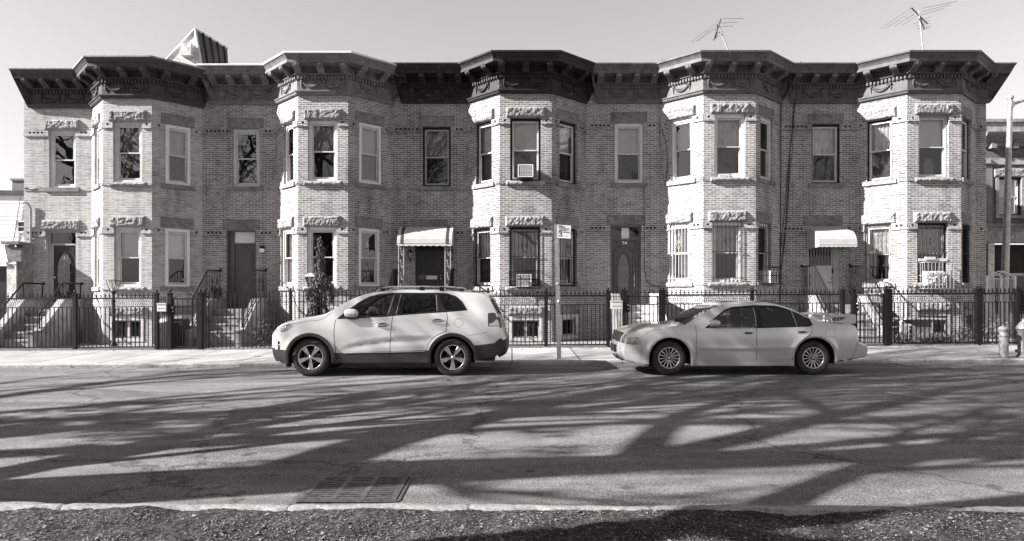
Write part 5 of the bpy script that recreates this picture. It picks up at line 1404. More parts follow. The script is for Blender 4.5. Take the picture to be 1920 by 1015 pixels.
ac_unit(f, (u0+u1)/2, Z(526, 19.8), .44, .36, .14, 'white air conditioner behind iron bars in the lower bay window, beside the parking sign')
cage(HOUSE[2], f, f.u(955), f.u(1012), Z(541, 19.7), Z(507, 19.7), .30, M['iron'], 11)
f = FRM[3][3]
ac_unit(f, f.u(1435), Z(519, 20.2), .46, .36, .26, 'white air conditioner low in the angled side window above the silver sedan')
cage(HOUSE[3], f, f.u(1423), f.u(1444), Z(533, 20.2), Z(501, 20.2), .36, M['iron'], 4)
f = FRM[4][2]
cage(HOUSE[4], f, f.u(1722), f.u(1776), Z(541, 19.7), Z(492, 19.7), .30, M['galv'], 8)
# crumpled wrapped unit
root = thing('air_conditioner', 'air conditioner wrapped in crumpled plastic inside a white window cage, far right house', 'air conditioner', f.pt(f.u(1746), .1, Z(536, 19.7)), 'air conditioners set in the house windows')
q = MB(); u0, u1, z0, z1 = f.u(1728), f.u(1768), Z(537, 19.8), Z(508, 19.8); rows = []; random.seed(5)
for j in range(12):
    row = []
    for i in range(18):
        e = 1 if 0 < i < 17 and 0 < j < 11 else 0
        row.append(f.pt(u0+(u1-u0)*i/17, .02+e*(.17+random.uniform(-.05, .05)), z0+(z1-z0)*j/11))
    rows.append(row)
q.grid(rows, smooth=False); q.build('plastic_wrapping', M['foil'], root)
q = MB(); f.box(q, f.u(1722), f.u(1776), -.04, .02, Z(490, 20), Z(485, 20)); f.box(q, f.u(1734), f.u(1752), -.02, .06, Z(487, 20), Z(482, 20)); q.build('filler_board', M['offwhite'], root)
# pale fan shape in the upper window
q = MB(); f.box(q, f.u(1740), f.u(1758), -.26, -.20, Z(331, 20.2), Z(304, 20.2)); f.box(q, f.u(1743), f.u(1755), -.26, -.20, Z(304, 20.2), Z(298, 20.2)); tag(q.build('box_fan', M['ac']), 'pale box fan standing inside the upper bay window of the far right house', 'fan')
# items on the sill of house 4 upper
f = FRM[3][2]; q = MB()
for px in (1350, 1355, 1360, 1366): u_ = f.u(px); f.box(q, u_-.03, u_+.03, -.05, .02, SU[3], SU[3]+.09)
tag(q.build('planter_blocks', M['offwhite']), 'small pale blocks lined up on an upper window sill', 'blocks')

# ---- wall lamps
def lantern(f, px, py, label):
    u_ = f.u(px); z_ = Z(py, DF); r = thing('wall_lantern', label, 'wall lamp', f.pt(u_, 0, z_), 'lanterns beside the door')
    q = MB(); c = f.pt(u_, .10, z_); q.lathe(c, [(0, .20), (.015, .17), (.05, .12), (.07, .10), (.055, .095)], 8); q.lathe(c, [(.05, -.10), (.03, -.14), (.012, -.2), (0, -.22)], 8)
    for k in range(6):
        an = k*math.pi/3; q.tube([(c[0]+.055*math.cos(an), c[1]+.055*math.sin(an), c[2]+.1), (c[0]+.048*math.cos(an), c[1]+.048*math.sin(an), c[2]-.1)], .006, 4)
    q.tube([f.pt(u_, 0, z_+.12), f.pt(u_, .06, z_+.16), f.pt(u_, .10, z_+.18)], .012, 5); f.box(q, u_-.035, u_+.035, 0, .02, z_-.05, z_+.13); q.build('frame', M['black'], r)
    q = MB(); q.lathe(c, [(.046, -.1), (.052, .095)], 8, smooth=False); q.build('glass', M['lens'], r)
lantern(FRM[2][0], 770, 479, 'black lantern left of the black door under the white awning')
lantern(FRM[2][0], 846.5, 479, 'black lantern right of the black door, half hidden by a white post')
f = FRM[1][0]; u_ = f.u(494); z_ = Z(470, DF); r = thing('wall_lamp', 'round white globe lamp with black cap right of the dark grey door', 'wall lamp', f.pt(u_, 0, z_))
q = MB(); ellip(q, f.pt(u_, .14, z_), (.085, .085, .085), 16, 10); q.build('globe', M['globe'], r)
q = MB(); q.lathe(f.pt(u_+.01, .13, z_+.05), [(.08, 0), (.075, .05), (.05, .08), (0, .085)], 12); q.tube([f.pt(u_+.02, 0, z_+.1), f.pt(u_+.02, .12, z_+.1)], .03, 8); q.build('cap', M['black'], r)

# ---- conduits and cables
f = FRM[0][0]
q = MB(); u_ = f.u(60); xw = f.pt(u_, .06, 0)
q.tube([f.pt(f.u(47), .10, Z(381, 21)), f.pt(f.u(52), .10, Z(380, 21)), f.pt(f.u(57), .08, Z(384, 21)), f.pt(u_, .06, Z(392, 21)), f.pt(u_, .06, .2)], .035, 8)
f.box(q, u_-.10, u_+.12, 0, .08, Z(425, 21)-.03, Z(425, 21)); f.box(q, u_-.1, u_+.12, .0, .08, Z(447, 21)-.03, Z(447, 21)); f.box(q, f.u(48), f.u(62), .0, .09, Z(447, 21), Z(444, 21))
tag(q.build('conduit', M['greyp']), 'grey service pipe running down the left end of the brick row', 'pipe')
def cable(pts, label, r=.012, mat='cable'):
    q = MB(); q.tube(pts, r, 5); tag(q.build('cable', M[mat]), label, 'cable')
def fp(f, px, py, o=.03): return f.pt(f.u(px), o, Z(py, DF))
f4, f5 = FRM[3][0], FRM[4][0]
fR4 = FRM[3][3]
def on5(px, py, o=.03): return f5.pt(f5.u(px), o, Z(py, DF))
cable([on5(1489, 126, .52), on5(1487, 134, .30), on5(1488, 160, .3), on5(1489, 200, .05), on5(1481, 280), on5(1478, 340), on5(1474, 400), on5(1470, 450), on5(1466, 490), on5(1461.8, 515), on5(1461.9, 570)], 'black cable hanging from the cornice gap left of the white storm door, rightmost strand')
cable([on5(1488, 190, .06), on5(1484, 250), on5(1476, 330), on5(1470, 400), on5(1463, 470), on5(1462.5, 520)], 'middle strand of the black cables sagging between two houses', .009)
cable([on5(1489, 195, .04), on5(1486, 270), on5(1479, 345), on5(1475, 420), on5(1465, 500)], 'thin black cable crossing the middle strand left of the storm door', .008)
cable([on5(1483, 136, .42), on5(1475, 150, .3), on5(1472, 170, .15), on5(1464.5, 190), on5(1463.5, 230), on5(1463, 420), on5(1462.2, 600)], 'straight black cable down the joint beside the angled bay, above the sedan', .013)
def on4(px, py, o=.03): return f4.pt(f4.u(px), o, Z(py, DF))
cable([on4(1234.5, 122, .54), on4(1234, 160, .15), on4(1234.5, 200, .05), on4(1236, 260), on4(1238, 280)], 'thin grey cable down the cornice left of an upper bay', .008, 'rusty')
cable([on4(1207, 345), on4(1208, 440), on4(1208, 505), on4(1211, 525), on4(1219, 534), on4(1236, 537), on4(1238, 545)], 'black cable dropping past the right side of the carved wooden door', .010)
fl4 = FRM[3][1]
cable([fl4.pt(.05, .03, Z(240, 21)), fl4.pt(.20, .03, Z(265, 20.9)), fl4.pt(.27, .03, Z(300, 20.8)), fl4.pt(.25, .03, Z(325, 20.8)), fl4.pt(.20, .06, Z(342, 20.8))], 'short black cable looping beside an upper left bay window', .008)
cable([FRM[0][0].pt(FRM[0][0].u(p), .03, Z(y, DF)) for p, y in ((47, 354), (52, 353), (58, 356), (66, 355), (74, 352), (84, 353), (91, 352))], 'dark cable lying along the sill band at the left end', .012, 'rusty')
# ------------------------------------------------------------------ fences
def post(mb, x, h, r=.045, y=FY, g=None, ball=True):
    g = .12+gz(x) if g is None else g
    mb.box(x-r, x+r, y-r, y+r, g, g+h)
    mb.box(x-r-.012, x+r+.012, y-r-.012, y+r+.012, g+h, g+h+.03)
    if ball: mb.lathe((x, y, g+h+.03), [(.012, 0), (.012, .015), (.03, .03), (.036, .05), (.028, .075), (0, .09)], 10)
def picket_panel(mb, x0, x1, style, y=FY, hb=.09, h2=1.14, ht=1.37, sp=.112):
    n = max(2, int(round((x1-x0)/sp)))
    for i in range(1, n):
        x = x0+(x1-x0)*i/n; g = .12+gz(x)
        if style == 'A':
            mb.box(x-.010, x+.010, y-.010, y+.010, g+hb, g+h2)
            if i % 7 not in (3,) or True:
                # cross shaped finial
                z = g+ht+.02
                mb.box(x-.009, x+.009, y-.009, y+.009, z, z+.09); mb.box(x-.034, x+.034, y-.008, y+.008, z+.032, z+.055)
                for sg in (-1, 1): mb.lathe((x+sg*.03, y, z+.043), [(0, -.014), (.013, 0), (0, .014)], 6)
                mb.lathe((x, y, z+.085), [(0, -.0), (.014, .018), (0, .055)], 6)
                mb.lathe((x, y, z), [(.016, -.004), (.016, .008)], 6)
        else:
            mb.box(x-.011, x+.011, y-.011, y+.011, g+.04, g+1.50); mb.lathe((x, y, g+1.50), [(.012, 0), (.016, .015), (0, .06)], 6)
    if style == 'A':
        # twisted mesh between top and second rail
        m = int((x1-x0)/.058)
        for i in range(m+1):
            x = x0+(x1-x0)*i/m; g = .12+gz(x); pts = []
            for k in range(7):
                t = k/6; pts.append((x+.045*math.sin(t*math.pi)*(1 if t < 2 else -1)-.03*t, y+.008*math.cos(t*3.1), g+h2+(ht-h2)*t))
            mb.tube(pts, .0065, 3, cap=False)
def diamond(mb, x, y=FY):
    g = .12+gz(x)
    for sg in (-1, 1):
        mb.tube([(x, y-.012, g+1.02), (x+sg*.06, y-.012, g+.83), (x+sg*.105, y-.012, g+.70), (x, y-.012, g+.30)], .007, 4)
        for zc in (.78, .55):
            pts = [(x+sg*(.055+.028*math.cos(a)), y-.012, g+zc+.028*math.sin(a)) for a in [k*.6 for k in range(9)]]; mb.tube(pts, .004, 4)
        pts = [(x+sg*(.05+.05*math.sin(k/8*math.pi)), y-.012, g+.16+.14*k/8) for k in range(9)]; mb.tube(pts, .0045, 4)
def fence(xs, style, label, orn=(), kerb=True, group='front yard fences of black iron', rails=True):
    root = thing('iron_fence', label, 'fence', ((xs[0]+xs[-1])/2, FY, .12+gz((xs[0]+xs[-1])/2)), group)
    for x in xs:
        q = MB(); post(q, x, 1.47 if style == 'A' else 1.50, .045 if style == 'A' else .035); q.build('post', M['iron'], root)
    for a, b in zip(xs, xs[1:]):
        a_, b_ = a+.046, b-.046
        for (z0, z1, t) in (((1.35, 1.392, .02), (1.13, 1.15, .012), (.06, .095, .018)) if style == 'A' else ((1.40, 1.415, .012), (1.24, 1.255, .012), (.14, .16, .012))):
            q = MB(); c = [(a_, gz(a_)), (b_, gz(b_))]
            for (y0, y1) in ((FY-t, FY+t),):
                v = [(a_, y0, .12+c[0][1]+z0), (a_, y1, .12+c[0][1]+z0), (a_, y1, .12+c[0][1]+z1), (a_, y0, .12+c[0][1]+z1), (b_, y0, .12+c[1][1]+z0), (b_, y1, .12+c[1][1]+z0), (b_, y1, .12+c[1][1]+z1), (b_, y0, .12+c[1][1]+z1)]
                for ff in ((0, 1, 2, 3), (4, 5, 6, 7), (0, 4, 7, 3), (1, 5, 6, 2), (3, 7, 6, 2), (0, 4, 5, 1)): q.face([v[i] for i in ff])
            q.build('rail', M['iron'], root)
        q = MB(); picket_panel(q, a, b, style)
        L = b-a; nd_ = int(L/1.3)
        if style == 'A':
            for i in range(nd_): diamond(q, a+L*(i+.5)/nd_)
        q.build('picket_panel', M['iron'], root)
    if kerb:
        q = MB(); a, b = xs[0], xs[-1]
        q.prism([(FY-.05, 0), (FY+.09, 0), (FY+.09, .06), (FY-.05, .055)], lambda p, hh: (hh, p[0], .10+gz(hh)+p[1]), a, b); q.build('base_kerb', M['stone_dark'], root)
    return root
def fx(px): return X(px, FY)
fence([fx(-400), fx(-220), fx(-40), fx(141), fx(294)], 'A', 'iron fence with cross finials and diamond scrolls before the leftmost house')
fence([fx(384), fx(545), fx(706), fx(760)], 'B', 'plain iron picket fence without a twisted band, behind the front of the white suv', orn=())
fence([fx(770), fx(915), fx(1024), fx(1140)], 'A', 'iron fence with cross finials crossed by the parking sign pole')
fence([fx(1244), fx(1410), fx(1580)], 'A', 'iron fence behind the silver sedan roof')
fence([fx(1669), fx(1832)], 'A', 'iron fence before the far right bay with the planted yard')
fence([fx(1838), fx(1907), fx(2100)], 'A', 'iron fence continuing right of the row, behind the bollard')
def gate(xa, xb, style, label, lock=True):
    r = thing('iron_gate', label, 'gate', ((xa+xb)/2, FY, .12+gz(xa)), 'iron gates in the yard fences')
    q = MB(); post(q, xa, 1.48, .05); q.build('post', M['iron'], r); q = MB(); post(q, xb, 1.48, .05); q.build('post', M['iron'], r)
    g = .12+gz(xa); q = MB(); a, b = xa+.07, xb-.07
    q.box(a, a+.03, FY-.015, FY+.015, g+.07, g+1.36); q.box(b-.03, b, FY-.015, FY+.015, g+.07, g+1.36)
    for z in (.07, 1.12, 1.33): q.box(a+.03, b-.03, FY-.014, FY+.014, g+z, g+z+.03)
    n = max(3, int((b-a)/.112))
    for i in range(1, n):
        x = a+(b-a)*i/n; q.box(x-.007, x+.007, FY-.007, FY+.007, g+.10, g+(1.12 if style == 'A' else 1.33))
    if style == 'A': picket_panel(q, a, b, 'A')
    else:
        pts = [(a+(b-a)*k/16, FY, g+1.38+.14*math.sin(math.pi*k/16)**2) for k in range(17)]; q.tube(pts, .007, 5)
        for sg in (-1, 1): q.tube([((a+b)/2+sg*(.1+.06*math.cos(k*.5)*(1-k/14)), FY, g+1.42+.05*math.sin(k*.5)*(1-k/14)) for k in range(13)], .006, 4)
    q.build('gate_leaf', M['iron'], r)
    q = MB(); q.box(xa+.045, xa+.13, FY-.03, FY+.02, g+.93, g+1.17); q.build('lock_box', M['iron'], r)
    q = MB(); ellip(q, (xa+.085, FY-.05, g+1.12), (.028, .028, .028)); ellip(q, (xa+.095, FY-.045, g+1.02), (.02, .02, .02)); q.build('knob', M['galv'], r)
gate(fx(319), fx(383)-.1, 'B', 'iron gate with a low scroll top between the leftmost house and the plain picket fence')
gate(fx(1171), fx(1239), 'A', 'iron gate with two round knobs in front of the carved wooden door')
gate(fx(1600), fx(1662), 'A', 'iron gate just behind the sedan spoiler')
def mailbox(xa, xb, label):
    g = .12+gz(xa); r = thing('mailbox_panel', label, 'mailbox', ((xa+xb)/2, FY, g), 'mailboxes fixed between fence posts')
    q = MB(); q.box(xa, xb, FY-.10, FY+.02, g+1.02, g+1.21); q.box(xa-.005, xb+.005, FY-.115, FY+.025, g+1.211, g+1.235); q.build('mailbox', M['offwhite'], r)
    q = MB(); q.box(xa+.02, xb-.02, FY-.104, FY-.101, g+1.09, g+1.10); q.build('slot', M['slot'], r)
    q = MB(); q.box(xa, xb, FY-.01, FY+.01, g+.35, g+.98) if False else None
    for i in range(4): x = xa+(xb-xa)*(i+.5)/4; q.box(x-.007, x+.007, FY-.007, FY+.007, g+.08, g+1.02)
    for i in range(3): x = xa+(xb-xa)*(i+1)/4; q.box(x-.007, x+.007, FY-.007, FY+.007, g+1.236, g+1.42)
    q.box(xa, xb, FY-.01, FY+.01, g+.06, g+.08); q.box(xa, xb, FY-.008, FY+.008, g+1.33, g+1.345); q.build('infill_bars', M['iron'], r)
mailbox(fx(298), fx(314.5), 'white fence mailbox between two iron posts, right of the leftmost yard')
mailbox(fx(1144.5), fx(1166), 'white fence mailbox left of the gate of the carved door')
# ------------------------------------------------------------------ yard lamps, conifer, bins
def yard_lamp(px, pyt, D, label, roof):
    x = X(px, D); zt = Z(pyt, D); g = .14+gz(x); r = thing('lamp_post', label, 'lamp post', (x, D, g), 'small post lamps in the yards')
    hl = .34; q = MB(); zl = zt-hl
    q.lathe((x, D, g), [(.09, 0), (.09, .05), (.05, .12), (.045, .6), (.06, .64), (.045, .68), (.04, zl-g-.3), (.055, zl-g-.26), (.04, zl-g-.22), (.035, zl-g-.08), (.06, zl-g-.03), (.05, zl-g)], 10); q.build('post', M['black'], r)
    q = MB(); b, t = .06, .135
    for sx_, sy_ in ((-1, -1), (1, -1), (1, 1), (-1, 1)): q.tube([(x+sx_*b, D+sy_*b, zl), (x+sx_*t, D+sy_*t, zt-.04)], .010, 4)
    q.box(x-b-.01, x+b+.01, D-b-.01, D+b+.01, zl-.01, zl+.012)
    for (ax, ay, bx, by) in ((-1, -1, 1, -1), (1, -1, 1, 1), (1, 1, -1, 1), (-1, 1, -1, -1)): q.tube([(x+ax*t, D+ay*t, zt-.04), (x+bx*t, D+by*t, zt-.04)], .010, 4)
    if roof:
        c = [(x-t-.03, D-t-.03, zt-.03), (x+t+.03, D-t-.03, zt-.03), (x+t+.03, D+t+.03, zt-.03), (x-t-.03, D+t+.03, zt-.03)]; d = [(x-.05, D-.05, zt+.07), (x+.05, D-.05, zt+.07), (x+.05, D+.05, zt+.07), (x-.05, D+.05, zt+.07)]
        for i in range(4): q.face([c[i], c[(i+1) % 4], d[(i+1) % 4], d[i]])
        q.face(d)
    q.build('lamp_cage', M['black'] if not roof else M['greyp'], r)
    q = MB(); c = [(x-b, D-b, zl+.01), (x+b, D-b, zl+.01), (x+b, D+b, zl+.01), (x-b, D+b, zl+.01)]; d = [(x-t, D-t, zt-.045), (x+t, D-t, zt-.045), (x+t, D+t, zt-.045), (x-t, D+t, zt-.045)]
    for i in range(4): q.face([c[i], c[(i+1) % 4], d[(i+1) % 4], d[i]])
    q.build('glass', M['lens'], r)
    q = MB(); ellip(q, (x, D, zl+.13), (.055, .055, .10)); q.build('bulb', M['globe'], r)
yard_lamp(213, 524, 19.2, 'open topped lantern on a black post in the leftmost yard', False)
yard_lamp(583, 517, 19.0, 'roofed grey lantern on a black post beside the drooping conifer', True)

def leaf_clump(q, c, n, r, ls, droop=0, seed=0):
    rnd = random.Random(seed)
    for i in range(n):
        p = Vector((rnd.gauss(0, r[0]), rnd.gauss(0, r[1]), rnd.gauss(0, r[2])))+Vector(c)
        d = Vector((rnd.uniform(-1, 1), rnd.uniform(-1, 1), rnd.uniform(-1, 1)-droop)).normalized(); s = d.cross(Vector((rnd.uniform(-1, 1), rnd.uniform(-1, 1), .3))).normalized(); l = ls*rnd.uniform(.5, 1.5)
        q.face([p, p+d*l*.5+s*l*.22, p+d*l, p+d*l*.5-s*l*.22])
r = thing('weeping_conifer', 'tall narrow drooping evergreen in front of the second bay', 'tree', (X(600, 18.9), 18.9, .14)); x0, y0 = X(600, 18.9), 18.9
zt = Z(455, 18.9); q = MB(); q.tube([(x0, y0, .1), (x0+.03, y0, 1.0), (x0-.04, y0, 1.8), (x0, y0, 2.5), (x0-.02, y0, zt)], [.06, .05, .04, .025, .008], 6); q.build('trunk', M['bark'], r)
q = MB(); rnd = random.Random(3)
for k in range(62):
    t = (k/61); z = zt-.02-(zt-.35)*t; rad = .04+.33*t**1.1*(1+.25*math.sin(t*17))+(.12 if .35 < t < .5 else 0); a = rnd.uniform(0, 6.28)
    bx = x0+rad*math.cos(a); by = y0+rad*.8*math.sin(a); top = z+.05
    pts = [(x0, y0, top), (x0+(bx-x0)*.6, y0+(by-y0)*.6, top+.06), (bx, by, top-.06), (bx+rnd.uniform(-.05, .05), by, top-.35*rnd.uniform(.6, 1.5))]
    q.tube(pts, [.012, .010, .008, .004], 4, 1)
    for m in range(7):
        s2 = m/6; p = Vector(pts[2]).lerp(Vector(pts[3]), s2) if m > 1 else Vector(pts[1]).lerp(Vector(pts[2]), m/2)
        leaf_clump(q, p, 20, (.03, .03, .06), .07, 1.6, k*10+m)
q.build('foliage', [M['leafdark'], M['bark']], r)
def bin_round(x, y, label, r0=.26, h=.78, mat='binp'):
    g = .13+gz(x); r = thing('trash_bin', label, 'bin', (x, y, g)); q = MB(); q.lathe((x, y, g), [(r0*.8, 0), (r0, h*.9), (r0+.02, h*.92), (r0+.02, h*.95)], 18); q.build('body', M[mat], r)
    q = MB(); q.lathe((x, y, g+h*.95), [(r0+.03, 0), (r0+.03, .03), (r0*.6, .09), (0, .11)], 18); q.build('lid', M['offwhite'], r)
bin_round(X(309, 18.6), 18.6, 'pale round trash bin behind the white fence mailbox, leftmost yard', .23, .72)
x0 = X(330, 18.8); r = thing('wheeled_bin', 'dark boxy bin with a pale lid behind the scroll topped gate', 'bin', (x0, 18.8, .14)); q = MB(); q.prism([(-.22, 0), (.22, 0), (.27, .74), (-.27, .74)], lambda p, h: (x0+p[0], 18.8+h, .1+p[1]), -.25, .25)
for i in range(6): q.box(x0-.2+.075*i, x0-.185+.075*i, 18.8-.262, 18.8-.251, .18, .78)
q.build('body', M['clad'], r); q = MB(); q.prism([(-.29, .745), (.29, .80), (.29, .84), (-.29, .79)], lambda p, h: (x0+p[0], 18.8+h, .1+p[1]), -.28, .28); q.build('lid', M['binp'], r)
# planter pot on the stoop of the second house
x0 = X(407, 20.6); r = thing('flower_pot', 'dark pot with a low shrub on the left cheek wall of the grey door stoop', 'plant pot', (x0, 20.6, 1.4)); q = MB(); q.lathe((x0, 20.6, 1.41), [(.10, 0), (.14, .16), (.15, .17), (.12, .17)], 12); q.build('pot', M['clad'], r); q = MB(); leaf_clump(q, (x0, 20.6, 1.64), 260, (.09, .09, .05), .06, 0, 9); q.build('foliage', M['leafdark'], r)
# tangled shrub by the second stoop and low inner rail fence
def shrub(x, y, z, n, rr, ls, label, cat='plant', mat='leafdry', seed=0, stems=8, group=None):
    r = thing('yard_plant', label, cat, (x, y, z), group); q = MB(); rnd = random.Random(seed)
    for i in range(stems):
        a = rnd.uniform(0, 6.28); t = (x+rr[0]*1.4*math.cos(a), y+rr[1]*1.2*math.sin(a), z+rr[2]*rnd.uniform(1.2, 2.6)); q.tube([(x, y, z), ((x+t[0])/2+rnd.uniform(-.04, .04), (y+t[1])/2, z+rr[2]*1.3), t], [.010, .007, .003], 4)
    q.build('stem', M['bark'], r); q = MB(); leaf_clump(q, (x, y, z+rr[2]*1.1), n, rr, ls, .2, seed); q.build('foliage', M[mat], r)
shrub(X(492, 18.9), 18.9, .14, 700, (.16, .14, .22), .05, 'tangled dark creeper beside the grey door stoop', mat='leafdark', seed=4, stems=16)
pl = [(1690, 18.8, 300, (.12, .1, .14), 'twiggy dry bush left of the covered box in the far right yard'), (1735, 18.6, 420, (.20, .12, .10), 'low leafy plant right of the covered box, far right yard'), (1762, 18.5, 480, (.24, .12, .09), 'wide mound of pale winter leaves below the far right bay'),
      (1802, 18.8, 420, (.14, .12, .20), 'taller plant below the small basement window at the row end'), (1850, 19.2, 420, (.22, .14, .16), 'leafy plant just right of the thick fence post at the row end'), (1875, 19.5, 420, (.26, .2, .18), 'dry bush behind the bollard'), (1905, 19.5, 520, (.3, .2, .24), 'arching dry bush behind the hydrant')]
for i, (px, D, n, rr, lb_) in enumerate(pl): shrub(X(px, D), D, .13+gz(X(px, D)), n, rr, .05, lb_, seed=20+i, stems=12, group='winter plants in the right yards')
shrub(X(1655, 19.2), 19.2, .2, 600, (.16, .14, .30), .06, 'dark upright bush beside the gate behind the sedan spoiler', mat='leafdark', seed=44, stems=10)
# box under the far right bay
x0, x1 = X(1702, 19.3), X(1738, 19.3); r = thing('storage_box', 'grey upright box with a pale slab on top below the far right bay', 'box', ((x0+x1)/2, 19.3, .2)); g = .2
q = MB(); q.box(x0, x1, 19.1, 19.6, g-.1, Z(598, 19.1)-.03); q.build('body', M['stone_dark'], r); q = MB(); q.box(x0-.2, X(1772, 19.3), 19.02, 19.68, Z(598, 19.1)-.028, Z(598, 19.1)+.01); q.build('slab', M['cement'], r)
q = MB(); x0 = X(1691, 19.1); q.box(x0-.05, x0+.05, 19.05, 19.15, .1, Z(605, 19.1)); q.prism([(-.06, 0), (.06, 0), (0, .07)], lambda p, h: (x0+p[0], 19.1+h, Z(605, 19.1)+p[1]), -.06, .06); tag(q.build('wooden_stake', M['greyp']), 'short pointed post left of the covered box in the far right yard', 'post')
# stones edging the planted yard
random.seed(31); q = MB()
for i in range(46):
    x = random.uniform(X(1680, 18.25), X(1960, 18.25)); y = random.uniform(18.15, 18.5); rr = random.uniform(.03, .09); ellip(q, (x, y, .12+gz(x)+rr*.3), (rr*1.3, rr, rr*.7), 7, 5)
tag(q.build('border_stones', M['stone'], recalc=False), 'rough stones and leaves edging the planted yard', 'stones', kind='stuff')
# ------------------------------------------------------------------ sign
xs_, ys_ = X(1048.5, 15.25), 15.25; zt = Z(421, 15.25); xt = X(1043.5, 15.25)
r = thing('parking_sign', 'leaning steel pole with a white parking regulation sign on the far sidewalk', 'street sign', (xs_, ys_, .08))
q = MB()
def chan(za, zb): 
    a = Vector((xs_, ys_, .08)); b = Vector((xt, ys_, zt)); return a, b
for (dx0, dx1, dy0, dy1, mi) in ((-.030, -.024, -.02, .02, 1), (-.024, .024, -.022, -.016, 0), (.024, .030, -.02, .02, 0), (-.05, -.030, -.022, -.018, 1), (.030, .046, -.022, -.018, 0)):
    v = [(xs_+dx, ys_+dy, .08) for dx in (dx0, dx1) for dy in (dy0, dy1)]+[(xt+dx, ys_+dy, zt) for dx in (dx0, dx1) for dy in (dy0, dy1)]
    for ff in ((0, 1, 3, 2), (4, 5, 7, 6), (0, 1, 5, 4), (2, 3, 7, 6), (0, 2, 6, 4), (1, 3, 7, 5)): q.face([v[i] for i in ff], 0)
for k in range(40): t = (k+.5)/40; c = Vector((xs_, ys_, .08)).lerp(Vector((xt, ys_, zt)), t); q.box(c.x-.005, c.x+.005, ys_-.0235, ys_-.0222, c.z-.005, c.z+.005, 1)
q.lathe((xt+.03, ys_-.03, Z(533, 15.25)), [(0, -.03), (.035, -.01), (.03, .02), (0, .04)], 8); q.lathe((X(1047, 15.25)+.01, ys_-.03, Z(566, 15.25)), [(0, -.05), (.04, -.01), (.03, .03), (0, .04)], 8)
q.build('pole', [M['galv'], M['ink']], r)
fs = Fr((X(1043.5, 15.2), 15.2), (X(1070, 15.2), 15.15))
q = MB(); ts = .075; zA, zB = Z(446, 15.2), Z(421.5, 15.2)
tilt = -.07
def sp(u, z): return (fs.pt(u, .0, z+tilt*u)[0], fs.pt(u, 0, z)[1], z+tilt*u)
def sbox(q, u0, u1, z0, z1, o, mi=0, t=.003):
    A = [Vector(sp(u, z))+Vector((fs.n.x, fs.n.y, 0))*o for u, z in ((u0, z0), (u1, z0), (u1, z1), (u0, z1))]; B = [a-Vector((fs.n.x, fs.n.y, 0))*t for a in A]
    q.face(A, mi); q.face(B[::-1], mi)
    for i in range(4): q.face([A[i], A[(i+1) % 4], B[(i+1) % 4], B[i]], mi)
W_ = fs.L; sbox(q, 0.02, W_, zA, zB, .0); pn = q.build('sign_panel', M['sign'], r)
q = MB(); sbox(q, .045, .045+.08, zA+.03, zB-.02, .003, 0, .002); sbox(q, .145, .255, zA+.045, zA+.058, .003, 0, .002)
q.build('symbol_panel', M['ink'], pn)
q = MB(); cc = (.086, zB-.085)
def sring(q, c, ro, ri, o, a0=0, a1=2*math.pi, n=24):
    for i in range(n):
        t0, t1 = a0+(a1-a0)*i/n, a0+(a1-a0)*(i+1)/n
        P = [(c[0]+rr*math.cos(t), c[1]+rr*math.sin(t)) for rr, t in ((ri, t0), (ro, t0), (ro, t1), (ri, t1))]
        q.face([Vector(sp(*p))+Vector((fs.n.x, fs.n.y, 0))*o for p in P])
sring(q, cc, .036, .028, .006); sbox(q, cc[0]-.012, cc[0]-.004, cc[1]-.02, cc[1]+.02, .006, 0, .001); sring(q, (cc[0]+.002, cc[1]+.009), .012, .005, .006, -1.57, 1.57)
cm_ = (.095, zA+.085); n = 16; P1 = []; P2 = []
for i in range(n+1):
    t = math.pi*.42+math.pi*1.05*i/n; P1.append((cm_[0]+.036*math.cos(t), cm_[1]+.036*math.sin(t)))
    P2.append((cm_[0]+.012+.030*math.cos(t), cm_[1]+.008+.030*math.sin(t)))
for i in range(n): q.face([Vector(sp(*p))+Vector((fs.n.x, fs.n.y, 0))*.006 for p in (P1[i], P1[i+1], P2[i+1], P2[i])])
q.build('symbol', M['sign'], pn)
class SF:
    def pt(s, u, o, z): v = Vector(sp(u, z))+Vector((fs.n.x, fs.n.y, 0))*o; return tuple(v)
for s_, z in (('NO', zB-.055), ('PARKING', zB-.095), ('TUES', zB-.135), ('3AM-6AM', zB-.175)):
    text_mesh(s_, .034, 'lettering', M['ink'], pn, SF(), .135, .004, z, 'LEFT')
# ------------------------------------------------------------------ bollard, hydrant
x0, y0 = X(1882, 15.15), 15.15; g = .085+gz(x0); hb = Z(612, 15.15)-g
r = thing('bollard', 'worn round metal bollard with ringed top on the sidewalk beside the hydrant', 'bollard', (x0, y0, g)); q = MB()
q.lathe((x0, y0, g), [(.09, 0), (.09, hb*.62), (.086, hb*.63), (.086, hb*.66), (.095, hb*.67), (.095, hb*.72), (.088, hb*.73), (.088, hb*.86), (.108, hb*.88), (.108, hb*.94), (.085, hb*.97), (.03, hb), (0, hb)], 20); q.build('body', M['bollard'], r)
x0, y0 = X(1919, 15.2), 15.2; g = .085+gz(x0); k = (Z(596, 15.2)-g)/.80
r = thing('fire_hydrant', 'fire hydrant with a pale domed cap cut by the right edge', 'hydrant', (x0, y0, g)); q = MB()
q.lathe((x0, y0, g), [(.15, 0), (.15, .03*k), (.11, .04*k), (.11, .52*k), (.125, .54*k), (.125, .56*k)], 18); q.build('barrel', M['hydr'], r)
q = MB(); q.lathe((x0, y0, g+.56*k), [(.13, 0), (.15, .01), (.145, .04), (.12, .08*k), (.08, .14*k), (.03, .17*k), (.03, .22*k), (0, .22*k)], 18); q.build('cap', M['galv'], r)
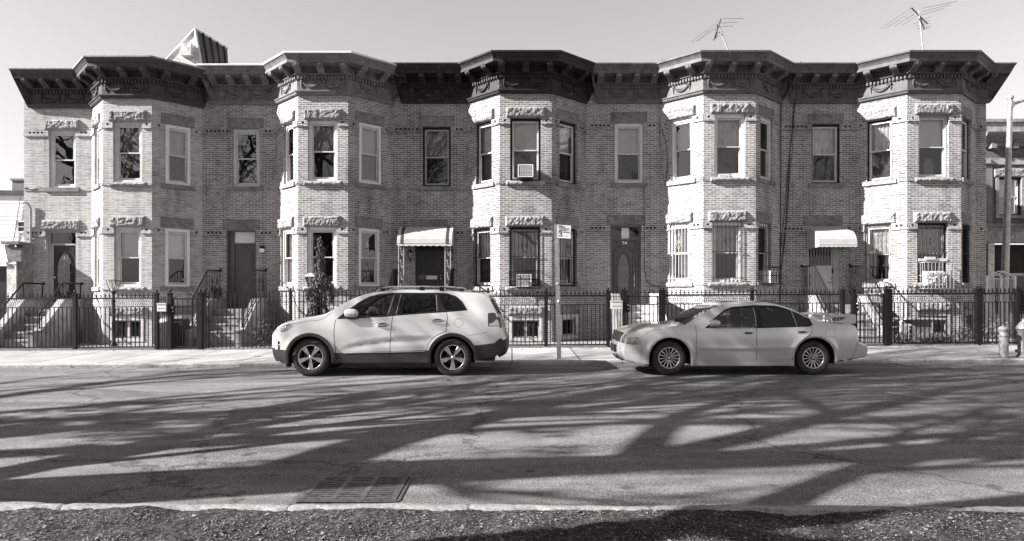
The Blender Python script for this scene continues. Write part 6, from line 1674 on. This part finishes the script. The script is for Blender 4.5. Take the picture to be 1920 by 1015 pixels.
for an in (math.pi, -math.pi/2, 0):
    d = Vector((math.cos(an), math.sin(an), 0)); c = Vector((x0, y0, g+.34*k)); q = MB(); q.tube([c+d*.08, c+d*.15], .06, 10); q.tube([c+d*.15, c+d*.18], .045, 6); q.build('outlet', M['hydr'], r)
q = MB(); q.box(x0-.155, x0-.10, y0-.05, y0+.05, g+.09*k, g+.15*k); q.build('valve', M['hydr'], r)
# ------------------------------------------------------------------ street light
D = 24.0; xb_, xt_ = X(1881, D), X(1893, D); zt = Z(183, D); r = thing('street_light', 'tall tapered steel street light pole with an arm reaching right', 'street light', (xb_, D, 0))
q = MB(); q.tube([(xb_, D, 0), (xt_, D, zt-.9), (xt_+.03, D, zt)], [.135, .085, .08], 14); q.lathe((xt_+.03, D, zt-.05), [(.10, 0), (.11, .04), (.10, .09), (.05, .12), (0, .13)], 14)
q.box(xt_-.0, xt_+.12, D-.09, D+.09, zt-.35, zt-.15); q.build('pole', M['galv'], r)
q = MB(); q.tube([(xt_+.1, D, zt-.25), (xt_+.9, D, zt+.05), (xt_+2.2, D, zt+.35), (xt_+3.4, D, zt+.45)], [.05, .045, .04, .035], 8); q.build('arm', M['galv'], r)
q = MB(); ellip(q, (xt_+3.6, D, zt+.43), (.35, .14, .08), 14, 8); q.build('lamp_head', M['galv'], r)
# ------------------------------------------------------------------ right neighbour
D = 27.0; H = thing('corner_building', 'dark brick corner building with a pale parapet and shop front cornice, right edge', 'building', (X(1900, D), D, .1))
fr = Fr((X(1838, D), D), (X(1838, D)+16, D)); u1 = fr.L; zp = Z(224, D); bm_ = M['brick_dark']
wu = [(fr.u(1872), fr.u(1914), Z(404, D), Z(333, D))]
for k in range(1, 5): wu.append((wu[0][0]+k*2.6, wu[0][1]+k*2.6, wu[0][2], wu[0][3]))
q = MB(); fr.wall(q, 0, u1, Z(425, D), Z(268, D), wu, depth=.2)
q.face([(X(1838, D), D, 0), (X(1838, D), D+12, 0), (X(1838, D), D+12, zp), (X(1838, D), D, zp)], 0, [(0, 0), (12, 0), (12, zp), (0, zp)])
fr.quad(q, 0, .35, -.02, 0, Z(425, D)); q.build('wall', bm_, H)
q = MB(); fr.box(q, 0, u1, -.3, .03, Z(252, D), zp-.12); fr.box(q, -.1, u1, -.3, .10, zp-.12, zp); q.build('parapet', M['cement'], H)
q = MB(); sweep(q, [(X(1838, D), D), (X(1838, D)+16, D)], [(0, Z(276, D)), (.08, Z(275, D)), (.1, Z(270, D)), (.3, Z(262, D)), (.42, Z(256, D)), (.45, Z(252, D)), (.0, Z(251, D))], 0, 0)
for i in range(18): fr.box(q, .3+i*.85, .5+i*.85, .0, .24, Z(280, D), Z(270.5, D))
q.build('cornice', M['stone_dark'], H)
q = MB(); fr.box(q, 0, u1, 0, .04, Z(309, D), Z(297, D)); fr.box(q, -.05, .35, 0, .12, Z(308, D), Z(298, D)); q.build('string_course', M['cement'], H)
q = MB(); fr.box(q, .0, .45, .0, .05, Z(420, D), Z(311, D)); q.build('pilaster', bm_, H)
for i, (a, b, c, d) in enumerate(wu):
    window(H, fr, a, b, c, d, st(WK, top='blind', bot='blind2', tw=.06, gb='glass'), 90+i)
    q = MB(); fr.box(q, a-.15, b+.15, -.2, .08, c-.12, c-.002); fr.box(q, a-.12, a-.002, 0, .04, c, d); fr.box(q, b+.002, b+.12, 0, .04, c, d); rough_stone(q, fr, a-.2, b+.2, d+.01, d+.35, .02, .06, 77+i); q.build('window_surround', M['stone'], H)
q = MB(); zc0, zc1 = Z(457, D), Z(421, D)
sweep(q, [(X(1838, D), D), (X(1838, D)+16, D)], [(.05, zc0), (.08, zc0+.05), (.08, zc0+.5), (.12, zc0+.52), (.12, zc1-.2), (.28, zc1-.08), (.34, zc1), (0, zc1+.01)], 0, 0)
for i in range(40): fr.box(q, .1+i*.39, .22+i*.39, .08, .15, zc0+.52, zc0+.6)
for i in range(22): c = fr.pt(.5+i*.72, .085, zc0+.28); q.tube([(c[0]+.13*math.cos(t), c[1], c[2]+.13*math.sin(t)) for t in [k*math.pi/6 for k in range(13)]], .02, 5)
q.build('shop_cornice', M['cement'], H)
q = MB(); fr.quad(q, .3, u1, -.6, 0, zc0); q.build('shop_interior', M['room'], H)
q = MB()
for k in range(-1, 8): fr.box(q, .30+k*2.4+.0, .55+k*2.4, -.55, .02, 0, zc0) if k >= 0 else None
fr.box(q, .55, u1, -.5, -.42, Z(512, D)-.1, Z(512, D)); fr.box(q, .55, u1, -.5, -.42, 0, Z(590, D)); q.build('shop_column', M['cement_white'], H)
q = MB()
for i in range(60): uu = .6+i*.19; q.tube([fr.pt(uu, -.4, Z(505, D)), fr.pt(uu, -.4, Z(462, D))], .012, 4)
for zz in (Z(500, D), Z(480, D)): q.tube([fr.pt(.55, -.4, zz), fr.pt(12, -.4, zz)], .012, 4)
q.build('window_grille', M['rusty'], H)
q = MB(); fr.quad(q, .55, u1, -.45, Z(590, D), Z(514, D)); q.build('shop_window', M['glass_dark'], H)
q = MB(); fr.box(q, .3, u1, -6, 0, zp-.3, zp-.25); q.build('roof', M['tar'], H)
# white arched gate beyond the fence, right
D = 23.0; xa, xb = X(1850, D), X(1903, D); r = thing('white_gate', 'white arched metal gate in front of the corner building', 'gate', ((xa+xb)/2, D, .1)); q = MB(); zl, zh = Z(523, D), Z(509, D)
for i in range(15): x = xa+(xb-xa)*i/14; q.tube([(x, D, .15), (x, D, zl)], .012, 4)
for x in (xa, (xa+xb)/2, xb): q.box(x-.03, x+.03, D-.03, D+.03, .1, zl+.1)
q.tube([(xa+(xb-xa)*k/16, D, zl+(zh-zl)*math.sin(math.pi*k/16)) for k in range(17)], .02, 6); q.tube([(xa, D, zl), (xb, D, zl)], .015, 5)
q.tube([(X(1878, D)+.14*math.cos(k*.5)*(1-k/18), D, zl+.12+.12*math.sin(k*.5)*(1-k/18)) for k in range(15)], .012, 5); q.build('leaf', M['white'], r)
# ------------------------------------------------------------------ left neighbour : clapboard house, porch pier, chimney
D = 26.0; H = thing('clapboard_house', 'pale clapboard house behind the left end of the brick row', 'house', (X(0, D), D, .1))
x1 = X(120, D); x0 = x1-14; q = MB(); zt = Z(366, D); n = 40
for i in range(n):
    z0 = zt-.0-(i+1)*.16; q.face([(x0, D-.010, z0), (x1, D-.010, z0), (x1, D, z0+.16), (x0, D, z0+.16)]); q.face([(x0, D-.010, z0), (x1, D-.010, z0), (x1, D, z0), (x0, D, z0)])
q.build('wall', M['siding'], H)
q = MB(); q.prism([(D-.09, zt-.03), (D-.09, zt+.14), (D+9, zt+.5), (D+9, zt-.05)], lambda p, h: (h, p[0], p[1]+(x1-h)*.012), x0, x1); q.build('roof', M['tar'], H)
fw = Fr((x0, D-.022), (x1, D-.022)); a, b = fw.u(32), fw.u(52)
q = MB(); frame_bars(q, fw, a, b, Z(437, D), Z(414, D), .06, -.05, .03); wd = q.build('window', M['offwhite'], H); q = MB(); fw.quad(q, a+.05, b-.05, .012, Z(436, D), Z(415, D)); fw.box(q, a, b, .01, .028, Z(426.5, D), Z(425, D), 1); q.build('pane', [M['doorblack'], M['offwhite']], wd)
q = MB(); cxx = X(4, D); q.box(cxx-.35, cxx+.12, D+1, D+1.6, zt, Z(328, D)); q.box(cxx+.12, cxx+.28, D+1.1, D+1.5, zt, Z(351, D)); q.box(cxx-.4, cxx+.16, D+.96, D+1.64, Z(331, D), Z(327, D)); q.build('chimney', M['brick_dark'], H)
q = MB(); q.tube([(X(40, D)+.0, D-.05, zt-.1), (X(28, D), D-.05, Z(448, D)), (X(20, D), D-.06, Z(470, D))], .015, 4); q.build('downpipe', M['rusty'], H)
H = thing('porch', 'weathered dark porch with a brick pier and sloping lit roof at the left edge', 'porch', (X(10, 21), 21, .1)); D = 20.6
q = MB(); xa, xb = X(15, D), X(44, D)-.02; q.box(xa+.25, xb, D, D+.9, .1, Z(459, D)); q.build('wall', M['stone_dark'], H)
q = MB(); q.box(xa, xa+.28, D-.05, D+.3, .1, Z(495, D)); q.build('pier', M['cement_white'], H)
q = MB(); q.box(xa-.05, xb+.02, D-.22, D+1.0, Z(459, D), Z(454, D)); q.prism([(0, 0), (.5, -.1), (.5, -.5), (.1, -.5)], lambda p, h: (xa+p[0], h, Z(460, D)+p[1]), D-.15, D-.01); q.build('ledge', M['stone_dark'], H)
q = MB(); q.prism([(D-.1, Z(497, D)), (D-.1, Z(493, D)), (D+1.4, Z(455, D)), (D+1.4, Z(459, D))], lambda p, h: (h, p[0], p[1]), xa-3, xa+.02)
for i in range(4): t = i/4; yy = D-.1+1.5*t; zz = Z(493, D)+(Z(455, D)-Z(493, D))*t; q.box(xa-3, xa+.02, yy, yy+.05, zz, zz+.03)
q.build('roof', M['cement_white'], H)
q = MB(); q.box(xa-3, xa-.0, D+.1, D+1.3, .1, Z(499, D)); q.build('door', M['doorblack'], H)
q = MB(); q.box(xa+.06, xa+.25, D-.09, D-.06, Z(490, D), Z(460, D)); q.build('meter_box', M['cement'], H)
# ------------------------------------------------------------------ roof bulkhead and antennas
D = 25.0; H = thing('roof_bulkhead', 'white stucco gable with a seamed metal slope rising above the left roofs', 'bulkhead', (X(365, D), D, 7.8))
A = Vector((X(366, D), D, Z(54, D))); B0 = Vector((X(300, D), D, Z(125, D))); B1 = Vector((X(379, D), D, Z(130, D))); D2_ = 28.2; A2 = Vector((X(426, D2_), D2_, Z(91, D2_))); B2 = Vector((X(429, D2_), D2_, Z(135, D2_)))
q = MB(); B0b = B0+Vector((.7, 3.2, 0)); q.face([B0, B1, A]); q.face([B0, A, A2, B0b]); q.build('gable_wall', M['stucco'], H)
q = MB(); q.face([B1, B2, A2, A]); 
for t in (.18, .40, .62, .84):
    a = A.lerp(A2, t); b = B1.lerp(B2, t); nn = (B2-B1).cross(A-B1).normalized()*.05; nn = nn if nn.x > 0 else -nn
    q.face([a, b, b+nn, a+nn], 1); e = (B2-B1).normalized()*.14; q.face([a+nn, b+nn, b+nn+e, a+nn+e], 1); q.face([a+e, b+e, b+nn+e, a+nn+e], 1)
q.build('metal_slope', [M['seam'], M['seamline']], H)
q = MB(); q.tube([A, A2], .05, 5); q.tube([A, B1], .05, 5); q.tube([A, B0], .04, 5); q.build('ridge_flashing', M['white'], H)
q = MB(); c = Vector((X(356, D), D-.06, Z(97, D))); q.box(c.x-.22, c.x+.16, D-.25, D, c.z-.22, c.z+.22); q.build('vent_box', M['stucco'], H)
def antenna(D, mast, boom, els, label):
    r = thing('tv_antenna', label, 'antenna', (X(mast[0][0], D), D, Z(mast[0][1], D)), 'television antennas on the roof')
    def P(p, dy=0): return (X(p[0], D+dy), D+dy, Z(p[1], D+dy))
    q = MB(); q.tube([P((mast[0][0]+.8, mast[0][1]+30)), P(mast[0]), P(mast[1])], .022, 6); q.build('mast', M['galv'], r)
    for b in boom: q = MB(); q.tube([P(b[0], 0), P(b[1], b[2])], .020, 5); q.build('boom', M['darkmetal'], r)
    q = MB()
    for e in els: q.tube([P(e[0], e[2]), P(e[1], e[3])], .0085, 4)
    q.build('elements', M['galv'], r)
antenna(22.0, [(1364, 92), (1347, 46)], [((1352, 35), (1338, 76), -.0), ((1346, 46), (1342, 72), .6)],
    [((1355, 35.5), (1394, 35), 0, .4), ((1351, 43.5), (1384, 41.5), 0, .4), ((1349, 50.5), (1375, 49), 0, .4), ((1348, 38), (1295, 80), 0, -1.2), ((1345, 46), (1304, 78), 0, -1.2), ((1342, 53), (1308, 77), 0, -1),
     ((1340, 58), (1344, 56), 0, 0), ((1339, 63), (1350, 60), 0, 0), ((1342, 70), (1349, 66), 0, 0), ((1340, 68), (1354, 58), 0, 0)], 'leaning television antenna on the fourth house roof, smaller of the two')
antenna(22.0, [(1730.5, 92), (1723, 20)], [((1709, 15), (1739, 45), 0), ((1724, 30), (1733, 55), .3)],
    [((1728, 16), (1794, 3), 0, .5), ((1729, 22), (1782, 9), 0, .5), ((1728, 28), (1770, 16), 0, .5), ((1707, 16), (1651, 54), 0, -1.2), ((1712, 21), (1659, 54), 0, -1.2), ((1714, 27), (1676, 50), 0, -1), ((1720, 30), (1690, 48), 0, -.8),
     ((1713, 14), (1706, 18), 0, 0), ((1717, 49), (1743, 44), 0, 0), ((1719, 54), (1746, 49), 0, 0), ((1728, 57), (1744, 52), 0, 0), ((1725, 40), (1745, 31), 0, 0), ((1727, 45), (1745, 38), 0, 0), ((1712, 45), (1722, 42), 0, 0)], 'large television antenna with long arms on the far right roof')
# ------------------------------------------------------------------ road grate
x0, x1, y0, y1 = -1.66, -.845, 5.11, 5.86; zr = .006
r = thing('drain_grate', 'rectangular cast iron drain grate set in the asphalt near the kerb', 'drain grate', ((x0+x1)/2, (y0+y1)/2, 0))
def rrect(x0, x1, y0, y1, rad, n=6):
    o = []
    for cx0, cy0, a in ((x1-rad, y1-rad, 0), (x0+rad, y1-rad, 90), (x0+rad, y0+rad, 180), (x1-rad, y0+rad, 270)):
        for k in range(n+1): t = R(a+90*k/n); o.append((cx0+rad*math.cos(t), cy0+rad*math.sin(t)))
    return o
q = MB(); O = rrect(x0, x1, y0, y1, .06); I = rrect(x0+.022, x1-.022, y0+.022, y1-.022, .045); gg = gz((x0+x1)/2)
for i in range(len(O)): j = (i+1) % len(O); q.face([(O[i][0], O[i][1], zr+.004+gg), (O[j][0], O[j][1], zr+.004+gg), (I[j][0], I[j][1], zr+.006+gg), (I[i][0], I[i][1], zr+.006+gg)])
q.build('frame', M['castiron'], r)
q = MB(); q.face([(p[0], p[1], .0045+gg) for p in I]); q.build('pit', M['blackgap'], r)
q = MB(); a0, a1, b0, b1 = x0+.032, x1-.032, y0+.032, y1-.032; zt = .016+gg
def bar(xa, xb, ya, yb, z=zt): q.box(xa, xb, ya, yb, .006+gg, z)
bar(a0, a0+.05, b0, b1); bar(a1-.05, a1, b0, b1); bar(a0+.05, a1-.05, b0, b0+.035, zt-.0006); bar(a0+.05, a1-.05, b1-.035, b1, zt-.0006)
c1 = a0+(a1-a0)*.355; c2 = a0+(a1-a0)*.645; bar(c1-.022, c1+.022, b0+.035, b1-.035); bar(c2-.022, c2+.022, b0+.035, b1-.035)
for (xa, xb, ci) in ((a0+.05, c1-.022, 0), (c1+.022, c2-.022, 1), (c2+.022, a1-.05, 2)):
    n = 11; yy = b0+.035; st_ = (b1-b0-.07)/n
    for i in range(n):
        if ci == 1 and i in (3,): bar(xa, xb, yy+st_*i-.004, yy+st_*i+.044, zt-.0006)
        elif ci == 1 and i in (8,): bar(xa, xb, yy+st_*i, yy+st_*(i+1), zt-.004)
        else: bar(xa, xb, yy+st_*(i+.25), yy+st_*(i+.25)+st_*.50, zt-.0012)
    if ci != 1:
        for i in (1, 9):
            xm = xa+.06 if ci == 0 else xb-.06; bar(xm-.055, xm+.055, yy+st_*i-.008, yy+st_*i+.034, zt-.0003)
q.build('grating', M['castiron'], r)
q = MB()
for i in (1, 9):
    for xm in (a0+.11, a1-.11): yy = b0+.035+(b1-b0-.07)/11*i+.012; q.box(xm-.03, xm+.03, yy-.008, yy+.012, zt-.004, zt+.0006)
q.build('lifting_slot', M['blackgap'], r)
# raised lettering bar : illegible foundry marks
# ------------------------------------------------------------------ small litter on road and sidewalk
random.seed(12)
q = MB()
for i in range(420):
    z0 = random.random()
    if z0 < .55: x, y = random.uniform(-11, 11), KY-random.random()**2*.5; zz = gz(x)+.003
    else: x, y = random.uniform(-13, 14), FY-.08-random.random()**2*.35; zz = .123+gz(x)
    l = random.uniform(.012, .04); a = random.uniform(0, 6.3); q.face([(x-l*math.cos(a), y-l*math.sin(a), zz), (x+l*.4*math.sin(a), y-l*.4*math.cos(a), zz+l*.5), (x+l*math.cos(a), y+l*math.sin(a), zz+.004), (x-l*.4*math.sin(a), y+l*.4*math.cos(a), zz+l*.2)])
tag(q.build('dead_leaves', M['litter']), kind='stuff')
def rag(x, y, z, s, label, mat='sign', name='litter_scrap', seed=1):
    rnd = random.Random(seed); q = MB(); rows = []
    for j in range(5): rows.append([(x+s*(i-2)/2+rnd.uniform(-.2, .2)*s, y+s*.6*(j-2)/2+rnd.uniform(-.2, .2)*s, z+rnd.uniform(0, .3)*s*(1 if 0 < i < 4 and 0 < j < 4 else .2)) for i in range(5)])
    q.grid(rows, smooth=False); tag(q.build(name, M[mat]), label, 'litter')
rag(X(840, 12.3), 12.3, .005, .05, 'small dark scrap on the road below the suv rear wheel', 'rusty', seed=2)
rag(X(477, 16.2), 16.2, .10, .10, 'flat white paper scrap on the sidewalk left of the suv', seed=3)
rag(X(1116, 17.7), 17.7, .13, .10, 'white crumpled paper at the fence foot right of the parking sign', seed=4)
rag(X(1128, 17.8), 17.8, .13, .07, 'small white litter beside the gate post by the sedan nose', seed=5)
q = MB(); x0 = X(1660, 9.9); q.face([(x0, 10.3, .008+gz(x0)), (x0+.1, 10.36, .008+gz(x0)), (x0+.72, 9.35, .008+gz(x0)), (x0+.62, 9.3, .008+gz(x0))]) if False else None
q = MB(); x0 = X(1662, 10.45); q.face([(x0, 10.5, .007+gz(x0)), (x0+.06, 10.56, .007+gz(x0)), (x0+.50, 9.78, .007+gz(x0)), (x0+.44, 9.74, .007+gz(x0))]); tag(q.build('paint_mark', M['cement']), 'short worn pale paint line on the road at right', 'road marking')
rag(2.62, 4.62, .13, .045, 'bright white scrap lying on the near kerb at right', seed=6)
rag(-3.35, 4.05, .11, .05, 'pale scrap on the dirt at the lower left', seed=7)
# ------------------------------------------------------------------ trees (bare street trees and park trees)
def in_view(p, m=.18):
    if p[1] < .25: return False
    return abs(p[0]) < .75*p[1]+m and p[2] < CAMH+.43*p[1]+m
def grow(q, p, d, L, r, depth, rnd, maxd, check, up=.12, spread=.75, stat=None):
    n = 4 if depth < 3 else 3; pts = [Vector(p)]; rr = [r]; dd = Vector(d).normalized()
    for i in range(n):
        dd = (dd+Vector((rnd.gauss(0, .16), rnd.gauss(0, .16), rnd.gauss(0, .12)+up*.5))).normalized(); pts.append(pts[-1]+dd*L/n); rr.append(r*(1-.42*(i+1)/n))
        if check and in_view(pts[-1]): 
            pts.pop(); rr.pop(); break
    if len(pts) < 2: return
    q.tube(pts, rr, 9 if depth == 0 else 7 if depth == 1 else 5 if depth == 2 else 3, cap=False)
    if depth >= maxd or len(pts) <= n: return
    k = rnd.choice([3, 4]) if depth < maxd-1 else 3
    for i in range(k):
        t = 1.0 if i == 0 else rnd.uniform(.35, .95); idx = min(len(pts)-1, int(t*(len(pts)-1)+.5)); a = rnd.uniform(0, 6.28)
        ax = dd.cross(Vector((math.cos(a), math.sin(a), .35))).normalized(); ang = rnd.uniform(.25, spread) if i else rnd.uniform(.1, .4)
        nd_ = (Matrix.Rotation(ang, 3, ax) @ dd); grow(q, pts[idx], nd_, L*rnd.uniform(.64, .88), max(rr[idx]*(.72 if i else .9), .011), depth+1, rnd, maxd, check, up, spread)
def tree(loc, trunk, limbs, label, seed, maxd=5, check=True):
    r = thing('bare_tree', label, 'tree', loc, 'bare trees on the near side of the street'); rnd = random.Random(seed)
    q = MB(); T = [Vector(loc)+Vector(t[:3]) for t in trunk]; q.tube(T, [t[3] for t in trunk], 12); q.build('trunk', M['bark'], r)
    q = MB()
    for (pi, d, L, rr) in limbs: grow(q, T[pi], d, L, rr, 1, rnd, maxd, check)
    q.build('crown', M['bark'], r); return r
tree((-10.2, 3.98, .05), [(0, 0, 0, .62), (.0, 0, .6, .54), (.05, 0, 1.4, .54), (.15, -.05, 3.0, .54), (.1, -.1, 4.8, .50), (.5, -.3, 6.5, .31), (.9, -.7, 8.5, .23), (1.0, -1.2, 10.8, .14)],
     [(3, (-.1, .9, .42), 4.8, .17), (4, (-.1, .9, .42), 5.2, .28), (4, (-.9, -.2, .7), 3.0, .14), (5, (.22, .9, .42), 5.0, .20), (5, (.45, .85, .6), 3.8, .15), (5, (.95, .15, .45), 3.0, .14), (6, (.36, .83, .48), 5.6, .19), (6, (.7, .55, .5), 4.4, .16), (6, (.8, -.3, .6), 3.0, .12), (3, (.5, .8, .35), 4.0, .13), (5, (-.1, .95, .35), 4.6, .15), (7, (.2, .95, .4), 3.8, .12), (7, (.3, .6, .8), 3.4, .11), (7, (.8, .4, .5), 3.4, .11), (7, (-.5, .4, .7), 2.6, .09)],
     'bare street tree nearest the left of the frame', 7, 5)
tree((-16.5, 4.0, .0), [(0, 0, 0, .34), (0, 0, 2.5, .28), (.2, .1, 5.2, .25), (.4, .1, 7.5, .20), (.3, .0, 10.5, .13)],
     [(2, (.5, .9, .6), 3.4, .16), (2, (-.7, .5, .7), 3.2, .14), (3, (.9, .5, .5), 3.2, .14), (3, (-.3, .9, .5), 3.0, .13), (4, (.3, .6, .8), 2.8, .10), (4, (-.5, -.2, .9), 2.6, .10), (4, (.8, .0, .6), 2.6, .09)],
     'bare street tree second from the left of the frame', 11, 5)
q = MB(); rnd = random.Random(77)
for k in range(62):
    c = (rnd.gauss(-17.6, 1.9), rnd.gauss(5.2, 1.1), rnd.gauss(7.9, .8))
    leaf_clump(q, c, 30, (.16, .10, .13), .22, .3, 500+k)
tr2 = [o for o in bpy.data.objects if o.get('label') == 'bare street tree second from the left of the frame'][0]
q.build('clinging_leaves', M['leafdry'], tr2)
tree((-24.5, 4.0, .0), [(0, 0, 0, .40), (0, 0, 3, .33), (.2, .1, 6.2, .27), (.4, .2, 9, .21), (.3, .2, 12.5, .13)],
     [(2, (.3, .9, .5), 4.4, .17), (3, (.7, .7, .45), 4.2, .16), (3, (-.2, .95, .4), 4.2, .15), (4, (.4, .85, .5), 4.0, .12), (4, (.9, .1, .6), 3.2, .11), (4, (-.4, .6, .7), 3.0, .10)],
     'bare street tree farthest left of the frame, tallest of the street trees', 41, 5)
tree((-5.8, 2.5, .08), [(0, 0, 0, .34), (0, 0, 2.5, .27), (-.1, .1, 4.2, .24), (-.2, .2, 6.2, .19), (.1, .2, 8.6, .13)],
     [(2, (-.5, .9, .55), 3.2, .15), (2, (-.8, .2, .7), 2.6, .12), (3, (.2, .9, .5), 3.4, .15), (3, (-.5, .8, .5), 2.8, .12), (4, (.5, .7, .6), 3.0, .12), (4, (0, .9, .6), 2.8, .11), (3, (.8, .2, .7), 2.8, .12), (2, (-.1, -.8, .7), 2.8, .12)],
     'bare street tree closest to the camera, behind its left shoulder', 23)
pt = tree((-9, -9, .05), [(0, 0, 0, .38), (0, 0, 2.5, .30), (.1, .1, 5, .26), (.2, 0, 8, .18), (.1, 0, 11, .11)],
     [(2, (.8, .4, .6), 3.6, .15), (2, (-.8, .2, .7), 3.6, .15), (3, (.5, -.8, .6), 3.2, .13), (3, (-.5, .8, .6), 3.2, .12), (3, (.9, .3, .4), 3, .12), (4, (-.5, 0, .8), 2.8, .09), (4, (.5, .3, .8), 2.8, .09)], 'bare park tree behind the camera, first of the row', 31, 4, False)
nm_ = ['second', 'third', 'fourth', 'fifth', 'sixth', 'seventh', 'eighth', 'ninth']
for i, (x, y, rz, s_) in enumerate([(-21, -8, 1, 1.1), (3, -14, 2.2, .95), (13, -12, 3.3, .9), (24, -13, 4.1, 1), (-32, -13, 5, 1.2)]):
    c = copy_tree(pt); c.location = (x, y, .05); c.rotation_euler.z = rz; c.scale = (s_, s_, s_); c['label'] = 'bare park tree behind the camera, %s of the row' % nm_[i]
